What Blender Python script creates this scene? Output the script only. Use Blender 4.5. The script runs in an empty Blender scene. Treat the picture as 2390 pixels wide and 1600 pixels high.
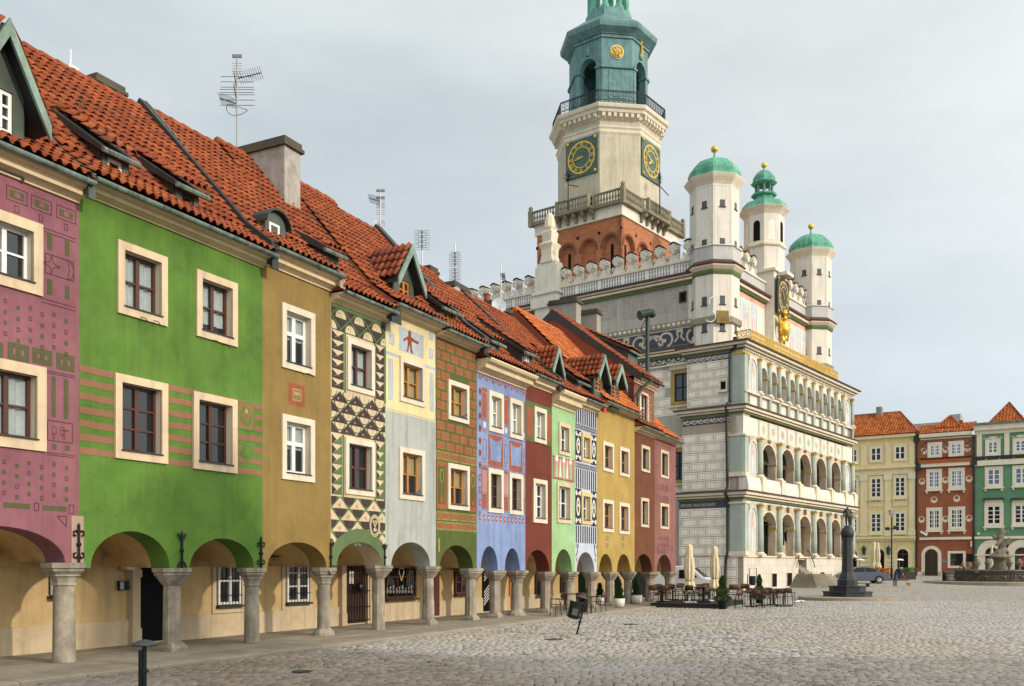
import bpy, math, random
import numpy as np
from mathutils import Vector, Matrix
random.seed(7)
RND = random.Random(11)
scene = bpy.context.scene
COL = scene.collection

# ------------------------------------------------------------------ camera
CAM_H, FPX, CX, HY = 1.65, 2220.0, 1195.0, 1320.0      # survey constants: eye height, focal length and horizon of the photograph
cam_data = bpy.data.cameras.new("camera")
cam = bpy.data.objects.new("camera", cam_data); COL.objects.link(cam)
cam.location = (0, 0, CAM_H); cam.rotation_euler = (math.radians(90), 0, 0)
cam_data.sensor_width = 36.0; cam_data.lens = 36.0 * FPX / 2390.0
cam_data.shift_y = (HY - 800.0) / 2390.0
cam_data.clip_start = 0.1; cam_data.clip_end = 3000
scene.camera = cam

# ------------------------------------------------------------------ light
SUN_AZ, SUN_EL = math.radians(122.0), math.radians(21.0)     # azimuth clockwise from +Y
to_sun = Vector((math.sin(SUN_AZ) * math.cos(SUN_EL), math.cos(SUN_AZ) * math.cos(SUN_EL), math.sin(SUN_EL)))
sd = bpy.data.lights.new("sun", 'SUN'); sd.energy = 2.4; sd.angle = math.radians(1.5); sd.color = (1.0, 0.87, 0.70)
sun = bpy.data.objects.new("sun", sd); COL.objects.link(sun)
sun.rotation_euler = (-to_sun).to_track_quat('-Z', 'Y').to_euler(); sun.location = to_sun * 200

world = bpy.data.worlds.new("World"); scene.world = world; world.use_nodes = True
wn = world.node_tree; wn.nodes.clear()
def wnode(t, **k):
    n = wn.nodes.new(t)
    for a, v in k.items(): setattr(n, a, v)
    return n
w_out = wnode('ShaderNodeOutputWorld'); w_bg = wnode('ShaderNodeBackground')
w_sky = wnode('ShaderNodeTexSky', sky_type='NISHITA', sun_disc=False, sun_elevation=SUN_EL, sun_rotation=SUN_AZ, air_density=1.0, dust_density=2.0)
w_tc = wnode('ShaderNodeTexCoord'); w_map = wnode('ShaderNodeMapping'); w_map.inputs['Scale'].default_value = (1.0, 1.0, 3.2)
w_n1 = wnode('ShaderNodeTexNoise'); w_n1.inputs['Scale'].default_value = 1.7; w_n1.inputs['Detail'].default_value = 7; w_n1.inputs['Roughness'].default_value = 0.55
w_rmp = wnode('ShaderNodeMapRange'); w_rmp.inputs[1].default_value = 0.30; w_rmp.inputs[2].default_value = 0.72; w_rmp.inputs[3].default_value = 0.55; w_rmp.inputs[4].default_value = 1.0
w_mix = wnode('ShaderNodeMix', data_type='RGBA')
w_mix.inputs[7].default_value = (7.3, 7.95, 8.2, 1)      # thin high stratus
wn.links.new(w_tc.outputs['Generated'], w_map.inputs[0]); wn.links.new(w_map.outputs[0], w_n1.inputs['Vector'])
wn.links.new(w_n1.outputs[0], w_rmp.inputs[0]); wn.links.new(w_rmp.outputs[0], w_mix.inputs[0])
wn.links.new(w_sky.outputs[0], w_mix.inputs[6])
w_dot = wnode('ShaderNodeVectorMath', operation='DOT_PRODUCT'); w_dot.inputs[1].default_value = to_sun; wn.links.new(w_tc.outputs['Generated'], w_dot.inputs[0])
w_r = wnode('ShaderNodeMapRange'); w_r.inputs[1].default_value = -1; w_r.inputs[2].default_value = 1; wn.links.new(w_dot.outputs['Value'], w_r.inputs[0])
w_p = wnode('ShaderNodeMath', operation='POWER'); w_p.inputs[1].default_value = 3.0; wn.links.new(w_r.outputs[0], w_p.inputs[0])
w_add = wnode('ShaderNodeMix', data_type='RGBA', blend_type='ADD'); w_add.inputs[7].default_value = (15.0, 13.9, 12.4, 1)      # the haze brightens evenly towards the sun
wn.links.new(w_p.outputs[0], w_add.inputs[0]); wn.links.new(w_mix.outputs[2], w_add.inputs[6]); w_sep = wnode('ShaderNodeSeparateXYZ'); wn.links.new(w_tc.outputs['Generated'], w_sep.inputs[0])
w_el = wnode('ShaderNodeMapRange'); w_el.inputs[1].default_value = 0.0; w_el.inputs[2].default_value = 0.5; wn.links.new(w_sep.outputs[2], w_el.inputs[0])
w_tint = wnode('ShaderNodeMix', data_type='RGBA'); w_tint.inputs[6].default_value = (0.74, 0.79, 0.87, 1); w_tint.inputs[7].default_value = (1.07, 1.07, 1.04, 1); wn.links.new(w_el.outputs[0], w_tint.inputs[0])      # a blue-grey bank low down, whiter overhead
w_mul = wnode('ShaderNodeMix', data_type='RGBA', blend_type='MULTIPLY'); w_mul.inputs[0].default_value = 1; wn.links.new(w_add.outputs[2], w_mul.inputs[6]); wn.links.new(w_tint.outputs[2], w_mul.inputs[7]); wn.links.new(w_mul.outputs[2], w_bg.inputs[0])
w_bg.inputs[1].default_value = 0.10
wn.links.new(w_bg.outputs[0], w_out.inputs[0])

vs = scene.view_settings
scene.display_settings.display_device = 'sRGB'
vs.view_transform = 'Standard'; vs.look = 'None'; vs.exposure = 0.0; vs.gamma = 1.0; vs.use_curve_mapping = False
scene.cycles.max_bounces = 6; scene.cycles.diffuse_bounces = 3; scene.cycles.glossy_bounces = 3; scene.cycles.transparent_max_bounces = 6
scene.cycles.use_denoising = True

# ------------------------------------------------------------------ materials
def lin(r, g, b):
    f = lambda c: (c / 255 / 12.92) if c / 255 <= 0.04045 else ((c / 255 + 0.055) / 1.055) ** 2.4
    return (f(r), f(g), f(b))
MATS = {}
class NT:
    """small helper round a material's node tree"""
    def __init__(s, name):
        s.m = bpy.data.materials.new(name); s.m.use_nodes = True; s.t = s.m.node_tree; s.t.nodes.clear()
        s.out = s.n('ShaderNodeOutputMaterial'); s.bsdf = s.n('ShaderNodeBsdfPrincipled'); s.l(s.bsdf.outputs[0], s.out.inputs[0])
        s.pos = s.n('ShaderNodeNewGeometry')
    def n(s, t, **k):
        n = s.t.nodes.new(t)
        for a, v in k.items(): setattr(n, a, v)
        return n
    def l(s, a, b): s.t.links.new(a, b)
    def noise(s, scale, detail=5, rough=0.6, stretch=None):
        n = s.n('ShaderNodeTexNoise'); n.inputs['Scale'].default_value = scale; n.inputs['Detail'].default_value = detail; n.inputs['Roughness'].default_value = rough
        src = s.pos.outputs['Position']
        if stretch:
            mp = s.n('ShaderNodeMapping'); mp.inputs['Scale'].default_value = stretch; s.l(src, mp.inputs[0]); src = mp.outputs[0]
        s.l(src, n.inputs['Vector']); return n.outputs[0]
    def rng(s, x, a, b, c, d):
        n = s.n('ShaderNodeMapRange'); s.l(x, n.inputs[0])
        for i, v in enumerate((a, b, c, d)): n.inputs[i + 1].default_value = v
        return n.outputs[0]
    def mix(s, fac, a, b, blend='MIX'):
        n = s.n('ShaderNodeMix', data_type='RGBA', blend_type=blend)
        for i, v in ((0, fac), (6, a), (7, b)):
            if isinstance(v, tuple): n.inputs[i].default_value = (*v, 1)
            elif isinstance(v, (int, float)): n.inputs[i].default_value = v
            else: s.l(v, n.inputs[i])
        return n.outputs[2]
    def color(s, x):
        if isinstance(x, tuple): s.bsdf.inputs['Base Color'].default_value = (*x, 1)
        else: s.l(x, s.bsdf.inputs['Base Color'])
    def bump(s, h, strength=0.3, dist=0.01):
        b = s.n('ShaderNodeBump'); b.inputs['Strength'].default_value = strength; b.inputs['Distance'].default_value = dist
        s.l(h, b.inputs['Height']); s.l(b.outputs[0], s.bsdf.inputs['Normal'])
def sc3(c, k): return tuple(min(1.0, v * k) for v in c)
def plaster(name, c, var=0.22, rough=0.9, grime=0.25, streak=0.15, scale=1.0, tint=None, gth=.55, crack=False):
    if name in MATS: return MATS[name]
    s = NT(name)
    a = s.noise(0.9 * scale, 9, 0.68); b = s.noise(5.0 * scale, 6, 0.65); d = s.noise(1.0, 5, 0.6, (4.5, 4.5, 0.35)); fine = s.noise(45, 4, 0.7)
    col = s.mix(s.rng(a, 0.36, 0.64, 0, 1), sc3(c, 1 - var), sc3(c, 1 + var))
    col = s.mix(s.rng(s.noise(.33, 7, .62), .53, .57, 0, .3), col, sc3(c, 1 + .9 * var))
    if tint: col = s.mix(s.rng(s.noise(0.6, 6, 0.7), 0.5, 0.7, 0, 0.55), col, tint)
    col = s.mix(s.rng(b, 0.35, 0.75, 0, 0.35), col, sc3(c, 1 + 1.3 * var))
    grey = (c[0] * .45 + .02, c[1] * .45 + .02, c[2] * .45 + .018)
    col = s.mix(s.rng(d, 0.48, 0.72, 0, streak * 1.5), col, grey)
    col = s.mix(s.rng(s.noise(2.3, 8, 0.7), gth, gth + .22, 0, grime), col, grey)
    col = s.mix(s.rng(fine, 0.3, 0.7, 0, 0.12), col, sc3(c, 0.6))
    if crack:
        vo = s.n('ShaderNodeTexVoronoi', feature='DISTANCE_TO_EDGE'); vo.inputs['Scale'].default_value = 1.1; dv = s.n('ShaderNodeVectorMath', operation='ADD'); nn = s.n('ShaderNodeTexNoise'); nn.inputs['Scale'].default_value = 3; s.l(s.pos.outputs['Position'], nn.inputs['Vector']); s.l(nn.outputs[1], dv.inputs[0]); s.l(s.pos.outputs['Position'], dv.inputs[1]); s.l(dv.outputs[0], vo.inputs['Vector'])
        mk = s.n('ShaderNodeMath', operation='MULTIPLY'); s.l(s.rng(vo.outputs['Distance'], 0, .012, .5, 0), mk.inputs[0]); s.l(s.rng(s.noise(.7, 3, .5), .5, .6, 0, 1), mk.inputs[1]); col = s.mix(mk.outputs[0], col, grey)
        col = s.mix(s.rng(s.noise(1, 6, .7, (9, 9, .22)), .52, .7, 0, .28), col, grey); col = s.mix(s.rng(s.noise(1, 5, .7, (6, 6, .18)), .56, .74, 0, .3), col, sc3(c, 1.5))
    s.color(col); s.bsdf.inputs['Roughness'].default_value = rough; s.bsdf.inputs['Specular IOR Level'].default_value = 0.25
    s.bump(s.mix(0.5, b, fine), 0.25, 0.012)
    MATS[name] = s.m; return s.m
def simple(name, c, rough=0.6, metal=0.0, var=0.12, nscale=6.0, spec=0.4, bump=0.0, bscale=40, grime=0.0, grimec=(.03, .03, .025)):
    if name in MATS: return MATS[name]
    s = NT(name); a = s.noise(nscale, 6, 0.65)
    col = s.mix(s.rng(a, 0.3, 0.7, 0, 1), sc3(c, 1 - var), sc3(c, 1 + var))
    if grime: col = s.mix(s.rng(s.noise(nscale * .6, 8, 0.75), 0.45, 0.7, 0, grime), col, grimec)
    s.color(col)
    s.bsdf.inputs['Roughness'].default_value = rough; s.bsdf.inputs['Metallic'].default_value = metal; s.bsdf.inputs['Specular IOR Level'].default_value = spec
    if bump: s.bump(s.noise(bscale, 4, 0.6), bump, 0.01)
    MATS[name] = s.m; return s.m
def tile_mat(name, c, dark=0.35, mossy=0.15):
    if name in MATS: return MATS[name]
    s = NT(name)
    oi = s.n('ShaderNodeObjectInfo'); m = s.n('ShaderNodeMath', operation='ADD'); fr = s.n('ShaderNodeMath', operation='FRACT')
    s.l(oi.outputs['Random'], m.inputs[0]); s.l(s.pos.outputs['Random Per Island'], m.inputs[1]); s.l(m.outputs[0], fr.inputs[0])
    cr = s.n('ShaderNodeValToRGB'); e = cr.color_ramp.elements
    e[0].position = 0; e[0].color = (*sc3(c, 0.62), 1); e[1].position = 1; e[1].color = (*sc3(c, 1.25), 1)
    for p, k in ((0.25, (c[0] * .85, c[1] * .8, c[2] * .85)), (0.6, c), (0.8, (c[0] * 1.1, c[1] * 1.35, c[2] * 1.4))):
        x = cr.color_ramp.elements.new(p); x.color = (*k, 1)
    s.l(fr.outputs[0], cr.inputs[0])
    col = s.mix(s.rng(s.noise(7, 6, 0.7), 0.4, 0.75, 0, dark), cr.outputs[0], (0.06, 0.03, 0.02))
    col = s.mix(s.rng(s.noise(1.1, 7, 0.75), 0.52, 0.75, 0, mossy * 2.2), col, (0.05, 0.045, 0.03))
    s.color(col); s.bsdf.inputs['Roughness'].default_value = 0.8; s.bsdf.inputs['Specular IOR Level'].default_value = 0.3
    s.bump(s.noise(30, 4, 0.6), 0.25, 0.01)
    MATS[name] = s.m; return s.m
def copper_mat(name, c, dark=(0.03, 0.06, 0.055), k=0.6):
    if name in MATS: return MATS[name]
    s = NT(name)
    col = s.mix(s.rng(s.noise(1.2, 8, 0.7), 0.35, 0.65, 0, 1), sc3(c, 0.72), sc3(c, 1.25))
    col = s.mix(s.rng(s.noise(1.6, 6, 0.65, (3, 3, 0.25)), 0.46, 0.74, 0, k), col, dark)
    col = s.mix(s.rng(s.noise(9, 5, 0.7), 0.5, 0.75, 0, 0.35), col, (c[0] * 1.9 + .05, c[1] * 1.5, c[2] * 1.4))
    s.color(col); s.bsdf.inputs['Roughness'].default_value = 0.62; s.bsdf.inputs['Specular IOR Level'].default_value = 0.35
    s.bump(s.noise(12, 4, 0.6), 0.2, 0.01)
    MATS[name] = s.m; return s.m
def glass_mat(name, tint=(0.02, 0.025, 0.03), mixf=0.5, rough=0.03):
    if name in MATS: return MATS[name]
    s = NT(name); s.color(tint); s.bsdf.inputs['Roughness'].default_value = rough; s.bsdf.inputs['Specular IOR Level'].default_value = 0.9
    tr = s.n('ShaderNodeBsdfTransparent'); tr.inputs[0].default_value = (0.85, 0.9, 0.9, 1)
    mx = s.n('ShaderNodeMixShader'); mx.inputs[0].default_value = mixf
    s.bump(s.noise(1.3, 2, 0.4), 0.05, 0.05)
    s.l(tr.outputs[0], mx.inputs[1]); s.l(s.bsdf.outputs[0], mx.inputs[2]); s.l(mx.outputs[0], s.out.inputs[0])
    MATS[name] = s.m; return s.m
def brick_mat(name):
    if name in MATS: return MATS[name]
    s = NT(name)
    tc = s.n('ShaderNodeTexCoord'); br = s.n('ShaderNodeTexBrick')
    s.l(tc.outputs['UV'], br.inputs['Vector'])
    br.inputs['Color1'].default_value = (0.46, 0.165, 0.062, 1); br.inputs['Color2'].default_value = (0.33, 0.105, 0.045, 1); br.inputs['Mortar'].default_value = (0.22, 0.15, 0.10, 1)
    br.inputs['Scale'].default_value = 1.0; br.inputs['Mortar Size'].default_value = 0.012; br.inputs['Brick Width'].default_value = 0.42; br.inputs['Row Height'].default_value = 0.155; br.inputs['Bias'].default_value = -0.2
    col = s.mix(s.rng(s.noise(0.8, 8, 0.75), 0.45, 0.75, 0, 0.4), br.outputs[0], (0.20, 0.065, 0.035))
    col = s.mix(s.rng(s.noise(3.0, 8, 0.7), 0.62, 0.75, 0, 0.6), col, (0.05, 0.045, 0.04))
    s.color(col); s.bsdf.inputs['Roughness'].default_value = 0.9
    s.bump(br.outputs['Fac'], -0.4, 0.02)
    MATS[name] = s.m; return s.m

# ------------------------------------------------------------------ frames (a wall line on the ground: u along it, w out of it, z up)
class Frame:
    def __init__(s, x, y, dx, dy):
        L = math.hypot(dx, dy); s.o = (x, y); s.d = (dx / L, dy / L); s.nrm = (dy / L, -dx / L)
    def P(s, u, w, z): return (s.o[0] + s.d[0] * u + s.nrm[0] * w, s.o[1] + s.d[1] * u + s.nrm[1] * w, z)
    def hit(s, px, py, w=0.0):
        """where the sight line through a photo point meets the plane w: (u, z)"""
        kx = (px - CX) / FPX; ox, oy = s.o[0] + s.nrm[0] * w, s.o[1] + s.nrm[1] * w
        u = (kx * oy - ox) / (s.d[0] - kx * s.d[1])
        return u, CAM_H + (HY - py) / FPX * (oy + s.d[1] * u)
    def U(s, px, w=0.0): return s.hit(px, HY, w)[0]
    def Z(s, px, py, w=0.0): return s.hit(px, py, w)[1]
    def yaw(s): return math.atan2(s.d[1], s.d[0])
    def shifted(s, u, w):
        p = s.P(u, w, 0); return Frame(p[0], p[1], *s.d)
def ground_pt(px, py, z=-0.06):
    Y = FPX * (CAM_H - z) / (py - HY); return ((px - CX) / FPX * Y, Y)
WORLD = Frame(0, 0, 1, 0)      # u = x, w = -y

# ------------------------------------------------------------------ mesh builder
class MB:
    def __init__(s): s.v = []; s.f = []; s.smooth = False
    def add(s, pts, faces):
        b = len(s.v); s.v += [tuple(p) for p in pts]; s.f += [tuple(i + b for i in f) for f in faces]; return s
    def poly(s, pts): return s.add(pts, [tuple(range(len(pts)))])
    def box(s, fr, u0, u1, w0, w1, z0, z1):
        P = fr.P
        return s.add([P(u0, w0, z0), P(u1, w0, z0), P(u1, w1, z0), P(u0, w1, z0), P(u0, w0, z1), P(u1, w0, z1), P(u1, w1, z1), P(u0, w1, z1)],
                     [(0, 1, 2, 3), (7, 6, 5, 4), (0, 4, 5, 1), (1, 5, 6, 2), (2, 6, 7, 3), (3, 7, 4, 0)])
    def rect(s, fr, u0, u1, z0, z1, w):
        P = fr.P; return s.poly([P(u0, w, z0), P(u1, w, z0), P(u1, w, z1), P(u0, w, z1)])
    def extr_u(s, fr, prof, u0, u1, caps=True):
        """profile [(w,z)...] (closed) run along u"""
        n = len(prof); P = fr.P
        a = [P(u0, w, z) for w, z in prof] + [P(u1, w, z) for w, z in prof]
        f = [(i, (i + 1) % n, n + (i + 1) % n, n + i) for i in range(n)]
        if caps: f += [tuple(range(n))[::-1], tuple(range(n, 2 * n))]
        return s.add(a, f)
    def extr_w(s, fr, prof, w0, w1, caps=True):
        """outline [(u,z)...] (closed) run from w0 to w1"""
        n = len(prof); P = fr.P
        a = [P(u, w0, z) for u, z in prof] + [P(u, w1, z) for u, z in prof]
        f = [(i, (i + 1) % n, n + (i + 1) % n, n + i) for i in range(n)]
        if caps: f += [tuple(range(n))[::-1], tuple(range(n, 2 * n))]
        return s.add(a, f)
    def lathe(s, c, prof, n=16, rot=0.0, cap=True, sx=1.0, sy=1.0):
        """prof [(r,z)...] about the vertical through c (x,y,z0)"""
        k = len(prof); pts = []
        for r, z in prof:
            for i in range(n):
                a = rot + 2 * math.pi * i / n; pts.append((c[0] + r * math.cos(a) * sx, c[1] + r * math.sin(a) * sy, c[2] + z))
        f = [(j * n + i, j * n + (i + 1) % n, (j + 1) * n + (i + 1) % n, (j + 1) * n + i) for j in range(k - 1) for i in range(n)]
        if cap: f += [tuple(range(n))[::-1], tuple(range((k - 1) * n, k * n))]
        return s.add(pts, f)
    def tube(s, pts, r, n=6, cap=True):
        """round bar through points; r a number or a list"""
        pts = [Vector(p) for p in pts]; rs = r if isinstance(r, (list, tuple)) else [r] * len(pts); out = []
        for i, p in enumerate(pts):
            t = (pts[min(i + 1, len(pts) - 1)] - pts[max(i - 1, 0)]).normalized()
            ref = Vector((0, 0, 1)) if abs(t.z) < 0.9 else Vector((1, 0, 0))
            a = t.cross(ref).normalized(); b = t.cross(a)
            out += [tuple(p + (a * math.cos(2 * math.pi * k / n) + b * math.sin(2 * math.pi * k / n)) * rs[i]) for k in range(n)]
        f = [(j * n + i, j * n + (i + 1) % n, (j + 1) * n + (i + 1) % n, (j + 1) * n + i) for j in range(len(pts) - 1) for i in range(n)]
        if cap: f += [tuple(range(n))[::-1], tuple(range((len(pts) - 1) * n, len(pts) * n))]
        return s.add(out, f)
    def ball(s, c, r, n=12, m=8, sx=1, sy=1, sz=1):
        prof = [(max(1e-4, r * math.sin(math.pi * j / m)), -r * math.cos(math.pi * j / m) * sz) for j in range(m + 1)]
        return s.lathe(c, prof, n, sx=sx, sy=sy, cap=False)
    def build(s, name, mat, parent=None, smooth=None, fix=True, origin=None):
        me = bpy.data.meshes.new(name)
        if origin is None:
            if parent is not None: origin = wloc(parent)
            elif s.v:
                A = np.array(s.v); lo, hi = A.min(0), A.max(0); origin = ((lo[0] + hi[0]) / 2, (lo[1] + hi[1]) / 2, lo[2])
            else: origin = (0, 0, 0)
        A = np.array(s.v, dtype=float).reshape(-1, 3) - np.array(origin)
        me.from_pydata(A.tolist(), [], s.f)
        if fix and len(s.f) < 60000:
            import bmesh
            bm = bmesh.new(); bm.from_mesh(me); bmesh.ops.recalc_face_normals(bm, faces=bm.faces); bm.to_mesh(me); bm.free()
        if mat is not None:
            for m in (mat if isinstance(mat, (list, tuple)) else [mat]): me.materials.append(m)
        if smooth or s.smooth:
            me.polygons.foreach_set('use_smooth', [True] * len(me.polygons))
        o = bpy.data.objects.new(name, me); COL.objects.link(o)
        if parent is not None:
            o.parent = parent
            pl = wloc(parent); o.location = tuple(origin[i] - pl[i] for i in range(3))
        else: o.location = origin
        WLOC[o.name] = tuple(origin)
        return o
WLOC = {}
def wloc(o): return WLOC.get(o.name, tuple(o.location))
def smooth_angle(o, deg=40):
    o.data.polygons.foreach_set('use_smooth', [True] * len(o.data.polygons))
    try: o.data.set_sharp_from_angle(angle=math.radians(deg))
    except Exception: pass
    return o
def empty(name, loc, label=None, cat=None, group=None, kind=None):
    o = bpy.data.objects.new(name, None); COL.objects.link(o); o.location = loc; o.empty_display_size = 0.2
    WLOC[o.name] = tuple(loc); return tag(o, label, cat, group, kind)
def tag(o, label=None, cat=None, group=None, kind=None):
    for k, v in (('label', label), ('category', cat), ('group', group), ('kind', kind)):
        if v: o[k] = v
    return o
def copy_tree(o, parent=None):
    c = o.copy(); COL.objects.link(c); c.parent = parent
    for ch in [x for x in o.children]: copy_tree(ch, c)
    return c
def put(o, x, y, z, rz=0.0, s=1.0):
    o.location = (x, y, z); o.rotation_euler = (0, 0, rz); o.scale = (s, s, s); return o
def inst(name, mesh, parent, M):
    """one more object on shared mesh data, world matrix M, under an unrotated parent"""
    o = bpy.data.objects.new(name, mesh); COL.objects.link(o); o.parent = parent
    pl = wloc(parent); M = M.copy(); M.translation = M.translation - Vector(pl); o.matrix_local = M; return o
def text_mesh(txt, size, align='LEFT', extrude=0.0):
    cu = bpy.data.curves.new("lettering", 'FONT'); cu.body = txt; cu.size = size; cu.align_x = align; cu.extrude = extrude; cu.resolution_u = 2
    ob = bpy.data.objects.new("lettering", cu); COL.objects.link(ob)
    dg = bpy.context.evaluated_depsgraph_get(); me = bpy.data.meshes.new_from_object(ob.evaluated_get(dg))
    bpy.data.objects.remove(ob); bpy.data.curves.remove(cu); return me
def text_on(fr, txt, u, z, w, size, mat, parent, name="lettering", align='LEFT', sx=1.0):
    me = text_mesh(txt, size, align); me.materials.clear(); me.materials.append(mat)
    R = Matrix(((fr.d[0] * sx, 0, fr.nrm[0], 0), (fr.d[1] * sx, 0, fr.nrm[1], 0), (0, 1, 0, 0), (0, 0, 0, 1)))
    R.translation = Vector(fr.P(u, w, z)); me.name = name
    return inst(name, me, parent, R)
# common materials
M_STONE = plaster('pillar_stone', (0.33, 0.29, 0.23), var=0.3, grime=0.85, streak=0.7, scale=2.5, gth=.44)
M_CREAM = plaster('cream_moulding', (0.66, 0.53, 0.34), var=0.10, grime=0.18, streak=0.2)
M_SURR = plaster('stone_surround', (0.60, 0.475, 0.32), var=0.16, grime=0.25, streak=0.3)
M_SURR_W = plaster('pale_surround', (0.66, 0.58, 0.46), var=0.1, grime=0.2, streak=0.25)
M_ARCADE = plaster('arcade_plaster', (0.53, 0.385, 0.19), var=0.16, grime=0.35, streak=0.3)
M_ARC_LOW = plaster('arcade_plinth', (0.52, 0.42, 0.28), var=0.16, grime=0.45, streak=0.3)
M_DARKMET = simple('dark_sheet_metal', (0.030, 0.031, 0.030), 0.5, 0.2, 0.35, 2.0, grime=0.3, grimec=(0.06, 0.07, 0.065))
M_COPPER = copper_mat('weathered_gutter_copper', (0.15, 0.21, 0.18), (0.025, 0.03, 0.027), 1.2)
M_GREENMET = simple('grey_green_sheet', (0.075, 0.095, 0.078), 0.55, 0.1, 0.3, 2.0, grime=0.4)
M_IRON = simple('black_iron', (0.012, 0.012, 0.013), 0.45, 0.5, 0.3)
M_TILE = tile_mat('clay_tile', (0.32, 0.070, 0.019), 0.75, 0.40)
M_TILE_B = tile_mat('bright_clay_tile', (0.50, 0.135, 0.033), 0.25, 0.06)
M_TILE_D = tile_mat('dark_clay_tile', (0.30, 0.075, 0.035), 0.6, 0.3)
M_WHITE = simple('white_window_paint', (0.75, 0.75, 0.72), 0.45, 0, 0.06)
M_BROWN = simple('brown_window_paint', (0.075, 0.028, 0.015), 0.45, 0, 0.15)
M_ORANGE = simple('varnished_window_wood', (0.42, 0.17, 0.03), 0.4, 0, 0.2)
M_GLASS = glass_mat('window_glass', (0.06, 0.07, 0.08), 0.30)
M_GLASS_D = glass_mat('dark_window_glass', (0.015, 0.018, 0.02), 0.8)
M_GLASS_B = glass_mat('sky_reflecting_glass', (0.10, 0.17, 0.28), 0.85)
M_ROOM = simple('dark_room', (0.010, 0.009, 0.008), 0.9, spec=.08)  # near-black sheet colour in place of the shade in unlit rooms and openings
M_CURT = simple('curtain', (0.78, 0.80, 0.80), 0.9, 0, 0.12, 9)
M_BLIND = simple('yellow_blind', (0.68, 0.56, 0.26), 0.8, 0, 0.06)
# =================================================================== the row of merchants' houses
y0_ = FPX * 1.65 / 226.5; y1_ = FPX * 1.65 / 90.0
ROW = Frame(-1030 / FPX * y0_, y0_, 271 / FPX * y1_ + 1030 / FPX * y0_, y1_ - y0_)
RIDGE_W, EAVE_W, ARC_W = -3.6, 0.36, -2.1

def tile_mesh(tw, tl, mat, lift=0.052, n=6):
    """one S-shaped pantile lying in its x (across) y (up the slope) plane"""
    prof = [(0, 0.0), (tw * .14, .044), (tw * .34, .066), (tw * .54, .044), (tw * .72, .004), (tw * .90, -.010), (tw * 1.06, .004)]
    mb = MB(); m = len(prof)
    lo = [(x, 0, z + lift) for x, z in prof]; hi = [(x, tl * 1.14, z + .006) for x, z in prof]; lip = [(x, 0, z + lift - .013) for x, z in prof]
    mb.add(lo + hi + lip, [(i, i + 1, m + i + 1, m + i) for i in range(m - 1)] + [(2 * m + i, 2 * m + i + 1, i + 1, i) for i in range(m - 1)])
    me = bpy.data.meshes.new('tile'); me.from_pydata(mb.v, [], mb.f); me.materials.append(mat)
    me.polygons.foreach_set('use_smooth', [i < m - 1 for i in range(len(me.polygons))])
    return me, np.array(mb.v), mb.f
_TM = {}
def tile_field(fr, root, roof, u0, u1, prof, mat, n_obj, tw=0.19, tl=0.265, rng=random.Random(3), skip=None):
    """pantiles over a slope whose section is prof [(w,z)...] from the eave up; n_obj of them single objects, the rest one mesh"""
    key = (mat.name, tw, tl)
    if key not in _TM: _TM[key] = tile_mesh(tw, tl, mat)
    me, V, Fc = _TM[key]
    segs = []; tot = 0
    for (wa, za), (wb, zb) in zip(prof, prof[1:]):
        L = math.hypot(wb - wa, zb - za); segs.append((tot, L, wa, za, (wb - wa) / L, (zb - za) / L)); tot += L
    rows = int(tot / tl); tl2 = tot / rows; cols = max(1, int(round((u1 - u0) / tw))); tw2 = (u1 - u0) / cols
    sx, sy = tw2 / tw, tl2 / tl
    U = Vector((*fr.d, 0)); todo = []
    for r in range(rows):
        s = r * tl2
        sg = [g for g in segs if g[0] <= s + 1e-6][-1]; t = s - sg[0]
        w, z = sg[2] + sg[4] * t, sg[3] + sg[5] * t
        up = Vector((fr.nrm[0] * sg[4], fr.nrm[1] * sg[4], sg[5])); N = U.cross(up)
        if N.z < 0: N = -N
        for c in range(cols):
            u = u0 + c * tw2
            if skip and skip(u + tw2 / 2, w): continue
            p = Vector(fr.P(u + rng.uniform(-.005, .005), w, z)) + N * (0.02 + rng.uniform(0, .009) + .014 * (1 + math.sin(u * .9 + r * .35))) + up * rng.uniform(-.012, .012)
            a = rng.uniform(-.015, .015)
            U2 = (U + up * a).normalized(); up2 = (up - U * a).normalized()
            todo.append((p, U2 * sx, up2 * sy, N))
    todo.sort(key=lambda q: q[0].y)
    for p, a, b, c in todo[:n_obj]:
        M = Matrix(((a.x, b.x, c.x, p.x), (a.y, b.y, c.y, p.y), (a.z, b.z, c.z, p.z), (0, 0, 0, 1)))
        inst('tile', me, roof, M)
    rest = todo[n_obj:]
    if rest:
        vs_, fs_ = [], []; F_ = np.array(Fc); nv = len(V)
        for i, (p, a, b, c) in enumerate(rest):
            vs_.append(V[:, :1] * np.array(a) + V[:, 1:2] * np.array(b) + V[:, 2:3] * np.array(c) + np.array(p)); fs_.append(F_ + i * nv)
        mb = MB(); mb.v = np.concatenate(vs_); mb.f = [tuple(f) for f in np.concatenate(fs_).tolist()]
        o = mb.build('tile_courses', mat, roof, fix=False)
        k = len(Fc) // 2
        o.data.polygons.foreach_set('use_smooth', [(i % len(Fc)) < k for i in range(len(o.data.polygons))])
        o['kind'] = 'stuff'

def ring(mb, fr, u0, u1, z0, z1, t, wa, wb):
    mb.box(fr, u0, u0 + t, wa, wb, z0, z1); mb.box(fr, u1 - t, u1, wa, wb, z0, z1)
    mb.box(fr, u0 + t, u1 - t, wa, wb, z1 - t, z1); mb.box(fr, u0 + t, u1 - t, wa, wb, z0, z0 + t)
def ringf(mb, fr, u0, u1, z0, z1, t, w, t2=None):
    t2 = t2 or t
    mb.rect(fr, u0, u0 + t, z0, z1, w); mb.rect(fr, u1 - t, u1, z0, z1, w); mb.rect(fr, u0 + t, u1 - t, z1 - t2, z1, w); mb.rect(fr, u0 + t, u1 - t, z0, z0 + t2, w)

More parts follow.
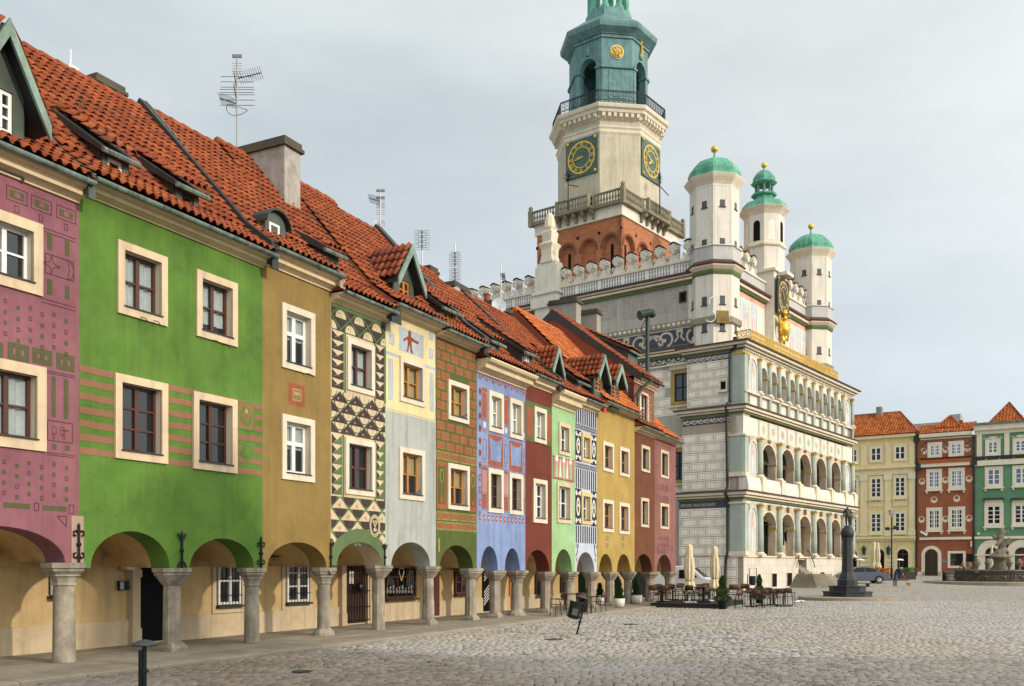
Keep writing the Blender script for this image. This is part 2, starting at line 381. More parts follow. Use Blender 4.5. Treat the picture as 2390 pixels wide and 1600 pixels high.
def window(root, fr, u0, u1, z0, z1, frame_mat, cols=2, rows=2, glass=None, inset=0.13, curtain=None, bar=0.045, rowpos=None, sill=True, wbase=0.0, cut=0.0, open_sash=False, room=True):
    """casement in the opening u0..u1, z0..z1; panes are sub-parts"""
    glass = glass or M_GLASS; W = wbase - inset
    f = MB(); B = bar * 1.25
    ring(f, fr, u0, u1, z0, z1, B, W - .05, W)
    cu = [u0 + B + (u1 - u0 - 2 * B) * i / cols for i in range(cols + 1)]
    rp = rowpos or [i / rows for i in range(rows + 1)]
    cz = [z0 + B + (z1 - z0 - 2 * B) * q for q in rp]
    for i, c in enumerate(cu[1:-1]):
        k = B * .75 if (cols % 2 == 0 and i + 1 == cols // 2) else bar * .35
        f.box(fr, c - k, c + k, W - .048, W + .012, z0 + B, z1 - B)
    for i, c in enumerate(cz[1:-1]):
        k = bar * .40 if rowpos is None else B * .6
        for a, b in zip(cu, cu[1:]): f.box(fr, a + .002, b - .002, W - .044, W + .004, c - k, c + k)
    wo = f.build('window', frame_mat, root)
    for i in range(cols):
        for j in range(len(cz) - 1):
            g = MB().rect(fr, cu[i], cu[i + 1], cz[j], cz[j + 1], W - .03)
            g.build('pane', glass, wo, fix=False)
    if curtain:
        kind, frac = curtain; c = MB()
        zc = z1 - (z1 - z0) * frac; n = 14
        pts = []
        for i in range(n + 1):
            u = u0 + (u1 - u0) * i / n; dw = .025 * math.sin(i * 2.1) if kind is M_CURT else 0
            pts += [fr.P(u, W - .075 + dw, zc), fr.P(u, W - .075 + dw, z1)]
        c.add(pts, [(2 * i, 2 * i + 2, 2 * i + 3, 2 * i + 1) for i in range(n)])
        c.build('curtain', kind, wo, fix=False)
    if room: MB().rect(fr, u0, u1, z0, z1, W - .3).build('dark_interior', M_ROOM, wo, fix=False)
    if sill:
        s = MB(); s.extr_u(fr, [(W, z0 + .02), (W, z0 + .045), (wbase + .07, z0 + .012), (wbase + .07, z0 - .012)], u0 - .02, u1 + .02); s.build('window_sill', M_DARKMET, root)
    return wo
def surround(root, fr, u0, u1, z0, z1, t, mat, proud=0.045, lip=0.035):
    s = MB(); ring(s, fr, u0, u1, z0, z1, t, -.02, proud)
    if lip: ring(s, fr, u0 + t * .55, u1 - t * .55, z0 + t * .55, z1 - t * .55, t * .42, -.02, proud - .018)
    return s.build('window_surround', mat, root)

def facade(root, fr, u0, u1, zs, zt, arches, holes, mat, soffit, depth=0.24, thick=0.5, name='wall'):
    """front wall with window openings and, below, arches springing at zs"""
    mb = MB(); zA = max([a[2] for a in arches], default=zs) + .12
    us = sorted({u0, u1, *[h[0] for h in holes], *[h[1] for h in holes]}); zz = sorted({zA, zt, *[h[2] for h in holes], *[h[3] for h in holes]})
    for a, b in zip(us, us[1:]):
        for c, d in zip(zz, zz[1:]):
            m, k = (a + b) / 2, (c + d) / 2
            if any(h[0] < m < h[1] and h[2] < k < h[3] for h in holes): continue
            mb.rect(fr, a, b, c, d, 0)
    cur = u0; N = 20; vault = MB()
    for (a, b, zc) in arches:
        if a > cur: mb.rect(fr, cur, a, zs, zA, 0)
        pts = [((a + b) / 2 - (b - a) / 2 * math.cos(math.pi * i / N), zs + (zc - zs) * math.sin(math.pi * i / N)) for i in range(N + 1)]
        for (ua, za), (ub, zb) in zip(pts, pts[1:]):
            mb.add([fr.P(ua, 0, za), fr.P(ub, 0, zb), fr.P(ub, 0, zA), fr.P(ua, 0, zA)], [(0, 1, 2, 3)])
            mb.add([fr.P(ua, 0, za), fr.P(ub, 0, zb), fr.P(ub, -thick, zb), fr.P(ua, -thick, za)], [(0, 1, 2, 3)])
            wa, wb = [((p - (a + b) / 2) * (1 + .7 / (b - a)) + (a + b) / 2, zs + (q - zs) * 1.18 + .03) for p, q in ((ua, za), (ub, zb))]      # the vault widens towards the wall
            vault.add([fr.P(ua, -thick, za), fr.P(ub, -thick, zb), fr.P(wb[0], ARC_W - .02, wb[1]), fr.P(wa[0], ARC_W - .02, wa[1])], [(0, 1, 2, 3)])
        cur = b
    if cur < u1: mb.rect(fr, cur, u1, zs, zA, 0)
    e = u0
    for (a, b, zc) in list(arches) + [(u1, u1, 0)]:      # undersides of the piers
        mb.add([fr.P(e, 0, zs), fr.P(a, 0, zs), fr.P(a, -thick, zs), fr.P(e, -thick, zs)], [(0, 1, 2, 3)])
        vault.add([fr.P(e, -thick, zs), fr.P(a, -thick, zs), fr.P(a, -1.0, zs + .03), fr.P(e, -1.0, zs + .03)], [(0, 1, 2, 3)]); e = b
    for h in holes:
        a, b, c, d = h; P = fr.P; rv = MB()
        for q in ((P(a, 0, c), P(a, 0, d), P(a, -depth, d), P(a, -depth, c)), (P(b, 0, c), P(b, 0, d), P(b, -depth, d), P(b, -depth, c)),
                  (P(a, 0, d), P(b, 0, d), P(b, -depth, d), P(a, -depth, d)), (P(a, 0, c), P(b, 0, c), P(b, -depth, c), P(a, -depth, c))): rv.poly(q)
        rv.build('window_reveal', M_SURR_W, root, fix=False)
    o = mb.build(name, mat, root, fix=False)
    if arches: vault.build('arcade_vault', M_ARCADE, root, fix=False)
    return o

def pillar(root, fr, u, ztop, r=0.165, n=8, cap=0.36, w=-0.22, base='block', flip=0):
    s = MB(); c = fr.P(u, w, 0); rot = fr.yaw() + (math.pi / n if n == 8 else 0)
    hc = 0.40 if n != 8 else 0.34; z0 = ztop - hc
    r *= .93
    s.lathe(c, [(r * 1.06, 0.0), (r * 1.04, 0.3), (r, .9), (r * .97, z0)], n, rot)
    s.smooth = False
    o = s.build('pillar', M_STONE, root)
    if n > 8: smooth_angle(o)
    k = MB(); q = 4; rq = fr.yaw() + math.pi / 4
    if n == 8:
        k.lathe(c, [(r * .97, z0), (r * 1.12, z0 + .02), (cap * .98, z0 + .19), (cap * 1.05, z0 + .20), (cap * 1.05, z0 + .25), (cap * 1.15, z0 + .26), (cap * 1.15, ztop - .002)], 8, rot)
    else:
        k.lathe(c, [(r, z0), (r * 1.16, z0 + .015), (r * 1.16, z0 + .05), (r * 1.08, z0 + .06), (r * 1.3, z0 + .16), (r * 1.55, z0 + .17), (r * 1.5, z0 + .20), (r * 1.9, z0 + .26), (r * 1.9, z0 + .29), (r * 2.1, z0 + .31), (r * 2.15, ztop - .002)], 8, fr.yaw() + math.pi / 8)
    k.build('capital', M_STONE, o)
    if base == 'block':
        b = MB(); b.lathe(c, [(r * 1.75, 0.0), (r * 1.7, .07), (r * 1.1, .17)], 4 if n == 8 else 12, rq); b.build('pillar_base', M_STONE, o)
    return o

def anchor(root, fr, u, z, style=0, h=0.62):
    s = MB(); w = .035
    s.tube([fr.P(u, w, z - h / 2), fr.P(u, w, z + h / 2)], .022, 6); s.ball(fr.P(u, w, z), .045, 8, 6)
    for sg in (-1, 1):
        e = z + sg * h * .30
        if style == 2:
            s.tube([fr.P(u + .09 * sg * math.sin(t), w, z + sg * (h * .38 + .09 * (1 - math.cos(t)))) for t in (0, .6, 1.2, 1.9, 2.6, 3.2)], .018, 5)
        else:
            for d in (-1, 1):
                s.tube([fr.P(u, w, e), fr.P(u + d * .05, w, e + sg * .05), fr.P(u + d * .10, w, e + sg * .03), fr.P(u + d * .10, w, e - sg * .03), fr.P(u + d * .06, w, e - sg * .04)] if style == 0 else
                       [fr.P(u, w, e), fr.P(u + d * .06, w, e + sg * .06), fr.P(u + d * .10, w, e + sg * .14)], .018, 5)
        s.tube([fr.P(u, w, z + sg * h * .5), fr.P(u, w, z + sg * (h * .5 + .06))], [.03, .004], 6)
    s.build('wall_anchor', M_IRON, root)
    t = MB(); t.tube([fr.P(u, -.05, z + .02), fr.P(u, ARC_W + .02, z + .02)], .018, 6); t.build('tie_rod', M_IRON, root)

class Decor:
    """flat painted or scratched plaster work, one thin sheet per colour"""
    def __init__(s, fr, root, w=0.005): s.fr, s.root, s.w, s.m = fr, root, w, {}
    def mb(s, mat, lay=0):
        k = (mat.name, lay)
        if k not in s.m: s.m[k] = (MB(), mat)
        return s.m[k][0]
    ops = ()
    def rect(s, u0, u1, z0, z1, mat, lay=0): s.poly([(u0, z0), (u1, z0), (u1, z1), (u0, z1)], mat, lay)
    def ring(s, u0, u1, z0, z1, t, mat, lay=0):
        for a, b, c, d in ((u0, u0 + t, z0, z1), (u1 - t, u1, z0, z1), (u0 + t, u1 - t, z1 - t, z1), (u0 + t, u1 - t, z0, z0 + t)): s.rect(a, b, c, d, mat, lay)
    def poly(s, pts, mat, lay=0, clip=None):
        if clip: pts = clip_poly(pts, clip)
        todo = [pts] if len(pts) >= 3 else []
        for a, b, c, d in s.ops:        # keep the window openings free
            nxt = []
            for p in todo:
                us, zs = [q[0] for q in p], [q[1] for q in p]
                if max(us) <= a or min(us) >= b or max(zs) <= c or min(zs) >= d: nxt.append(p); continue
                for box in ((-99, a, -99, 99), (b, 99, -99, 99), (a, b, d, 99), (a, b, -99, c)):
                    q = clip_poly(p, box)
                    if len(q) >= 3: nxt.append(q)
            todo = nxt
        for p in todo: s.mb(mat, lay).poly([s.fr.P(u, s.w + .003 * lay, z) for u, z in p])
    def ell(s, u, z, a, b, mat, lay=0, n=16, t0=0, t1=2 * math.pi, clip=None):
        s.poly([(u + a * math.cos(t0 + (t1 - t0) * i / n), z + b * math.sin(t0 + (t1 - t0) * i / n)) for i in range(n + (0 if t1 - t0 > 6.28 else 1))], mat, lay, clip)
    def band(s, pts, t, mat, lay=0, clip=None):
        """line of width t through points"""
        for i, ((a, b), (c, d)) in enumerate(zip(pts, pts[1:])):
            L = math.hypot(c - a, d - b) or 1e-6; nx, nz = -(d - b) / L * t / 2, (c - a) / L * t / 2
            s.poly([(a + nx, b + nz), (c + nx, d + nz), (c - nx, d - nz), (a - nx, b - nz)], mat, lay + .15 * (i % 2), clip)
    def done(s, name='painted_ornament'):
        for (k, l), (mb, mat) in s.m.items(): mb.build(name, mat, s.root, fix=False)['kind'] = 'stuff'
def clip_poly(p, box):
    u0, u1, z0, z1 = box
    for ax, lim, sg in ((0, u0, 1), (0, u1, -1), (1, z0, 1), (1, z1, -1)):
        out = []
        for i in range(len(p)):
            a, b = p[i - 1], p[i]; ia, ib = sg * (a[ax] - lim) >= 0, sg * (b[ax] - lim) >= 0
            if ia != ib:
                t = (lim - a[ax]) / (b[ax] - a[ax]); out.append((a[0] + (b[0] - a[0]) * t, a[1] + (b[1] - a[1]) * t))
            if ib: out.append(b)
        p = out
        if len(p) < 3: return []
    return p

class Roof:
    """front and back slope of one house between u0 and u1"""
    def __init__(s, root, u0, u1, ze, zr, mat, n_obj, kick=True, rw=RIDGE_W, tw=0.19, tl=0.265, ew=EAVE_W):
        s.u0, s.u1, s.ze, s.zr, s.rw, s.ew, s.mat, s.root = u0, u1, ze, zr, rw, ew, mat, root
        s.kw, s.kz = ew - .75, ze + .52
        s.prof = [(ew, ze), (s.kw, s.kz), (rw, zr)] if kick else [(ew, ze), (rw, zr)]
        b = MB(); P = ROW.P; pr = s.prof + [(2 * rw - .1, ze)]
        for (wa, za), (wb, zb) in zip(pr, pr[1:]):
            b.poly([P(u0, wa, za), P(u1, wa, za), P(u1, wb, zb), P(u0, wb, zb)])
        for u in (u0, u1): b.poly([P(u, w, z) for w, z in pr])
        s.obj = b.build('roof', M_TILE_D, root, fix=False)
        tile_field(ROW, root, s.obj, u0, u1, s.prof, mat, n_obj, tw, tl)
        rd = MB(); n = max(2, int((u1 - u0) / .36))
        for i in range(n):
            a, c = u0 + (u1 - u0) * i / n, u0 + (u1 - u0) * (i + 1) / n + .03
            rd.tube([P(a, rw, zr + .02 + .012), P(c, rw, zr + .02)], [.125, .105], 8)
        rd.build('ridge_tile', mat, s.obj, smooth=True)
    def hit(s, px, py):
        """sight line against the main slope: (u, w, z)"""
        (wa, za), (wb, zb) = s.prof[-2], s.prof[-1]
        lo, hi = wb - 3, wa + 2
        f = lambda w: ROW.Z(px, py, w) - (za + (zb - za) * (w - wa) / (wb - wa))
        for _ in range(50):
            m = (lo + hi) / 2
            if f(lo) * f(m) <= 0: hi = m
            else: lo = m
        return ROW.U(px, m), m, za + (zb - za) * (m - wa) / (wb - wa)
    def zat(s, w):
        pr = s.prof
        for (wa, za), (wb, zb) in zip(pr, pr[1:]):
            if wb <= w <= wa: return za + (zb - za) * (w - wa) / (wb - wa)
        return pr[-1][1]
    def wat(s, z):
        (wa, za), (wb, zb) = s.prof[-2], s.prof[-1]; return wa + (wb - wa) * (z - za) / (zb - za)
    def strip(s, u, h=0.22, t=0.11, mat=None, light=None, name='fire_wall', drop=0.3):
        """parapet or flashing that follows the slope at u"""
        m = MB(); pts = s.prof + [(2 * s.rw - .1, s.ze)]
        up = [(w, z + h) for w, z in pts]; dn = [(w, z - drop) for w, z in pts][::-1]
        up[0] = (s.ew - .02, s.ze + h * .9)
        m.extr_u(ROW, up + dn, u - t, u + t)
        o = m.build(name, mat or M_DARKMET, s.root)
        if light:
            k = MB(); q = .02
            for (wa, za), (wb, zb) in zip(up[:-1], up[1:-1]):
                for du in (t - .015,):
                    k.add([ROW.P(u + du, wa, za), ROW.P(u + du + .04, wa, za), ROW.P(u + du + .04, wb, zb), ROW.P(u + du, wb, zb),
                           ROW.P(u + du, wa, za + q), ROW.P(u + du + .04, wa, za + q), ROW.P(u + du + .04, wb, zb + q), ROW.P(u + du, wb, zb + q)],
                          [(0, 1, 2, 3), (4, 5, 6, 7), (0, 1, 5, 4), (1, 2, 6, 5), (2, 3, 7, 6), (3, 0, 4, 7)])
            k.build('copper_edge', light, o)
        return o
    def shed(s, front, win, height_px, back, wmat=None, tiles=True, mat=None, cols=1, rows=1, ws=None):
        """shed dormer: front (x0,x1,y of lower left), window (x0,x1,y0,y1), back (x,y) where its roof meets the slope"""
        x0, x1, yb = front
        if ws: w, wb = ws; u0, zb, zbk = ROW.U(x0, w), s.zat(w), s.zat(wb)
        else: (u0, w, zb), (ub, wb, zbk) = s.hit(x0, yb), s.hit(*back)
        u1 = ROW.U(x1, w); zt = zb + height_px * ROW.P(u0, w, 0)[1] / FPX
        if wb < s.rw + .2: wb = s.rw + .2; zbk = s.zat(wb)
        if zbk < zt + .12: zbk = zt + .2; wb = s.wat(zbk)
        P = ROW.P; mat = mat or M_DARKMET
        d = empty('dormer', P((u0 + u1) / 2, w, zb)); d.parent = s.root; pl = wloc(s.root); d.location = tuple(wloc(d)[i] - pl[i] for i in range(3))
        c = MB()
        for u, q in ((u0, -1), (u1, 1)): c.extr_u(ROW, [(w - .02, zb - .35), (w - .02, zt - .02), (wb, zbk - .02)], u - .03, u + .03)
        c.build('cheek', mat, d)
        fw = MB(); uw0, zt_w = ROW.hit(win[0], win[2], w); uw1 = ROW.U(win[1], w); zb_w = ROW.Z(win[0], win[3], w)
        uw0 = max(uw0, u0 + .06); uw1 = min(uw1, u1 - .06)
        for a, b, c_, e in ((u0, uw0, zb - .3, zt), (uw1, u1, zb - .3, zt), (uw0, uw1, zt_w, zt), (uw0, uw1, zb - .3, zb_w)):
            if e > c_: fw.box(ROW, a, b, w - .08, w, c_, e)
        fw.build('dormer_front', M_GREENMET, d)
        window(d, ROW, uw0, uw1, zb_w, zt_w, wmat or M_WHITE, cols, rows, M_GLASS, inset=.03, wbase=w, sill=False, bar=.05, room=False)
        r = MB(); o_ = .12; ex = .12
        sl = (zbk - zt) / (w - wb)
        r.extr_u(ROW, [(w + ex, zt - sl * ex - .02), (w + ex, zt - sl * ex + .08), (wb, zbk + .10), (wb, zbk - .10)], u0 - o_, u1 + o_)
        ro = r.build('dormer_roof', mat, d)
        pr = [(w + ex, zt - sl * ex + .09), (wb + .02, zbk + .09)]
        tile_field(ROW, d, ro, u0 + .02, u1 + o_ - .02, pr, s.mat, 0)
        g = MB(); g.tube([P(u0 - o_, w + ex + .04, zt - sl * ex), P(u1 + o_, w + ex + .04, zt - sl * ex)], .05, 6); g.build('gutter', M_COPPER, ro)
        return d
    def gable(s, front, win, apex, eave_y, wmat=None, cols=2, rows=2, tmat=None, over=0.18):
        """gabled dormer: front (x0,x1,y of lower left), apex (x,y), eave_y at the left"""
        x0, x1, yb = front
        u0, w, zb = s.hit(x0, yb); u1 = ROW.U(x1, w); um = (u0 + u1) / 2
        ze = ROW.Z(x0, eave_y, w); za = ROW.Z((x0 + x1) / 2, apex[1], w); P = ROW.P
        d = empty('dormer', P(um, w, zb)); d.parent = s.root; pl = wloc(s.root); d.location = tuple(wloc(d)[i] - pl[i] for i in range(3))
        uw0, zt_w = ROW.hit(win[0], win[2], w); uw1 = ROW.U(win[1], w); zb_w = ROW.Z(win[0], win[3], w)
        uw0, uw1, zt_w = max(uw0, u0 + .05), min(uw1, u1 - .05), min(zt_w, ze + .1)
        f = MB()
        f.box(ROW, u0, uw0, w - .08, w, zb - .3, ze); f.box(ROW, uw1, u1, w - .08, w, zb - .3, ze)
        f.box(ROW, uw0, uw1, w - .08, w, zb - .3, zb_w)
        f.extr_w(ROW, [(u0, ze), (u1, ze), (um, za)], w - .08, w)
        if zt_w < ze: f.box(ROW, uw0, uw1, w - .08, w, zt_w, ze)
        f.build('dormer_front', M_GREENMET, d)
        window(d, ROW, uw0, uw1, zb_w, min(zt_w, ze), wmat or M_ORANGE, cols, rows, M_GLASS, inset=.03, wbase=w, sill=False, bar=.05, room=False)
        c = MB(); wbk = s.wat(ze)
        for u in (u0, u1): c.extr_u(ROW, [(w - .02, zb - .35), (w - .02, ze), (wbk, ze)], u - .03, u + .03)
        c.build('cheek', M_DARKMET, d)
        wr = s.wat(za) - .1; we = s.wat(ze) - .05; fwd = w + .26
        r = MB(); run = (u1 - u0) / 2; k = (za - ze) / run
        for sg, ue in ((-1, u0), (1, u1)):
            uo, zo = ue + sg * over, ze - k * over
            r.add([P(uo, fwd, zo), P(um, fwd, za), P(um, wr, za), P(uo, s.wat(zo), zo), P(uo, fwd, zo + .1), P(um, fwd, za + .1), P(um, wr, za + .1), P(uo, s.wat(zo), zo + .1)],
                  [(0, 1, 2, 3), (4, 5, 6, 7), (0, 1, 5, 4), (1, 2, 6, 5), (2, 3, 7, 6), (3, 0, 4, 7)])
        ro = r.build('dormer_roof', M_DARKMET, d)
        for sg, ue in ((-1, u0), (1, u1)):      # tiles run along w, climb along u
            uo, zo = ue + sg * over, ze - k * over
            p = P(uo, 0, 0); fd = Frame(p[0], p[1], *((-ROW.nrm[0], -ROW.nrm[1]) if sg < 0 else ROW.nrm))
            L = fwd - min(wr, we)
            a0, a1 = (-fwd, -min(wr, s.wat(zo))) if sg < 0 else (min(wr, s.wat(zo)), fwd)
            pr = [(0, zo + .1), (run + over, za + .1)]
            wz = lambda uu, ww, sg=sg, zo=zo: ((-uu if sg < 0 else uu) < s.wat(zo + k * ww) - .25)
            tile_field(fd, d, ro, a0, a1, pr, tmat or s.mat, 0, skip=wz)
        b = MB()
        for sg, ue in ((-1, u0), (1, u1)):
            uo, zo = ue + sg * over, ze - k * over
            b.add([P(uo, fwd, zo - .12), P(um, fwd, za - .12), P(um, fwd, za + .16), P(uo, fwd, zo + .14), P(uo, fwd + .05, zo - .12), P(um, fwd + .05, za - .12), P(um, fwd + .05, za + .16), P(uo, fwd + .05, zo + .14)],
                  [(0, 1, 2, 3), (4, 5, 6, 7), (0, 1, 5, 4), (1, 2, 6, 5), (2, 3, 7, 6), (3, 0, 4, 7)])
        b.build('barge_board', copper_mat('verge_copper', (.20, .30, .25), (.06, .08, .07), .6), ro)
        return d

def cornice(root, u0, u1, zb, ze, mat=None, proj=0.34):
    h = ze - zb; p = proj
    prof = [(-.02, zb), (.05, zb), (.05, zb + .08 * h), (.03, zb + .10 * h), (.05, zb + .17 * h), (p * .36, zb + .30 * h), (p * .60, zb + .33 * h), (p * .62, zb + .62 * h), (p * .72, zb + .66 * h), (p * .70, zb + .70 * h), (p * .90, zb + .74 * h), (p, zb + .90 * h), (p, ze), (-.02, ze)]
    m = MB(); m.extr_u(ROW, prof, u0, u1); o = m.build('cornice', mat or M_CREAM, root)
    return o
def gutter(root, u0, u1, ze, w=None, mat=None):
    m = MB(); w = w or EAVE_W + .05
    prof = [(w + .062 * math.cos(t), ze - .01 + .062 * math.sin(t)) for t in [math.pi + math.pi * i / 6 for i in range(7)]] + [(w + .052, ze + .005), (w - .052, ze + .005)]
    m.extr_u(ROW, prof, u0, u1); m.build('gutter', mat or M_COPPER, root)

def mk_decor(root, ops):
    d = Decor(ROW, root); d.ops = [(a + .02, b - .02, c + .02, d_ - .02) for a, b, c, d_ in ops]; return d
def base_house(name, label, x0, x1, colour_mat, cb, gt, arches, wins, z_s_y, roof, wopts, extra_u0=None, tmat=None, n_obj=0, wmats=None, surr=0.16, smat=None, cproj=0.34, ridge_w=RIDGE_W, cats='house', kick=True):
    """one house of the row from photo measurements; returns a record of it"""
    u0, u1 = (extra_u0 if extra_u0 is not None else ROW.U(x0)), ROW.U(x1)
    root = empty(name, ROW.P((u0 + u1) / 2, -1.5, 0), label, cats)
    zb, ze = ROW.Z(*cb), ROW.Z(gt[0], gt[1], EAVE_W)
    xs = [(a + b) / 2 for a, b, *_ in arches]; zs = sum(ROW.Z(x, z_s_y) for x in xs) / len(xs)
    A = [(ROW.U(a), ROW.U(b), ROW.Z((a + b) / 2, c)) for a, b, c in arches]
    hs, ops = [], []
    for i, (wx0, wx1, xr, yt, yb) in enumerate(wins):
        a, b = ROW.U(wx0), ROW.U(wx1); c, d = ROW.Z(xr, yb), ROW.Z(xr, yt); ops.append((a, b, c, d)); hs.append((a + surr, b - surr, c + surr * 1.05, d - surr))
    wall = facade(root, ROW, u0, u1, zs, zb + .05, A, hs, colour_mat, colour_mat)
    for i, (a, b, c, d) in enumerate(ops):
        surround(root, ROW, a, b, c, d, surr, smat or M_SURR)
        o = dict(wopts[i] if isinstance(wopts, list) else wopts); fm = o.pop('mat', M_WHITE)
        window(root, ROW, *hs[i], fm, **o)
    cornice(root, u0 + .01, u1 - .01, zb, ze - .02, proj=cproj); gutter(root, u0 + .01, u1 - .01, ze)
    zr = ROW.Z(roof[0], roof[1], ridge_w)
    R = Roof(root, u0, u1, ze + .02, zr, tmat or M_TILE, n_obj, kick, rw=ridge_w)
    # body behind the facade: side walls above the neighbours, back wall of the arcade
    b = MB(); b.rect(ROW, u0, u1, 0, zs + 1.5, ARC_W); bw = b.build('arcade_back_wall', M_ARCADE, root, fix=False)
    pl = MB(); pl.box(ROW, u0, u1, ARC_W - .05, ARC_W + .05, 0, .52); pl.build('arcade_plinth', M_ARC_LOW, root)
    sd_ = MB()
    for u in (u0 + .012, u1 - .012):
        sd_.poly([ROW.P(u, -.02, zs + .6), ROW.P(u, -.02, ze), ROW.P(u, ridge_w, zr - .1), ROW.P(u, 2 * ridge_w, ze), ROW.P(u, 2 * ridge_w, 0), ROW.P(u, ARC_W - .02, 0), ROW.P(u, ARC_W - .02, zs + .6)])
    sd_.poly([ROW.P(u0, 2 * ridge_w, 0), ROW.P(u1, 2 * ridge_w, 0), ROW.P(u1, 2 * ridge_w, ze), ROW.P(u0, 2 * ridge_w, ze)])
    sd_.build('side_wall', colour_mat, root, fix=False)
    return dict(root=root, u0=u0, u1=u1, zs=zs, zb=zb, ze=ze, zr=zr, A=A, R=R, wall=wall, ops=ops, D=mk_decor(root, ops))

def arc_window(h, x0, x1, y0, y1, mat, cols=2, rows=2, bars=True, arched=False, surr=None, glass=None):
    """window on the wall inside the arcade"""
    w = ARC_W + .01; u0, z1 = ROW.hit(x0, y0, w); u1 = ROW.U(x1, w); z0 = ROW.Z(x0, y1, w)
    fr = ROW
    wo = window(h['root'], fr, u0, u1, z0, z1, mat, cols, rows, glass or M_GLASS_D, inset=-.06, wbase=w, sill=False, room=False)
    MB().box(fr, u0 - .02, u1 + .02, w - .02, w + .005, z0, z1).build('recess_shade_panel', M_ROOM, wo)  # dark panel standing in for the shade of a recess; wall uncut
    if surr:
        s = MB(); ring(s, fr, u0 - .16, u1 + .16, z0 - .2, z1 + .16, .12, w - .02, w + .03); s.build('window_surround', M_ARC_LOW, h['root'])
    s = MB(); s.box(fr, u0 - .06, u1 + .06, w, w + .15, z0 - .07, z0 - .02); s.build('window_sill', M_DARKMET, h['root'])
    if bars:
        b = MB()
        for i in range(7):
            u = u0 + (u1 - u0) * (i + .5) / 7; b.tube([fr.P(u, w + .13, z0 - .05), fr.P(u, w + .13, z1)], .009, 5)
        for q in (.2, .55, .9): b.tube([fr.P(u0, w + .13, z0 + (z1 - z0) * q), fr.P(u1, w + .13, z0 + (z1 - z0) * q)], .008, 5)
        b.build('window_grille', M_IRON, h['root'])
    return wo
# ------------------------------------------------------------------ colours of the row
C_PURPLE = plaster('mauve_plaster', (0.235, 0.095, 0.120), .22, tint=(0.20, .06, .075), crack=True)
C_GREEN = plaster('leaf_green_plaster', (0.085, 0.178, 0.028), .3, tint=(0.12, .205, .048), grime=.35, gth=.5, crack=True)
C_OCHRE = plaster('olive_ochre_plaster', (0.235, 0.160, 0.050), .16, tint=(0.28, .20, .075), grime=.35, crack=True)
C_FISH = plaster('pale_cream_plaster', (0.56, 0.46, 0.30), .1, crack=True)
C_GREY = plaster('blue_grey_plaster', (0.37, 0.395, 0.375), .12, grime=.5, streak=.45, crack=True)
C_BRICKG = plaster('moss_green_plaster', (0.080, 0.105, 0.026), .18, crack=True)
C_BLUE = plaster('cornflower_plaster', (0.185, 0.255, 0.455), .26, tint=(0.28, .34, .50), streak=.3, crack=True)
C_MAROON = plaster('maroon_plaster', (0.140, 0.034, 0.020), .2, crack=True)
C_MINT = plaster('mint_plaster', (0.30, 0.48, 0.24), .16, tint=(0.24, .41, .19), crack=True)
C_STRIPE = plaster('ice_white_plaster', (0.47, 0.51, 0.59), .1, crack=True)
C_YELLOW = plaster('mustard_plaster', (0.38, 0.26, 0.075), .2, tint=(.46, .34, .13), crack=True)
C_BROWN = plaster('chestnut_plaster', (0.140, 0.052, 0.026), .18, crack=True)
C_PINK = plaster('dusty_pink_plaster', (0.255, 0.110, 0.100), .16, crack=True)
P_DKGREEN = plaster('scratched_green', (0.085, 0.090, 0.040), .2); P_LINE = plaster('scratched_line', (0.085, 0.040, 0.035), .2)
P_STRIPE = plaster('rose_stripe', (0.25, 0.125, 0.075), .15); P_DARK = plaster('sgraffito_dark', (0.050, 0.038, 0.034), .25)
P_GREEN = plaster('sgraffito_green', (0.100, 0.150, 0.065), .15); P_RED = plaster('sgraffito_red', (0.30, 0.085, 0.045), .2)
P_OCHRE = plaster('sgraffito_ochre', (0.38, 0.29, 0.11), .2); P_PYELLOW = plaster('panel_yellow', (0.66, 0.56, 0.31), .12, tint=(.62, .48, .2))
P_BLACK = plaster('paint_black', (0.028, 0.027, 0.030), .2); P_GREYB = plaster('panel_blue_grey', (0.36, 0.41, 0.46), .2)
P_WHITE = plaster('panel_white', (0.66, 0.64, 0.60), .08); P_RUST = plaster('figure_rust', (0.24, 0.060, 0.022), .1); P_PINKR = plaster('panel_pink', (0.42, .20, .16), .2)
WB = dict(mat=M_BROWN, cols=2, rows=2); TR = dict(rowpos=[0, .58, 1])
zz2 = lambda x, y: (x * .3189, 380 + y * .3189); zz3 = lambda x, y: (x * .3189, 820 + y * .3189)
def prect(D, conv, x0, x1, y0, y1, mat, lay=0, rg=0):
    a, b = conv(x0, y0), conv(x0, y1); u0, z1 = ROW.hit(*a); z0 = ROW.Z(*b); u1 = ROW.U(conv(x1, 0)[0])
    if rg: D.ring(u0, u1, z0, z1, rg, mat, lay)
    else: D.rect(u0, u1, z0, z1, mat, lay)
    return u0, u1, z0, z1

# ---------------------------------------------------------------- mauve house
h = base_house('arcaded_house', 'mauve house with scratched green squares, at the left edge of the photo', 0, 184, C_PURPLE, (185, 477), (212, 424), [(-190, 152, 1226)],
               [(-60, 97, 97, 525, 692), (-60, 105, 105, 858, 1054)], 1312, (20, 92), [dict(mat=M_WHITE, cols=2, rows=2, glass=M_GLASS_D), dict(mat=M_BROWN, cols=2, rows=2, curtain=(M_CURT, .97))],
               extra_u0=-3.6, n_obj=130, surr=.17)
H0 = h; D = h['D']
for q in [(45, 200, 155, 262), (228, 378, 228, 330), (412, 555, 300, 398)]:
    u0, u1, z0, z1 = prect(D, zz2, *q, P_LINE, 0, .012); m = .1
    D.rect(u0 + .06, u1 - .06, z0 + .055, z1 - .055, P_DKGREEN); c, e = (u0 + u1) / 2, (z0 + z1) / 2
    D.rect(c - .05, c + .05, e - .04, e + .04, C_PURPLE, 1)
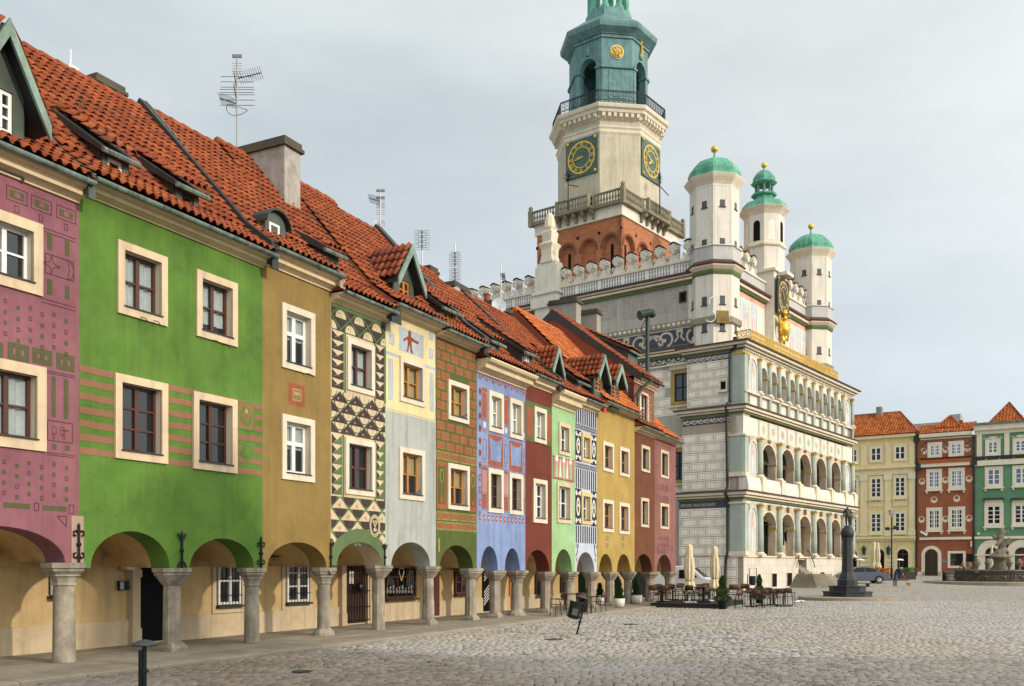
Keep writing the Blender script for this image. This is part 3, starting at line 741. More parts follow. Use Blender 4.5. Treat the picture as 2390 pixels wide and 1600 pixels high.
for q in [(105, 140, 305, 360), (285, 312, 370, 425), (470, 495, 440, 490)]: prect(D, zz2, *q, P_LINE, 0, .01)
for q in [(345, 380, 510, 630), (475, 508, 560, 675), (345, 382, 845, 960), (475, 507, 895, 990)]: prect(D, zz2, *q, P_DKGREEN)
u0, u1, z0, z1 = prect(D, zz2, 330, 542, 655, 805, P_LINE, 0, .014); cu, cz = (u0 + u1) / 2, (z0 + z1) / 2
star = [(cu - .16 + (.17 if i % 2 == 0 else .05) * math.cos(i * math.pi / 4), cz + (.15 if i % 2 == 0 else .05) * math.sin(i * math.pi / 4)) for i in range(9)]
D.band(star, .012, P_LINE)
D.band([(cu + .14 + .13 * math.cos(t), cz + .17 * math.sin(t)) for t in [-1.5 + 3 * i / 10 for i in range(11)]], .014, P_LINE); D.band([(cu + .12 + .06 * math.cos(t), cz + .17 * math.sin(t)) for t in [-1.5 + 3 * i / 10 for i in range(11)]], .012, P_LINE)
for q in [(318, 555, 470, 478), (300, 548, 985, 993)]:
    a, b = ROW.hit(*zz2(q[0], q[2])); c = ROW.U(zz2(q[1], 0)[0]); D.rect(a, c, b - .012, b, P_LINE); D.rect(a, c, b - .07, b - .058, P_LINE)
for q in [(57, 212, 1305, 1430), (237, 382, 1345, 1460), (412, 545, 1385, 1505), (-100, 22, 1290, 1400)]:
    u0, u1, z0, z1 = prect(D, zz2, *q, P_DKGREEN, 0, .085); c, e = (u0 + u1) / 2, (z0 + z1) / 2; D.rect(c - .045, c + .045, e - .045, e + .045, P_DKGREEN)
for conv, X, Y0, dy, n, sl in ((zz2, [38, 133, 222, 308, 393, 483], 990, 80, 4, .28), (zz3, [28, 123, 212, 303, 394, 485], 790, 76, 4, .05)):
    for i, x in enumerate(X):
        for k in range(n):
            y = Y0 + dy * k + (x - 38) * sl + (25 if i % 2 else 0); prect(D, conv, x - 11, x + 12, y, y + 31, P_DKGREEN if (i + k) % 3 else P_LINE, 0, 0 if (i + k) % 3 else .01)
for q in [(377, 407, 180, 475), (468, 500, 198, 490), (377, 413, 672, 712), (477, 512, 685, 722), (25, 220, 1103, 1140), (313, 486, 1125, 1160)]: prect(D, zz3, *q, P_DKGREEN)
for q in [(345, 532, 497, 650), (248, 285, 1105, 1165), (503, 542, 1120, 1190)]: prect(D, zz3, *q, P_LINE, 0, .014)
for q in [(380, 412, 545, 600), (440, 470, 550, 610), (452, 500, 570, 580), (385, 400, 600, 640), (455, 475, 600, 640)]: prect(D, zz3, *q, P_LINE, 0, .008)
for yy in (135, 150, 735, 750):
    a, b = ROW.hit(*zz3(340, yy)); D.rect(a, ROW.U(zz3(545, 0)[0]), b - .012, b, P_LINE)
a = [zz3(418, 1205), zz3(487, 1208), zz3(484, 1282)]; D.band([ROW.hit(*p) for p in a + a[:1]], .014, P_LINE)
D.done()
R0 = h['R']
# wall dormer with a white window at the far left of the roof
R0.gable((-70, 55, 320), (-30, 30, 165, 290), (0, 75), 170, M_WHITE, 2, 3, over=.28)
R0.strip(h['u1'] - .02, .16, .07, M_GREENMET, M_COPPER, 'verge_flashing')

# ---------------------------------------------------------------- leaf green house
h = base_house('arcaded_house', 'leaf green house with rose stripes between its lower windows', 184, 613, C_GREEN, (615.5, 627), (633, 592), [(211, 396, 1239), (443, 593, 1256)],
               [(272.6, 388, 272.6, 558, 729), (456.6, 551.7, 456.6, 627, 783), (266.3, 389, 266.3, 869, 1068), (448.6, 551, 448.6, 911.5, 1092.7)], 1325, (322, 256),
               [dict(mat=M_BROWN, cols=2, rows=2, curtain=(M_CURT, 1)), dict(mat=M_BROWN, cols=2, rows=2, curtain=(M_CURT, .8)), dict(mat=M_BROWN, cols=2, rows=3, glass=M_GLASS_D), dict(mat=M_BROWN, cols=2, rows=3, glass=M_GLASS_D)],
               n_obj=300, surr=.145)
H1 = h; D = h['D']
zt, zb_ = ROW.Z(184, 850), ROW.Z(184, 1058); n = 13
for i in range(n):
    if i % 2 == 0:
        d0 = zb_ + (zt - zb_) * i / n; d1 = zb_ + (zt - zb_) * (i + 1) / n
        u = h['u0'] + .01
        N = 30; wob = [RND.uniform(-.008, .008) for _ in range(N + 1)]
        for k in range(N):
            a, b = u + (h['u1'] - u - .01) * k / N, u + (h['u1'] - u - .01) * (k + 1) / N
            D.poly([(a, d0 + wob[k]), (b, d0 + wob[k + 1]), (b, d1 + wob[k + 1]), (a, d1 + wob[k])], P_STRIPE)
# painted sundial beside the right window
cu, cz = ROW.hit(574, 971); D.rect(cu - .23, cu + .23, cz - .26, cz + .26, P_STRIPE, 1); D.ring(cu - .26, cu + .26, cz - .29, cz + .29, .03, C_GREEN, 2); D.ell(cu, cz, .19, .21, C_GREEN, 2); D.ell(cu, cz, .12, .13, P_STRIPE, 3)
D.ell(cu, cz + .1, .045, .06, P_OCHRE, 4); D.band([(cu, cz + .06), (cu + .01, cz - .06)], .03, C_GREEN, 4)
cu2, cz2 = ROW.hit(577, 1055); D.ell(cu2, cz2, .19, .20, C_GREEN, 2); D.ell(cu2, cz2 + .02, .13, .14, P_GREEN, 3); D.ell(cu2, cz2 + .02, .11, .12, C_GREEN, 4)
for du in (-.03, .06): D.band([(cu2 + du, cz2 + .2), (cu2 + du, cz - .3)], .012, P_GREEN, 2)
D.done()
R1 = h['R']
R1.shed((239, 300, 408), (251, 287, 364, 405), 62, (150, 275), M_WHITE)
R1.shed((410, 463, 484), (424, 453, 447, 480), 56, (330, 372), M_BROWN)
R1.strip(h['u1'], .30, .10, M_DARKMET, M_COPPER)
# ---------------------------------------------------------------- ochre house
h = base_house('arcaded_house', 'plain olive ochre house with a small red plaque between two white windows', 613, 772, C_OCHRE, (774, 682), (801, 645), [(624, 762, 1265)],
               [(656, 732.6, 656, 704.5, 855.8), (656, 732, 656, 964.6, 1117)], 1324, (512, 349), dict(mat=M_WHITE, cols=2, rows=2, rowpos=[0, .62, 1], bar=.06, curtain=(M_CURT, .5)), n_obj=180, surr=.145, smat=M_SURR_W)
H2 = h; D = h['D']
u0, z1 = ROW.hit(674, 892); u1, z0 = ROW.hit(711, 950); z0 = ROW.Z(674, 942)
D.rect(u0, u1, z0, z1, P_RED); D.ring(u0 + .12, u1 - .12, z0 + .1, z1 - .1, .025, P_OCHRE, 1); D.rect(u0 + .145, u1 - .145, z0 + .125, z1 - .125, C_OCHRE, 1)
cu = (u0 + u1) / 2; D.rect(cu - .05, cu + .05, z0 + .16, z1 - .3, P_OCHRE, 2); D.rect(cu - .1, cu + .1, z1 - .25, z1 - .17, P_OCHRE, 2)
D.done()
R2 = h['R']
u_mid = ROW.U(731)
R2.strip(ROW.U(716), .05, .03, M_COPPER, None, 'copper_verge', .1)
R2.shed((753, 790, 622), (762, 785, 602, 618), 42, (690, 545), M_BROWN)
# small round-topped dormer
u0, w_, zb_ = R2.hit(619, 552); u1 = ROW.U(667, w_); d = MB(); zt = ROW.Z(643, 495, w_); sp = ROW.Z(619, 518, w_)
arcp = [((u0 + u1) / 2 - (u1 - u0) / 2 * math.cos(math.pi * i / 8), sp + (zt - sp) * math.sin(math.pi * i / 8)) for i in range(9)]
root_d = empty('dormer', ROW.P((u0 + u1) / 2, w_, zb_)); root_d.parent = h['root']; root_d.location = tuple(wloc(root_d)[i] - wloc(h['root'])[i] for i in range(3))
d.extr_w(ROW, [(u0, zb_ - .2)] + arcp + [(u1, zb_ - .2)], w_ - 1.9, w_); d.build('dormer_front', M_GREENMET, root_d)
d = MB(); k = 1.12; arcq = [((u0 + u1) / 2 + (a - (u0 + u1) / 2) * 1.18, b + .06) for a, b in arcp]
d.extr_w(ROW, arcq + [(a, b - .05) for a, b in arcq[::-1]], w_ - 1.9, w_ + .12); d.build('dormer_roof', M_DARKMET, root_d)
uw0, uw1 = ROW.U(627, w_), ROW.U(651, w_); window(root_d, ROW, uw0, uw1, zb_ + .05, ROW.Z(627, 516, w_), M_WHITE, 1, 1, M_GLASS, inset=-.02, wbase=w_, sill=False, room=False)
R2.strip(h['u1'], .06, .10, plaster('mortar_fillet', (.33, .25, .19), .3), None, 'mortar_fillet')
# ---------------------------------------------------------------- cream and black sgraffito house
h = base_house('arcaded_house', 'cream house covered in black and green fish-scale sgraffito', 772, 899, C_FISH, (900, 754), (919, 727), [(785, 889, 1265)],
               [(809, 872, 809, 786, 908), (804, 873, 804, 1019, 1151.7)], 1319, (640, 405), [dict(mat=M_BROWN, cols=2, rows=2, curtain=(M_CURT, 1)), dict(mat=M_BROWN, cols=2, rows=2, rowpos=[0, .5, 1], glass=M_GLASS_D)], n_obj=150, surr=.135, smat=M_SURR_W)
H3 = h; D = h['D']; u0, u1 = h['u0'] + .01, h['u1'] - .01; W = u1 - u0
(a1, b1, c1, d1), (a2, b2, c2, d2) = h['ops']; zbot = h['zs'] + .15
def lattice(z0, z1, kind, cw, ch):
    box = (u0, u1, z0, z1)
    nr = int((z1 - z0) / (ch / 2)) + 3
    for r in range(-1, nr):
        for c in range(-1, int(W / cw) + 3):
            u, z = u0 + c * cw + (cw / 2 if r % 2 else 0), z1 - r * ch / 2; a, b = cw / 2, ch / 2
            if kind == 0:      # dark ground, cream half moons
                D.poly([(u - a, z), (u, z - b), (u + a, z), (u, z + b)], P_DARK, 0, box)
                D.ell(u, z - b * .1, a * .62, b * .75, P_GREEN, 1, 10, 0, math.pi, box); D.ell(u, z - b * .1, a * .54, b * .64, C_FISH, 2, 10, 0, math.pi, box); D.band([(u, z), (u, z + b * .5)], .01, P_GREEN, 3, box)
                D.ell(u - a * .22, z + b * .25, .02, .025, P_DARK, 3, 6, clip=box)
                D.band([(u - a, z), (u, z - b)], .035, P_GREEN, 1, box); D.band([(u, z - b), (u + a, z)], .035, P_GREEN, 1, box)
            elif kind == 1:    # dark above, cream bowl below
                D.poly([(u - a * .94, z), (u + a * .94, z), (u, z + b * .92)], P_DARK, 0, box)
                D.ell(u, z, a * .66, b * .74, P_GREEN, 0, 10, math.pi, 2 * math.pi, box); D.ell(u, z, a * .56, b * .62, C_FISH, 1, 10, math.pi, 2 * math.pi, box)
                D.band([(u, z + b * .5), (u, z - b * .4)], .01, P_RED, 2, box); D.ell(u - a * .2, z + b * .3, .022, .026, C_FISH, 2, 6, clip=box)
                D.band([(u - a, z), (u, z - b)], .016, P_DARK, 2, box); D.band([(u, z - b), (u + a, z)], .016, P_DARK, 2, box)
            else:              # green diamonds, dark bowl below a cream tent
                D.poly([(u - a, z), (u, z - b), (u + a, z)], P_GREEN, 0, box)
                D.ell(u, z, a * .62, b * .72, P_DARK, 1, 10, math.pi, 2 * math.pi, box); D.ell(u - a * .15, z + b * .3, .02, .024, P_RED, 1, 6, clip=box); D.band([(u, z), (u, z + b * .5)], .01, P_RED, 1, box)
                D.band([(u - a, z), (u, z + b)], .012, P_GREEN, 1, box); D.band([(u + a, z), (u, z + b)], .012, P_GREEN, 1, box)
def hourglass(ua, ub, z0, z1, n, alt):
    dz = (z1 - z0) / n; um = (ua + ub) / 2
    for i in range(n):
        zc = z0 + dz * (i + .5)
        D.poly([(ua, zc - dz * .45), (ub, zc - dz * .45), (um, zc)], alt if i % 1 == 0 else P_DARK)
        D.poly([(ua, zc - dz * .5), (ua, zc + dz * .5), (ua + (um - ua) * .9, zc + dz * .02)], P_DARK); D.poly([(ub, zc - dz * .5), (ub, zc + dz * .5), (ub - (um - ua) * .9, zc + dz * .02)], P_DARK if alt is P_DARK else alt)
lattice(d1 + .08, h['zb'] + .02, 0, .74, .60); D.rect(u0, u1, h['zb'] - .10, h['zb'] + .03, P_GREEN, 4)
hourglass(u0 + .02, a1 - .12, c1 - .05, d1 + .06, 6, P_DARK); hourglass(b1 + .1, u1 - .05, c1 - .05, d1 + .06, 6, P_DARK)
for uu in (a1 - .1, b1 + .02, u1 - .045): D.rect(uu, uu + .07, c1 - .1, d1 + .08, P_GREEN, 1)
lattice(d2 + .06, c1 - .10, 1, .66, .50)
hourglass(u0 + .02, a2 - .1, c2 - .05, d2 + .02, 6, P_GREEN); hourglass(b2 + .1, u1 - .05, c2 - .05, d2 + .02, 6, P_GREEN)
for uu in (a2 - .08, b2 + .02, u1 - .045): D.rect(uu, uu + .06, c2 - .1, d2 + .05, P_GREEN, 1)
lattice(h['A'][0][2] - .1, c2 - .08, 2, .70, .56)
# green band round the arch
ua, ub, zc = h['A'][0]; pts = []; um = (ua + ub) / 2; ra = (ub - ua) / 2
for i in range(20):
    t0, t1 = math.pi * i / 20, math.pi * (i + 1) / 20
    q = lambda t, k, e: (min(max(um - (ra + e) * math.cos(t), u0), u1), h['zs'] + (zc - h['zs'] + e) * math.sin(t))
    D.poly([q(t0, 1, .004), q(t1, 1, .004), q(t1, 1, .33), q(t0, 1, .33)], P_GREEN, 5)
D.rect(u0, ua, h['zs'], h['zs'] + .3, P_GREEN, 4); D.rect(ub, u1, h['zs'], h['zs'] + .3, P_GREEN, 4)
cu, cz = ROW.hit(873, 1227); D.ell(cu, cz, .24, .30, P_GREEN, 6, 20); D.ell(cu, cz, .225, .285, C_FISH, 7, 20); D.ell(cu, cz, .16, .20, P_DARK, 8, 20)
for k in range(26):
    t = 2 * math.pi * k / 26; D.band([(cu + .175 * math.cos(t), cz + .225 * math.sin(t)), (cu + .21 * math.cos(t + .06), cz + .268 * math.sin(t + .06))], .014, P_DARK, 8)
for d_ in (-.07, 0, .07): D.band([(cu, cz - .05), (cu + d_, cz + .1)], .025, C_FISH, 9); D.ell(cu + d_, cz + .1, .03, .045, C_FISH, 9, 8)
D.ell(cu, cz - .1, .08, .045, C_FISH, 9, 10)
D.done('sgraffito'); R3 = h['R']; R3.strip(h['u1'], .16, .22, M_DARKMET)
# ---------------------------------------------------------------- grey house
h = base_house('arcaded_house', 'blue grey house with yellow painted panels and a rust figure under its eaves', 899, 1017, C_GREY, (1018, 777), (1015, 745), [(913, 1004, 1265)],
               [(932, 989.6, 932, 830.4, 934.8), (930.6, 989, 930.6, 1041.5, 1163)], 1321, (800, 488), [dict(mat=M_ORANGE, cols=2, rows=2, curtain=(M_BLIND, 1)), dict(mat=M_ORANGE, cols=2, rows=2, curtain=(M_BLIND, .52))], n_obj=120, surr=.135, smat=M_SURR_W)
H4 = h; D = h['D']; u0, u1 = h['u0'] + .01, h['u1'] - .01; (a1, b1, c1, d1), _ = h['ops']; zp = c1 - .28
D.rect(u0 + .02, u1 - .04, zp, h['zb'] + .02, P_PYELLOW); D.rect(u0, u1, zp - .05, zp - .02, P_PYELLOW); D.rect(u0 + .02, u1 - .02, d1 - .06, d1 + .02, P_GREYB, 1)
fu0, fz1 = ROW.hit(931, 760); fu1 = ROW.U(988); fz0 = ROW.Z(931, 816); D.rect(fu0, fu1, fz0, fz1, P_GREYB, 1)
for (a, b, c, e) in ((u0 + .14, u0 + .4, d1 + .75, d1 + 1.05), (u0 + .14, u0 + .4, d1 + .22, d1 + .52), (u1 - .36, u1 - .14, d1 + .75, d1 + 1.05), (u1 - .36, u1 - .14, d1 + .22, d1 + .52), (u0 + .12, u0 + .34, c1 - .05, d1 - .15), (u1 - .32, u1 - .12, c1 - .05, d1 - .15)): D.rect(a, b, c, e, P_GREYB, 1); D.band([(a + .05, c + .05), ((a + b) / 2, (c + e) / 2), (b - .06, e - .05)], .02, P_PYELLOW, 2)
fu = fu0 + (fu1 - fu0) * .42; F = lambda x, y: (fu + x * .95, fz0 + .03 + (fz1 - fz0 - .06) * y)
D.poly([F(-.13, .62), F(-.1, .74), F(.1, .74), F(.13, .6), F(.08, .4), F(-.09, .4)], P_RUST, 3); D.ell(*F(0, .87), .075, .10, P_RUST, 3, 10); D.rect(F(-.03, 0)[0], F(.03, 0)[0], F(0, .72)[1], F(0, .8)[1], P_RUST, 4)
D.poly([F(-.09, .42), F(0, .42), F(-.06, .2), F(-.08, .02), F(-.2, 0), F(-.13, .08)], P_RUST, 5); D.poly([F(.0, .42), F(.08, .42), F(.1, .2), F(.17, .0), F(.06, .02), F(.03, .2)], P_RUST, 6)
D.band([F(.08, .69), F(.22, .62), F(.38, .60)], .06, P_RUST, 7); D.band([F(-.09, .69), F(-.2, .58), F(-.27, .52)], .055, P_RUST, 7); D.ell(*F(.4, .6), .04, .04, P_RUST, 8, 8); D.ell(*F(-.28, .5), .035, .035, P_RUST, 8, 8)
D.band([F(.33 + .1 * math.sin(t * 2.3), .9 - .28 * t) for t in [i * .4 for i in range(9)]], .015, P_PYELLOW, 2)
D.done(); R4 = h['R']
R4.gable((918, 966, 690), (931, 956, 648, 694), (950, 586), 640, M_ORANGE, 2, 2, M_TILE_D)
# ---------------------------------------------------------------- moss green brick-pattern house
h = base_house('arcaded_house', 'moss green house painted all over with red brick blocks', 1017, 1113, C_BRICKG, (1122.5, 827.6), (1140, 809), [(1026, 1104, 1272)],
               [(1044.5, 1092.7, 1044.5, 884, 977.7), (1043.6, 1093.6, 1043.6, 1079.4, 1187)], 1326, (930, 572), [dict(mat=M_ORANGE, cols=2, rows=2, curtain=(M_BLIND, 1)), dict(mat=M_ORANGE, cols=2, rows=2, curtain=(M_BLIND, .5))], surr=.135, smat=M_SURR_W)
H5 = h; D = h['D']; u0, u1 = h['u0'] + .02, h['u1'] - .02; (a1, b1, c1, d1), (a2, b2, c2, d2) = h['ops']; W = u1 - u0
zlow = ROW.Z(1017, 1248); top = h['zb'] - .04; rh = .285; bw = W / 4.5; r = 0; z = top
while z - rh > zlow - .05:
    for c in range(-1, 6):
        a = u0 + c * bw + (bw / 2 if r % 2 else 0) + .02; b = a + bw - .045; a, b = max(a, u0), min(b, u1); zc0, zc1 = z - rh + .03, z - .02
        if b - a < .1: continue
        if any(b > o[0] - .02 and a < o[1] + .02 and zc1 > o[2] and zc0 < o[3] for o in h['ops']) and not any(a < o[0] - .08 or b > o[1] + .08 for o in h['ops']): continue
        if c2 - .05 < z - rh / 2 < d2 + .02: continue
        D.ring(a, b, zc0, zc1, .016, P_OCHRE if (r > 10) else P_RED); D.ring(a + .035, b - .035, zc0 + .03, zc1 - .03, .012, P_OCHRE); D.rect(a + .06, b - .06, zc0 + .055, zc1 - .055, P_RED)
    z -= rh; r += 1
for (a, b) in ((u0 + .02, a2 - .05), (b2 + .05, u1 - .02)):
    D.rect(a, b, c2 - .02, d2, P_RED, 1); D.rect(a + .06, b - .06, c2 + .12, d2 - .12, C_BRICKG, 2); m = (a + b) / 2
    D.ell(m, d2 - .4, .11, .2, P_OCHRE, 3, 10); D.ell(m, d2 - .4, .09, .17, C_BRICKG, 4, 10); D.rect(m - .02, m + .02, c2 + .3, d2 - .55, P_RED, 3); D.ell(m, c2 + .28, .08, .13, P_RED, 3, 10)
u, z = ROW.hit(1024, 1265); D.rect(u - .03, u + .04, ROW.Z(1024, 1287), ROW.Z(1024, 1256), P_OCHRE, 1)
D.done('sgraffito'); R5 = h['R']
R5.shed((1028, 1064, 752), (1037, 1055.6, 724, 747), 38, (985, 668), M_ORANGE, cols=2, rows=1)
R5.strip(h['u1'], .30, .16, M_DARKMET)
# ---------------------------------------------------------------- blue house
h = base_house('arcaded_house', 'cornflower blue house with red squares and painted drapes', 1113, 1226, C_BLUE, (1223, 909), (1243, 875.5), [(1122, 1162, 1274), (1178, 1213, 1279)],
               [(1139.6, 1173.5, 1139.6, 909.4, 1004.4), (1188.4, 1219, 1188.4, 927, 1019.7), (1138, 1173, 1138, 1091.5, 1194.5), (1187.5, 1219, 1187.5, 1102.6, 1199)], 1331, (1095, 686),
               [dict(mat=M_WHITE, cols=2, rows=2, curtain=(M_CURT, 1)), dict(mat=M_WHITE, cols=2, rows=2, curtain=(M_CURT, 1)), dict(mat=M_BROWN, cols=2, rows=3, glass=M_GLASS_D), dict(mat=M_BROWN, cols=2, rows=3, glass=M_GLASS_D)], surr=.15, smat=M_SURR_W, cproj=.5)
H6 = h; D = h['D']; u0, u1 = h['u0'] + .02, h['u1'] - .02; o = h['ops']; ztop = o[0][3] + .35
for i in range(11):
    z = o[2][2] - .1 + (ztop - o[2][2]) * i / 11; u = u0 + .17; D.rect(u - .07, u + .07, z - .1, z + .1, P_RED); D.rect(u - .035, u + .035, z - .045, z + .045, P_BLACK if i > 3 else C_BLUE, 1)
for i in range(12): u = u0 + .17 + (u1 - u0 - .3) * i / 11; D.rect(u - .06, u + .06, o[2][2] - .27, o[2][2] - .09, P_RED); D.rect(u - .025, u + .025, o[2][2] - .215, o[2][2] - .15, C_STRIPE, 1)
for i in range(8): u = u0 + .17 + (u1 - u0 - .3) * i / 7; D.rect(u - .07, u + .07, ztop - .1, ztop + .1, P_RED); D.rect(u - .03, u + .03, ztop - .04, ztop + .05, C_BLUE, 1); D.ell(u + .2, ztop, .04, .06, P_RED, 0, 8)
cols_ = [(u0 + .28, o[0][0] - .06), (o[0][1] + .05, o[1][0] - .05), (o[1][1] + .04, u1 - .02)]
for a, b in cols_:
    if b - a < .06: continue
    for zz0, zz1, m in ((o[0][2] + .35, o[0][3] - .12, P_RED), (o[2][2] + .1, o[2][2] + .55, P_RED), (o[2][2] + .55, o[2][3] - .1, P_PINKR)):
        D.rect(a + .04, b - .04, zz0, zz1, m); D.ring(a - .01, b + .01, zz0 - .04, zz1 + .04, .012, P_RED)
    D.rect(a, b, o[0][3] - .07, o[0][3] + .02, P_RED); D.rect(a, b, o[2][3] - .07, o[2][3] + .02, P_RED); D.ring(a, b, o[0][2], o[0][2] + .3, .02, P_RED); D.ell((a + b) / 2, o[0][2] + .15, (b - a) * .28, .1, C_STRIPE, 0, 8)
    D.ring(a + .06, b - .06, o[2][3] + .25, o[0][2] - .3, .02, P_RED)
for k in (0, 1):
    a, b = o[k][0], o[k][1]; z0, z1 = o[2 + k][3] + .08, o[k][2] - .1
    D.rect(a, b, z0, z1, P_RED); m = (b - a)
    D.poly([(a + .08 * m, z1 - .05), (a + .25 * m, z1 - .15), (a + .5 * m, z1 - .19), (a + .75 * m, z1 - .15), (b - .08 * m, z1 - .05), (b - .16 * m, z0 + .18), (a + .16 * m, z0 + .18)], C_BLUE, 1)
    for q in range(6): D.rect(a + m * (.15 + .13 * q), a + m * (.17 + .13 * q), z0 + .03, z0 + .13, P_PINKR, 1)
for zz in (o[0][2] - .06, o[2][3] + .05, o[2][3] + .16): D.rect(u0 + .26, u1, zz, zz + .015, P_RED)
D.done(); R6 = h['R']; R6.shed((1140, 1166, 832), (1143.6, 1160, 802, 828), 40, (1100, 752), M_WHITE, cols=2, rows=2)
# ---------------------------------------------------------------- maroon house
h = base_house('arcaded_house', 'narrow maroon house with a green band beside its upper window', 1226, 1288, C_MAROON, (1288, 919), (1310, 896), [(1227, 1282, 1283)],
               [(1245.8, 1274, 1245.8, 947, 1030), (1243.5, 1275.5, 1243.5, 1115.7, 1218.7)], 1334, (1150, 728), [dict(mat=M_WHITE, cols=2, rows=2, curtain=(M_CURT, 1)), dict(mat=M_WHITE, cols=2, rows=3, glass=M_GLASS)], surr=.15, smat=M_SURR_W)
H7 = h; D = h['D']; u0, u1 = h['u0'] + .02, h['u1'] - .02; o = h['ops'][0]
D.rect(u0, u1, o[2] - .02, o[3] + .12, plaster('band_green', (.09, .13, .045)))
for a, b in ((u0 + .08, o[0] - .12), (o[1] + .1, u1 - .08)): D.rect(a, b, o[2] + .15, o[3] - .1, P_RED, 1)
D.done(); R7 = h['R']; R7.strip(h['u0'], .12, .08, M_DARKMET); R7.shed((1219, 1243, 856), (1223, 1237, 821, 850), 38, (1128, 750), M_WHITE, cols=2, rows=3)
R7.strip(h['u1'], .25, .12, M_DARKMET)
# ---------------------------------------------------------------- mint house
h = base_house('arcaded_house', 'narrow mint green house with a painted panel of figures between its windows', 1288, 1341.5, C_MINT, (1342, 965), (1360, 927.6), [(1295.5, 1335, 1281)],
               [(1303, 1330, 1303, 983, 1058.8), (1299, 1332, 1299, 1123.5, 1219)], 1334, (1200, 748), dict(mat=M_WHITE, cols=2, rows=2), surr=.145, smat=M_SURR, cproj=.5)
H8 = h; D = h['D']; u0, u1 = h['u0'] + .06, h['u1'] - .06; z1, z0 = ROW.Z(1290, 1062), ROW.Z(1290, 1116)
D.rect(u0, u1, z0, z1, P_PINKR); D.ring(u0, u1, z0, z1, .05, P_RED, 1); W = u1 - u0
for q in (.18, .5, .82):
    c = u0 + W * q; D.ell(c, z0 + .75, .14, .12, P_WHITE, 1, 10); D.poly([(c - .12, z0 + .08), (c + .12, z0 + .08), (c + .06, z0 + .62), (c - .06, z0 + .62)], C_MINT, 2)
for q in (.34, .66): c = u0 + W * q; D.poly([(c - .1, z0 + .1), (c + .1, z0 + .1), (c, z0 + .9)], P_WHITE, 1)
D.done(); R8 = h['R']; R8.gable((1278, 1298, 884), (1282, 1293.5, 864, 882), (1291, 818), 856, M_WHITE, 2, 2, M_TILE, over=.15)
# ---------------------------------------------------------------- striped house
h = base_house('arcaded_house', 'narrow white house with black vertical stripes and ornament', 1341.5, 1393, C_STRIPE, (1394, 966), (1409, 946), [(1346, 1387, 1288)],
               [(1357, 1378.4, 1357, 1009, 1075), (1356, 1379, 1356, 1147, 1222)], 1335, (1225, 762), dict(mat=M_WHITE, cols=2, rows=2), surr=.15, smat=plaster('yellow_surround', (.62, .47, .22), .1))
H9 = h; D = h['D']; u0, u1 = h['u0'] + .03, h['u1'] - .03; o = h['ops']; W = u1 - u0
def stripes(z0, z1, n=10):
    for i in range(n): a = u0 + W * (i + .25) / n; D.rect(a, a + W * .5 / n, z0, z1, P_BLACK)
def zig(z, n=9):
    for i in range(n):
        for s_ in (-1, 1): D.band([(u0 + W * i / n, z + .1 * s_), (u0 + W * (i + .5) / n, z - .1 * s_), (u0 + W * (i + 1) / n, z + .1 * s_)], .03, P_BLACK)
def panel(z0, z1):
    for a, b in ((u0, o[0][0] - .03), (o[0][1] + .03, u1)):
        D.rect(a, b, z0, z1, P_BLACK); m = (a + b) / 2; w = (b - a)
        D.ell(m, (z0 + z1) / 2, w * .3, (z1 - z0) * .26, P_WHITE, 1, 12); D.ell(m, (z0 + z1) / 2, w * .14, (z1 - z0) * .18, P_BLACK, 2, 10); D.ell(m, (z0 + z1) / 2 + .05, w * .08, (z1 - z0) * .06, P_WHITE, 3, 8)
        for sg in (-1, 1):
            for q in (-1, 1): D.ell(m + q * w * .32, (z0 + z1) / 2 + sg * (z1 - z0) * .38, w * .13, (z1 - z0) * .08, P_WHITE, 1, 8)
        D.band([(m - w * .3, z1 - .1), (m, z1 - .22), (m + w * .3, z1 - .1)], .05, P_WHITE, 1); D.band([(m - w * .3, z0 + .1), (m, z0 + .22), (m + w * .3, z0 + .1)], .05, P_WHITE, 1)
stripes(o[0][3] + .32, h['zb'] + .02); zig(o[0][3] + .2); panel(o[0][2] - .05, o[0][3] + .06); zig(o[0][2] - .2); stripes(o[1][3] + .12, o[0][2] - .32); panel(o[1][2] - .05, o[1][3] + .1); stripes(ROW.Z(1341, 1266), o[1][2] - .08)
zc = ROW.Z(1341, 1285)
for sg, a in ((1, u0 + .15), (-1, u1 - .15)): D.band([(a + .1 * sg, zc + .3), (a + .08 * sg, zc), (a, zc - .12), (a - .1 * sg, zc - .2)], .05, P_BLACK); D.rect(a - .08, a - .03, zc + .12, zc + .26, P_BLACK); D.rect(a + .12, a + .17, zc + .12, zc + .26, P_BLACK); D.rect(a - .02, a + .03, zc - .4, zc - .26, P_BLACK)
D.done(); R9 = h['R']; R9.shed((1343, 1366, 916), (1349, 1360, 892, 911), 30, (1306, 840), M_WHITE, cols=2, rows=3)
R9.strip(h['u1'], .16, .13, simple('red_sheet_metal', (.42, .035, .022), .5, 0, .12), None, 'red_verge')
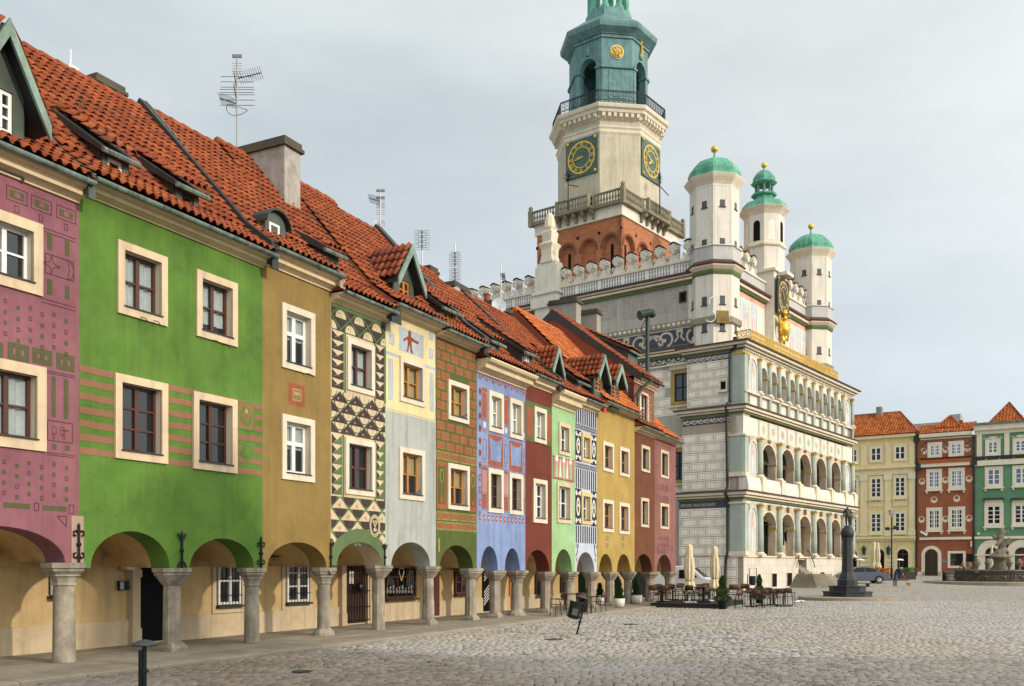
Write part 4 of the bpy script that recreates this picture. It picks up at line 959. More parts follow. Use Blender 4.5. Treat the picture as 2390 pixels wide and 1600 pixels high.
# ---------------------------------------------------------------- mustard house
h = base_house('arcaded_house', 'mustard yellow house with four orange-framed windows and two small ovals', 1393, 1481, C_YELLOW, (1478, 977), (1493, 968), [(1398, 1429, 1292), (1440, 1471, 1293)],
               [(1406, 1431, 1406, 1028, 1097.6), (1445, 1467.8, 1445, 1041, 1108.8), (1405, 1431, 1405, 1164, 1240), (1444, 1467.8, 1444, 1171.5, 1245)], 1335, (1260, 752), dict(mat=M_ORANGE, cols=2, rows=2, glass=M_GLASS_D), surr=.15, smat=M_SURR_W, tmat=M_TILE_B, kick=False)
H10 = h; D = h['D']
for x in (1417, 1454):
    u, z = ROW.hit(x, 1264); D.ell(u, z, .3, .27, P_OCHRE, 0, 16)
    for i in range(4): D.band([(u + .17 * math.cos(t), z + .24 * math.sin(t)) for t in [i * 1.57 + .2 + k * .2 for k in range(7)]], .03, P_LINE, 1)
    D.ell(u, z + .1, .07, .07, P_LINE, 1, 8); D.ell(u, z + .1, .045, .045, P_OCHRE, 2, 8); D.ell(u, z - .1, .07, .07, P_LINE, 1, 8); D.ell(u, z - .1, .045, .045, P_OCHRE, 2, 8)
D.done(); R10 = h['R']
R10.gable((1386, 1407, 915), (1390, 1403.5, 876, 911), (1400, 838), 872, M_ORANGE, 2, 3, M_TILE, over=.15); R10.gable((1426, 1446, 935), (1430, 1442.7, 897, 930), (1438, 861), 890, M_ORANGE, 2, 3, M_TILE, over=.15)
# ---------------------------------------------------------------- chestnut house with the tall attic storey
h = base_house('arcaded_house', 'chestnut brown house whose gable and brick attic storey rise over its neighbours', 1481, 1528, C_BROWN, (1529, 1024), (1540, 1009), [(1482, 1522, 1292.5)],
               [(1495.7, 1515.5, 1495.7, 1036.7, 1098.6), (1495, 1513, 1495, 1160.4, 1229)], 1335, (1330, 806), dict(mat=M_BROWN, cols=2, rows=2), surr=.14, smat=M_SURR)
H11 = h
root = h['root']; u0, u1 = h['u0'], h['u1']; zat = ROW.Z(1486, 893); zbt = h['ze'] - .2
C_ATT = plaster('attic_brick_plaster', (.20, .09, .06), .15, crack=True)
m = MB(); hz0, hz1 = ROW.Z(1494, 976), ROW.Z(1494, 916); ha, hb = ROW.U(1494), ROW.U(1511)
for a, b, c, e in ((u0, ha, zbt, zat), (hb, u1, zbt, zat), (ha, hb, zbt, hz0), (ha, hb, hz1, zat)): m.box(ROW, a, b, -.3, -.02, c, e)
m.build('attic_wall', C_ATT, root)
D = Decor(ROW, root, -.014)
r = 0; z = zat - .3
while z > zbt + .3:
    for c in range(9):
        a = u0 + .2 + c * .26 + (.13 if r % 2 else 0)
        if a + .22 < u1 - .15 and not (a + .24 > ha - .15 and a < hb + .15): D.rect(a, a + .2, z - .13, z, P_PINKR if (r + c) % 2 else P_GREEN)
    z -= .17; r += 1
D.done('sgraffito')
surround(root, ROW.shifted(0, -.02), ha - .1, hb + .1, hz0 - .1, hz1 + .1, .12, M_SURR); window(root, ROW, ha, hb, hz0, hz1, M_WHITE, 2, 2, wbase=-.02, inset=.12)
zr2 = ROW.Z(1310, 738, RIDGE_W - .3); gx = MB()
rw2 = RIDGE_W - .3
for u, in ((u0,), (u1,)): gx.extr_u(ROW, [(-.03, zbt - 2.5), (-.03, zat + .05), (rw2, zr2 - .05), (2 * rw2, zat), (2 * rw2, 0), (rw2, 0)], u - .02 if u == u1 else u, u if u == u1 else u + .02)
gx.build('gable_wall', C_BROWN, root)
cornice(root, u0 + .01, u1 + .02, zat - .02, zat + .25, proj=.25)
att = Roof(root, u0 - .05, u1 + .05, zat + .27, zr2, M_TILE, 0, False, rw=rw2, ew=.33); gutter(root, u0, u1 + .1, zat + .27, w=.4, mat=M_DARKMET)
att.strip(u0, .10, .07, M_DARKMET); att.shed((1466, 1488, 868), (1472, 1484, 848, 864), 30, None, M_BROWN, ws=(-1.0, -3.3))
g = MB(); pts = [(ROW.U(1500), .42, zat + .2), (ROW.U(1492), .25, zat - .1), (ROW.U(1481) + .05, .12, zat - .6), (ROW.U(1481) + .05, .10, zbt + .9), (ROW.U(1484), .2, zbt + .45), (ROW.U(1486), .3, zbt + .3)]
g.tube([ROW.P(*p) for p in pts], .06, 7); g.build('downpipe', M_DARKMET, root, smooth=True)
# ---------------------------------------------------------------- pink end house
h = base_house('arcaded_house', 'dusty pink end house with scratched lettering between its two windows', 1528, 1577, C_PINK, (1575, 1039), (1590, 1031), [(1532.7, 1567, 1294)],
               [(1541, 1559.4, 1541, 1048, 1112.9), (1540, 1560, 1540, 1173, 1233)], 1334, (1480, 905), dict(mat=M_BROWN, cols=2, rows=2), surr=.14, smat=M_SURR, tmat=M_TILE_B)
H12 = h; D = h['D']; u0, u1 = h['u0'] + .05, h['u1'] - .08
P_PL = plaster('pink_groove', (.17, .075, .07), .2)
z = h['zb'] - .25; r = 0
D.rect(u0 + .1, u1, z, z + .02, P_PL)
while z > h['zs'] + 1.0:
    for a, b in ((u0, u0 + (.45 if r % 2 else .6)), (u1 - (.6 if r % 2 else .45), u1)): D.ring(a, b, z - .3, z - .04, .018, P_PL)
    z -= .34; r += 1
o = h['ops']; zt = o[0][2] - .2
for i in range(4):
    for k in range(9): D.rect(o[0][0] - .1 + k * .16, o[0][0] - .1 + k * .16 + (.1 if (i * 3 + k) % 4 else .04), zt - .42, zt - .1, P_PL)
    zt -= .55
    if zt < o[1][3] + .4: break
zt = o[1][2] - .35
for i in range(3):
    for k in range(10): D.rect(u0 + .55 + k * .16 - i * .12, u0 + .55 + k * .16 - i * .12 + (.11 if (i * 2 + k) % 3 else .04), zt - .2, zt, P_PL)
    zt -= .32
D.rect(u0 + .1, u1 - .3, h['A'][0][2] + .25, h['A'][0][2] + .28, P_PL)
D.done('scratched_lettering')

# ---------------------------------------------------------------- pillars, anchors and the arcade wall
HS = [H0, H1, H2, H3, H4, H5, H6, H7, H8, H9, H10, H11, H12]
def pil(h, px, **k):
    return pillar(h['root'], ROW, ROW.U(px), h['zs'], **k)
pil(H0, -235, n=20, cap=.38); pil(H0, 170, n=20, r=.19, cap=.4, base=None); pil(H1, 421, n=8, r=.19, cap=.34); pil(H1, 606, n=20, r=.165, base=None); pil(H2, 773, n=20, r=.16)
pil(H3, 900, n=8, r=.175, cap=.33, base=None); pil(H4, 1015, n=8, r=.17, cap=.32); pil(H5, 1113, n=8, r=.18, cap=.35); pil(H6, 1170, n=8, r=.18, cap=.32); pil(H6, 1220, n=20, r=.2)
pil(H7, 1286, n=8, r=.19, cap=.33); pil(H8, 1340, n=20, r=.2, base=None); pil(H9, 1392, n=8, r=.19, cap=.33); pil(H10, 1435, n=8, r=.2, cap=.33); pil(H10, 1477, n=8, r=.19, cap=.32, base=None); pil(H11, 1527, n=20, r=.22, base=None); pil(H12, 1572, n=20, r=.22, base=None)
for h, px, py, st in ((H0, 181, 1270, 0), (H1, 422, 1284, 1), (H1, 607, 1291, 0), (H2, 770, 1299, 2), (H3, 896, 1300, 1)): anchor(h['root'], ROW, *ROW.hit(px, py), st)
for h, px in ((H0, 180),):
    u = ROW.U(px); MB().box(ROW, u - .12, u + .12, -.02, .012, h['zs'], h['zs'] + .8).build('corner_block', plaster('rose_block', (.36, .25, .20), .15), h['root'])
# things on the arcade wall
arc_window(H0, 116, 140, 1340, 1388, M_WHITE, 1, 2)
arc_window(H1, 506, 558, 1300, 1411, M_WHITE, 2, 2, surr=True); arc_window(H2, 667, 717, 1300, 1405, M_WHITE, 2, 3, surr=True)
arc_window(H4, 899, 968, 1296, 1397, M_BROWN, 3, 2, glass=glass_mat('shop_glass', (.006, .007, .008), .85)); arc_window(H5, 1060, 1087, 1330, 1386, simple('red_brown_paint', (.10, .03, .02), .5), 2, 2, False)
arc_window(H7, 1248, 1265, 1340, 1390, M_BROWN, 1, 2); arc_window(H8, 1307, 1320, 1345, 1388, M_BROWN, 1, 2)
def arc_door(h, x0, x1, ytop, mat, arched=True, jamb=True, y0=None, name='door'):
    w = ARC_W + .055; u0, z1 = ROW.hit(x0, ytop, w); u1 = ROW.U(x1, w); zs = z1 - (u1 - u0) / 2 if arched else z1
    pts = [(u0, .04), (u1, .04), (u1, zs)] + ([((u0 + u1) / 2 + (u1 - u0) / 2 * math.cos(math.pi * i / 12), zs + (z1 - zs) * math.sin(math.pi * i / 12)) for i in range(1, 12)] if arched else [(u1, z1), (u0, z1)]) + [(u0, zs)]
    d = MB(); d.extr_w(ROW, pts, w - .06, w); o = d.build(name, mat, h['root'])
    if jamb:
        j = MB(); t = .2
        j.box(ROW, u0 - t, u0, w - .05, w + .09, .0, zs); j.box(ROW, u1, u1 + t, w - .05, w + .09, .0, zs)
        j.box(ROW, u0 - t * 1.15, u0 + .01, w - .05, w + .12, .0, .34); j.box(ROW, u0 - t * 1.15, u0 + .02, w - .05, w + .12, zs - .16, zs); j.box(ROW, u1 - .02, u1 + t * 1.15, w - .05, w + .12, zs - .16, zs)
        if arched:
            for i in range(12):
                t0, t1 = math.pi * i / 12, math.pi * (i + 1) / 12; m = (u0 + u1) / 2; q = lambda t_, e: (m + ((u1 - u0) / 2 + e) * math.cos(t_), zs + (z1 - zs + e) * math.sin(t_))
                j.extr_w(ROW, [q(t0, 0), q(t0, t), q(t1, t), q(t1, 0)], w - .05, w + .09)
        j.build('door_surround', M_ARC_LOW, h['root'])
    return o, u0, u1, zs, z1
DK = simple('black_door', (.004, .004, .006), .6, spec=.1); arc_door(H1, 321, 392, 1283, DK)
o, u0, u1, zs, z1 = arc_door(H3, 803, 852, 1286, simple('dark_wood_door', (.05, .02, .01), .5), False)
g = MB(); w = ARC_W + .22
for i in range(9): g.tube([ROW.P(u0 + (u1 - u0) * i / 8, w, .1), ROW.P(u0 + (u1 - u0) * i / 8, w, 1.75)], .012, 5)
for q in (.12, .5, .95, 1.4, 1.74): g.tube([ROW.P(u0 - .03, w, q), ROW.P(u1 + .03, w, q)], .014, 5)
for k in range(5):
    t0 = k * 1.26; g.tube([ROW.P((u0 + u1) / 2 + .12 * math.cos(t0) * (1 + s_), w + .01, 1.05 + .14 * math.sin(t0) * (1 + s_)) for s_ in (0, .5, 1, 1.5)], .012, 5)
g.ball(ROW.P((u0 + u1) / 2, w, 1.05), .12, 10, 6, sz=1.2); g.build('door_grille', M_IRON, H3['root'])
MB().box(ROW, u0 + .2, u0 + .42, ARC_W + .06, ARC_W + .07, 1.15, 1.5).build('door_light', M_WHITE, o)
MB().box(ROW, u0 + .02, u1 - .02, ARC_W + .056, ARC_W + .09, 1.86, 1.95).build('door_transom', M_ARC_LOW, H3['root'])
arc_door(H5, 1014, 1026, 1335, simple('oxblood_door', (.10, .022, .012), .5), False, False)
o, u0, u1, zs, z1 = arc_door(H6, 1128, 1143, 1330, DK, False, False)
s_ = MB()
for k in range(2):
    for i in range(5): z = .25 + k * .85 + i * .11; s_.add([ROW.P(u0 + .05, ARC_W + .06, z), ROW.P(u1 - .05, ARC_W + .06, z + .25), ROW.P(u1 - .05, ARC_W + .06, z + .29), ROW.P(u0 + .05, ARC_W + .06, z + .04)], [(0, 1, 2, 3)])
s_.build('painted_stripe', M_WHITE, o, fix=False)
arc_door(H6, 1190, 1200, 1335, M_ORANGE, False, False); arc_door(H9, 1352, 1366, 1330, DK, False, False); arc_door(H10, 1428, 1446, 1345, DK, False, False); arc_door(H11, 1478, 1505, 1310, DK, False, False)
# house number lamp and bell board beside the black door
w = ARC_W + .06; u0, z1 = ROW.hit(283, 1299, w); u1 = ROW.U(302, w); z0 = ROW.Z(283, 1329, w)
nb = MB().box(ROW, u0, u1, w - .02, w + .16, z0, z1).build('house_number_lamp', M_WHITE, H1['root'])
text_on(ROW, '10/11', (u0 + u1) / 2, z0 + (z1 - z0) * .4, w + .165, (u1 - u0) * .36, M_IRON, nb, 'house_number', 'CENTER')
u0, z1 = ROW.hit(276, 1355, w); u1 = ROW.U(299, w); z0 = ROW.Z(276, 1377, w)
bb = MB().box(ROW, u0, u1, w - .02, w + .03, z0, z1).build('bell_board', M_IRON, H1['root']); MB().box(ROW, u0 + .02, (u0 + u1) / 2 - .01, w + .03, w + .034, z0 + .02, z1 - .02).build('name_plate', simple('pale_blue_plate', (.35, .38, .6), .4), bb)
# spikes under the window sills
for h, pts in ((H1, ((325, 742), (355, 750), (493, 795), (518, 806))), (H2, ((690, 868), (712, 872)))):
    for x, y in pts:
        u, z = ROW.hit(x, y); MB().tube([ROW.P(u, -.01, z + .03), ROW.P(u, .16, z - .02), ROW.P(u, .22, z - .09)], .008, 5).build('flag_bracket', M_IRON, h['root'])
# emblem and goods in the dark shop window
w = ARC_W + .14; u, z = ROW.hit(937, 1335, w)
e = MB(); pts = [(-.10, .12), (.10, .12), (.13, .0), (0, -.26), (-.13, .0)]
for i in range(5): e.tube([ROW.P(u + pts[i][0], w, z + pts[i][1]), ROW.P(u + pts[(i + 1) % 5][0], w, z + pts[(i + 1) % 5][1])], .012, 5)
e.build('window_emblem', M_CREAM, H4['root'])
e = MB()
for i in range(9):
    ux, zz_ = ROW.hit(905 + i * 7, 1380, w); e.lathe(ROW.P(ux, w - .02, zz_ - .05), [(.03, 0), (.05, .06), (.02, .1), (.035, .16 + .04 * (i % 3))], 8)
e.build('window_display', simple('silver_goods', (.5, .5, .5), .25, .6), H4['root'])
# pigeons on two sills
def pigeon(px, py, label):
    u, z = ROW.hit(px, py, .03); m = MB(); c = ROW.P(u, .0, z)
    m.ball((c[0], c[1], c[2] + .07), .065, 8, 6, sx=1.5, sz=.9); m.ball((c[0] + .09, c[1], c[2] + .14), .032, 8, 5); m.tube([(c[0] - .06, c[1], c[2] + .07), (c[0] - .2, c[1], c[2] + .05)], [.04, .015], 6); m.tube([(c[0], c[1], c[2] + .03), (c[0], c[1], c[2] - .005)], .012, 4)
    tag(m.build('pigeon', simple('pigeon_grey', (.09, .1, .12), .7), smooth=True), label, 'pigeon', 'pigeons on window sills')
pigeon(974, 1158, 'grey pigeon on the lower sill of the blue grey house'); pigeon(1084, 979, 'grey pigeon on the upper sill of the brick-patterned house')
# =================================================================== the town hall
_x, _y = ground_pt(1734, 1377)
TF = Frame(_x, _y, .605, .797)                    # front with the loggias: u runs away along it
TS = Frame(_x, _y, .797, -.605)                   # side: u negative towards the back
T_L = TF.U(1988); WM = -0.9                       # length of the front, recess of the long side wall
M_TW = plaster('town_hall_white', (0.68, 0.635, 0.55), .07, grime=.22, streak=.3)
M_TWS = plaster('town_hall_shade_lift', (0.86, 0.81, 0.72), .05, grime=.25, streak=.3); M_TWF = plaster('town_hall_sun_dim', (0.58, 0.54, 0.465), .08, grime=.25, streak=.3)  # same white, lightened to lift the shaded side, darkened for the sunlit plinth
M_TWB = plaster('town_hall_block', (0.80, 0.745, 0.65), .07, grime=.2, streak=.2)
M_TJ = plaster('town_hall_joint', (0.37, 0.31, 0.24), .15)
M_TCOR = plaster('town_hall_cornice', (0.66, 0.59, 0.46), .1, grime=.3, streak=.25)
M_TRED = plaster('town_hall_red_line', (0.22, 0.055, 0.035), .15); M_TGRN = plaster('town_hall_green_line', (0.12, 0.155, 0.06), .15)
M_TCOV = simple('brown_cover_tiles', (0.075, 0.048, 0.036), .85, 0, .35, 3, grime=.4)
M_SAGE = plaster('sage_green_paint', (0.35, 0.40, 0.345), .12, grime=.2)
M_FRZ = plaster('slate_frieze', (0.065, 0.072, 0.095), .2); M_FRL = plaster('frieze_cream', (0.52, 0.47, 0.38), .1); M_LET = plaster('letter_grey', (0.33, 0.315, 0.29), .2)
M_GOLD = simple('gilding', (0.78, 0.50, 0.075), .34, .85, .25, 5, grime=.25, grimec=(.12, .07, .02))
M_GOLDP = simple('gold_paint', (0.55, 0.36, 0.07), .5, .3, .2, 5)
M_CU = copper_mat('green_copper', (0.105, 0.345, 0.245), (.03, .11, .075), .8); M_CUB = copper_mat('blue_green_copper', (0.115, 0.235, 0.235), (.03, .075, .085), .7)
M_BRICK = brick_mat('tower_brick'); M_LOG = plaster('loggia_inside', (0.56, 0.47, 0.31), .08, grime=.15)
M_BAL = plaster('weathered_balustrade', (0.21, 0.19, 0.135), .3, grime=.6); M_FRPINK = plaster('fresco_pink', (0.60, 0.36, 0.26), .25); M_FRBLUE = plaster('fresco_blue', (0.46, 0.53, 0.58), .15); M_SCALE = plaster('scale_band', (0.47, 0.46, 0.44), .1)
TH = empty('town_hall', TF.P(T_L / 2, -6, 0), 'white renaissance town hall with arcaded loggias, corner turrets and a tall clock tower', 'town hall')
zf = lambda y, px=1739, w=0.0: TF.Z(px, y, w)
zsd = lambda px, y: TS.Z(px, y, WM)
Z_PL, Z_C1, Z_C2, Z_C3 = zf(1296), zf(1144), zf(945), zf(797)
Z_E1, Z_E2, Z_E3 = zf(1171), zf(1013), zf(823)
T_B = 16.0                                        # depth of the building behind the front
U_PAV, U_PAVU, U_END = TS.U(1585), TS.U(1600), TS.U(1080, WM)
def course(z0, z1, p, mat, name='cornice', front=True, side=True, uside=None, fu=None):
    m = MB()
    if front: m.box(TF, -p, T_L + p, -.02, p, z0, z1)
    if side: m.box(TS, (uside if uside is not None else U_PAV) - p, 0, -.02, p, z0, z1)
    return m.build(name, mat, TH)
def entab(zt, us, h=0.85, p=0.5):
    """cornice under zt: frieze line, green, cream, red, cream, brown cover"""
    course(zt - .82 * h, zt - .62 * h, .10, M_TGRN, uside=us); course(zt - .62 * h, zt - .46 * h, p * .45, M_TCOR, uside=us); course(zt - .46 * h, zt - .40 * h, p * .5, M_TRED, uside=us)
    course(zt - .40 * h, zt - .14 * h, p * .8, M_TCOR, uside=us); course(zt - .14 * h, zt, p, M_TCOV, 'cornice_cover', uside=us)
# main body walls
b = MB()
bx = lambda u0, u1, w0, w1, z0, z1: b.box(TF, u0, u1, w0, w1, z0, z1)
LOG = -3.4
bx(0.9, T_L - .9, -T_B - 22, LOG, -.1, Z_C3 + 5.4)             # core behind the loggias and the attic
b.build('core_wall', M_TW, TH)
b = MB(); b.box(TS, U_PAV, 0, -1.2, 0, -.1, Z_C1 - .3); b.box(TS, U_PAV + .25, 0, -1.2, 0, Z_C1 - .3, Z_C2 - .2); b.box(TS, U_PAVU + .1, 0, -1.2, 0, Z_C2 - .2, Z_C3 - .1)
b.box(TF, T_L - 1.2, T_L, U_PAV, 0, -.1, Z_C3 - .1)
b.build('pavilion_wall', M_TJ, TH)['kind'] = 'stuff'
b = MB(); b.box(TS, U_END, U_PAV + .3, WM - .6, WM, -.1, zsd(1599, 640)); b.build('side_wall', M_TWS, TH)
# sgraffito blocks on the pavilion and the long side
def block_mesh(w, h):
    k = .085; t = .032; d = .014
    V = [(0, 0, 0), (w, 0, 0), (w, 0, h), (0, 0, h), (0, d, 0), (w, d, 0), (w, d, h), (0, d, h)]
    V = [(x, -y, z) for x, y, z in V]; f = [(4, 5, 6, 7), (0, 1, 5, 4), (1, 2, 6, 5), (2, 3, 7, 6), (3, 0, 4, 7)]; mi = [0] * 5
    e = .0025
    for a, b_, c, g in ((k, k + t, k, h - k), (w - k - t, w - k, k, h - k), (k + t, w - k - t, h - k - t, h - k), (k + t, w - k - t, k, k + t)):
        n = len(V); V += [(a, -d - e, c), (b_, -d - e, c), (b_, -d - e, g), (a, -d - e, g)]; f.append((n, n + 1, n + 2, n + 3)); mi.append(1)
    me = bpy.data.meshes.new('wall_block'); me.from_pydata(V, [], f); me.materials.append(M_TWB); me.materials.append(M_TJ); me.polygons.foreach_set('material_index', mi); return me
_BM = {}
def blocks(fr, w, ua, ub, z0, z1, bw=1.26, parent=None, avoid=()):
    n = max(1, round((z1 - z0) / .655)); bh = (z1 - z0) / n; R_ = Matrix(((fr.d[0], -fr.nrm[0], 0, 0), (fr.d[1], -fr.nrm[1], 0, 0), (0, 0, 1, 0), (0, 0, 0, 1)))
    for r in range(n):
        e = ub + (0 if r % 2 else bw * .5); 
        while e > ua + .05:
            a, c = max(ua, e - bw), min(ub, e); e -= bw
            if c - a < .2: continue
            za, zc = z0 + r * bh, z0 + (r + 1) * bh
            if any(c > q[0] and a < q[1] and zc > q[2] and za < q[3] for q in avoid): continue
            key = (round(c - a, 2), round(bh, 3))
            if key not in _BM: _BM[key] = block_mesh(key[0] - .055, key[1] - .055)
            M = R_.copy(); M.translation = Vector(fr.P(a + .027, w, za + .027)); inst('wall_block', _BM[key], parent or TH, M)
niche = (TS.U(1679), TS.U(1699), zf(914, 1690), zf(880, 1690))
blocks(TS, 0, U_PAV, -.35, -.0, Z_PL - .1); blocks(TS, 0, U_PAV, -.95, Z_PL, Z_E1 - .35); blocks(TS, 0, U_PAV + .25, -.95, Z_C1 + .1, Z_E2 + .25); blocks(TS, 0, U_PAVU + .1, -.95, Z_C2 + .15, Z_C3 - 1.1)
zlw = zsd(1540, 960); wn1 = (TS.U(1578, WM), TS.U(1612, WM), zsd(1580, 930), zsd(1580, 884))
wn2 = (TS.U(1576, WM), TS.U(1600, WM), zsd(1585, 1112), zsd(1585, 1066))
blocks(TS, WM, TS.U(1420, WM), U_PAV + .25, Z_C2 - .1, zsd(1560, 862), avoid=(wn1,)); blocks(TS, WM, TS.U(1560, WM), U_PAV + .25, Z_C1 + .1, Z_E2 + .2, avoid=(wn2,))
# plinth of the front: large pale ashlars
ST_U = TF.U(1872); pb = MB(); pb.box(TF, 0.0, ST_U - .9, LOG, 0.03, -.1, Z_PL - .08); pb.box(TF, ST_U + .9, T_L, LOG, 0.03, -.1, Z_PL - .08); pb.box(TF, ST_U - .9, ST_U + .9, LOG, -2.0, -.1, Z_PL - .08); pb.build('plinth_wall', plaster('plinth_joint', (.42, .36, .27), .1), TH)
pm = {}
for r in range(4):
    for c in range(-1, 14):
        a = c * 1.75 + (.85 if r % 2 else 0) + .03; e = a + 1.74; a = max(a, .03); e = min(e, T_L)
        if e - a < .3: continue
        cells = [(a, e)]
        if a < ST_U + .9 and e > ST_U - .9: cells = [(a, min(e, ST_U - .9)), (max(a, ST_U + .9), e)]
        for a_, e_ in cells:
            if e_ - a_ < .15: continue
            MB().box(TF, a_, e_ - .012, .02, .045, r * (Z_PL - .1) / 4 - .05, (r + 1) * (Z_PL - .1) / 4 - .062).build('plinth_block', M_TWF, TH, fix=False)
course(Z_PL - .1, Z_PL, .12, M_TCOR, 'plinth_cap', side=False); MB().box(TS, -.95, 0, -.02, .12, Z_PL - .1, Z_PL).build('plinth_cap', M_TCOR, TH)
# loggia floors, back wall and ceilings
for z in (Z_PL, Z_C1, Z_C2, Z_C3 - .3):
    MB().box(TF, .05, T_L - .05, LOG - .01, -.1, z - .25, z - .012).build('loggia_floor', M_LOG, TH)
MB().box(TF, .9, T_L - .9, LOG, LOG + .02, Z_PL, Z_C3 - .4).build('loggia_back_wall', M_LOG, TH)
BX = [TF.U(p) for p in (1766.5, 1810.5, 1852.5, 1892.5, 1929.5, 1962.5)]
a0 = (BX[0] + (T_L - BX[-1])) / 2; bwid = (T_L - 2 * a0) / 5; BX = [a0 + bwid * i for i in range(6)]
def arch_wall(u0, u1, z0, z1, arches, zs, mat, thick=.55, name='loggia_arcade', gap=None):
    """slab with round-headed openings: arches [(ua, ub, z_sill, z_crown)]"""
    m = MB(); cur = u0; N = 14
    for (a, c, zb, zc) in arches:
        m.box(TF, cur, a, -thick, 0, z0, z1)
        if zb > z0: m.box(TF, a, c, -thick, 0, z0, zb)
        pts = [((a + c) / 2 - (c - a) / 2 * math.cos(math.pi * i / N), zs + (zc - zs) * math.sin(math.pi * i / N)) for i in range(N + 1)]
        for p, q in zip(pts, pts[1:]):
            m.add([TF.P(p[0], 0, p[1]), TF.P(q[0], 0, q[1]), TF.P(q[0], 0, z1), TF.P(p[0], 0, z1), TF.P(p[0], -thick, p[1]), TF.P(q[0], -thick, q[1]), TF.P(q[0], -thick, z1), TF.P(p[0], -thick, z1)],
                  [(0, 1, 2, 3), (4, 5, 6, 7), (0, 1, 5, 4), (2, 3, 7, 6)])
        cur = c
    m.box(TF, cur, u1, -thick, 0, z0, z1); m.build(name, mat, TH)
    for (a, c, zb, zc) in arches:     # raised archivolt and gilded impost
        e = MB(); t = .11
        for i in range(N):
            t0, t1 = math.pi * i / N, math.pi * (i + 1) / N; q = lambda t_, k: ((a + c) / 2 + ((c - a) / 2 + k) * math.cos(t_), zs + (zc - zs + k) * math.sin(t_))
            e.extr_w(TF, [q(t0, 0), q(t0, t), q(t1, t), q(t1, 0)], .0, .07)
        e.build('archivolt', M_TCOR, TH)
        g = MB(); g.box(TF, c - .03, c + .10, -thick - .02, .06, zs - .07, zs + .07); g.build('impost', M_GOLDP, TH)
def column(u, z0, z1, r, w=.12, name='column'):
    c = TF.P(u, w, 0); m = MB(); m.smooth = True
    m.lathe(c, [(r, z0 + .28), (r * .98, z0 + (z1 - z0) * .4), (r * .84, z1 - .3)], 12); o = m.build(name, M_SAGE, TH, smooth=True)
    k = MB(); k.box(TF, u - r * 1.35, u + r * 1.35, w - r * 1.3, w + r * 1.35, z0, z0 + .12); k.lathe(c, [(r * 1.3, z0 + .12), (r * 1.3, z0 + .19), (r * 1.05, z0 + .28)], 12); k.build('column_base', M_TCOR, o)
    k = MB(); k.lathe(c, [(r * .84, z1 - .3), (r * 1.0, z1 - .27), (r * .9, z1 - .22), (r * 1.25, z1 - .1)], 12); k.build('capital', M_GOLDP, o)
    MB().box(TF, u - r * 1.35, u + r * 1.35, w - r * 1.3, w + r * 1.35, z1 - .1, z1 - .003).build('abacus', M_TCOR, o)
def fresco(ua, ub, z0, z1, w=.004):
    """painted figure in a round-headed field"""
    d = Decor(TF, TH, w); m = (ua + ub) / 2; r = (ub - ua) / 2; h = z1 - z0
    d.rect(ua, ub, z0, z1 - r, M_FRBLUE); d.ell(m, z1 - r - .001, r, r, M_FRBLUE, 0, 12, 0, math.pi)
    d.poly([(m - r * .42, z0 + .05 * h), (m + r * .45, z0 + .05 * h), (m + r * .35, z0 + .5 * h), (m + r * .55, z0 + .66 * h), (m, z0 + .76 * h), (m - r * .5, z0 + .64 * h), (m - r * .3, z0 + .45 * h)], M_FRPINK, 1)
    d.poly([(m - r * .2, z0 + .05 * h), (m + r * .15, z0 + .05 * h), (m + r * .25, z0 + .4 * h), (m - r * .1, z0 + .68 * h)], P_WHITE, 2); d.ell(m, z0 + .82 * h, r * .2, h * .06, M_FRPINK, 2, 8); d.ell(m, z0 + .89 * h, r * .12, h * .025, M_GOLDP, 3, 8)
    d.done('painted_figure')
    e = MB(); zs = z1 - r; N = 12
    for i in range(N):
        t0, t1 = math.pi * i / N, math.pi * (i + 1) / N; q = lambda t_, k: (m + (r + k) * math.cos(t_), zs + (r + k) * math.sin(t_))
        e.extr_w(TF, [q(t0, 0), q(t0, .1), q(t1, .1), q(t1, 0)], .0, .07)
    e.box(TF, ua - .1, ua, 0, .07, z0, zs); e.box(TF, ub, ub + .1, 0, .07, z0, zs); e.build('niche_frame', M_TCOR, TH)
M_KEY = simple('dull_gold', (.30, .20, .06), .6, .2, .3)
M_SPAN = plaster('painted_spandrel', (.50, .43, .34), .3, tint=(.45, .24, .17))
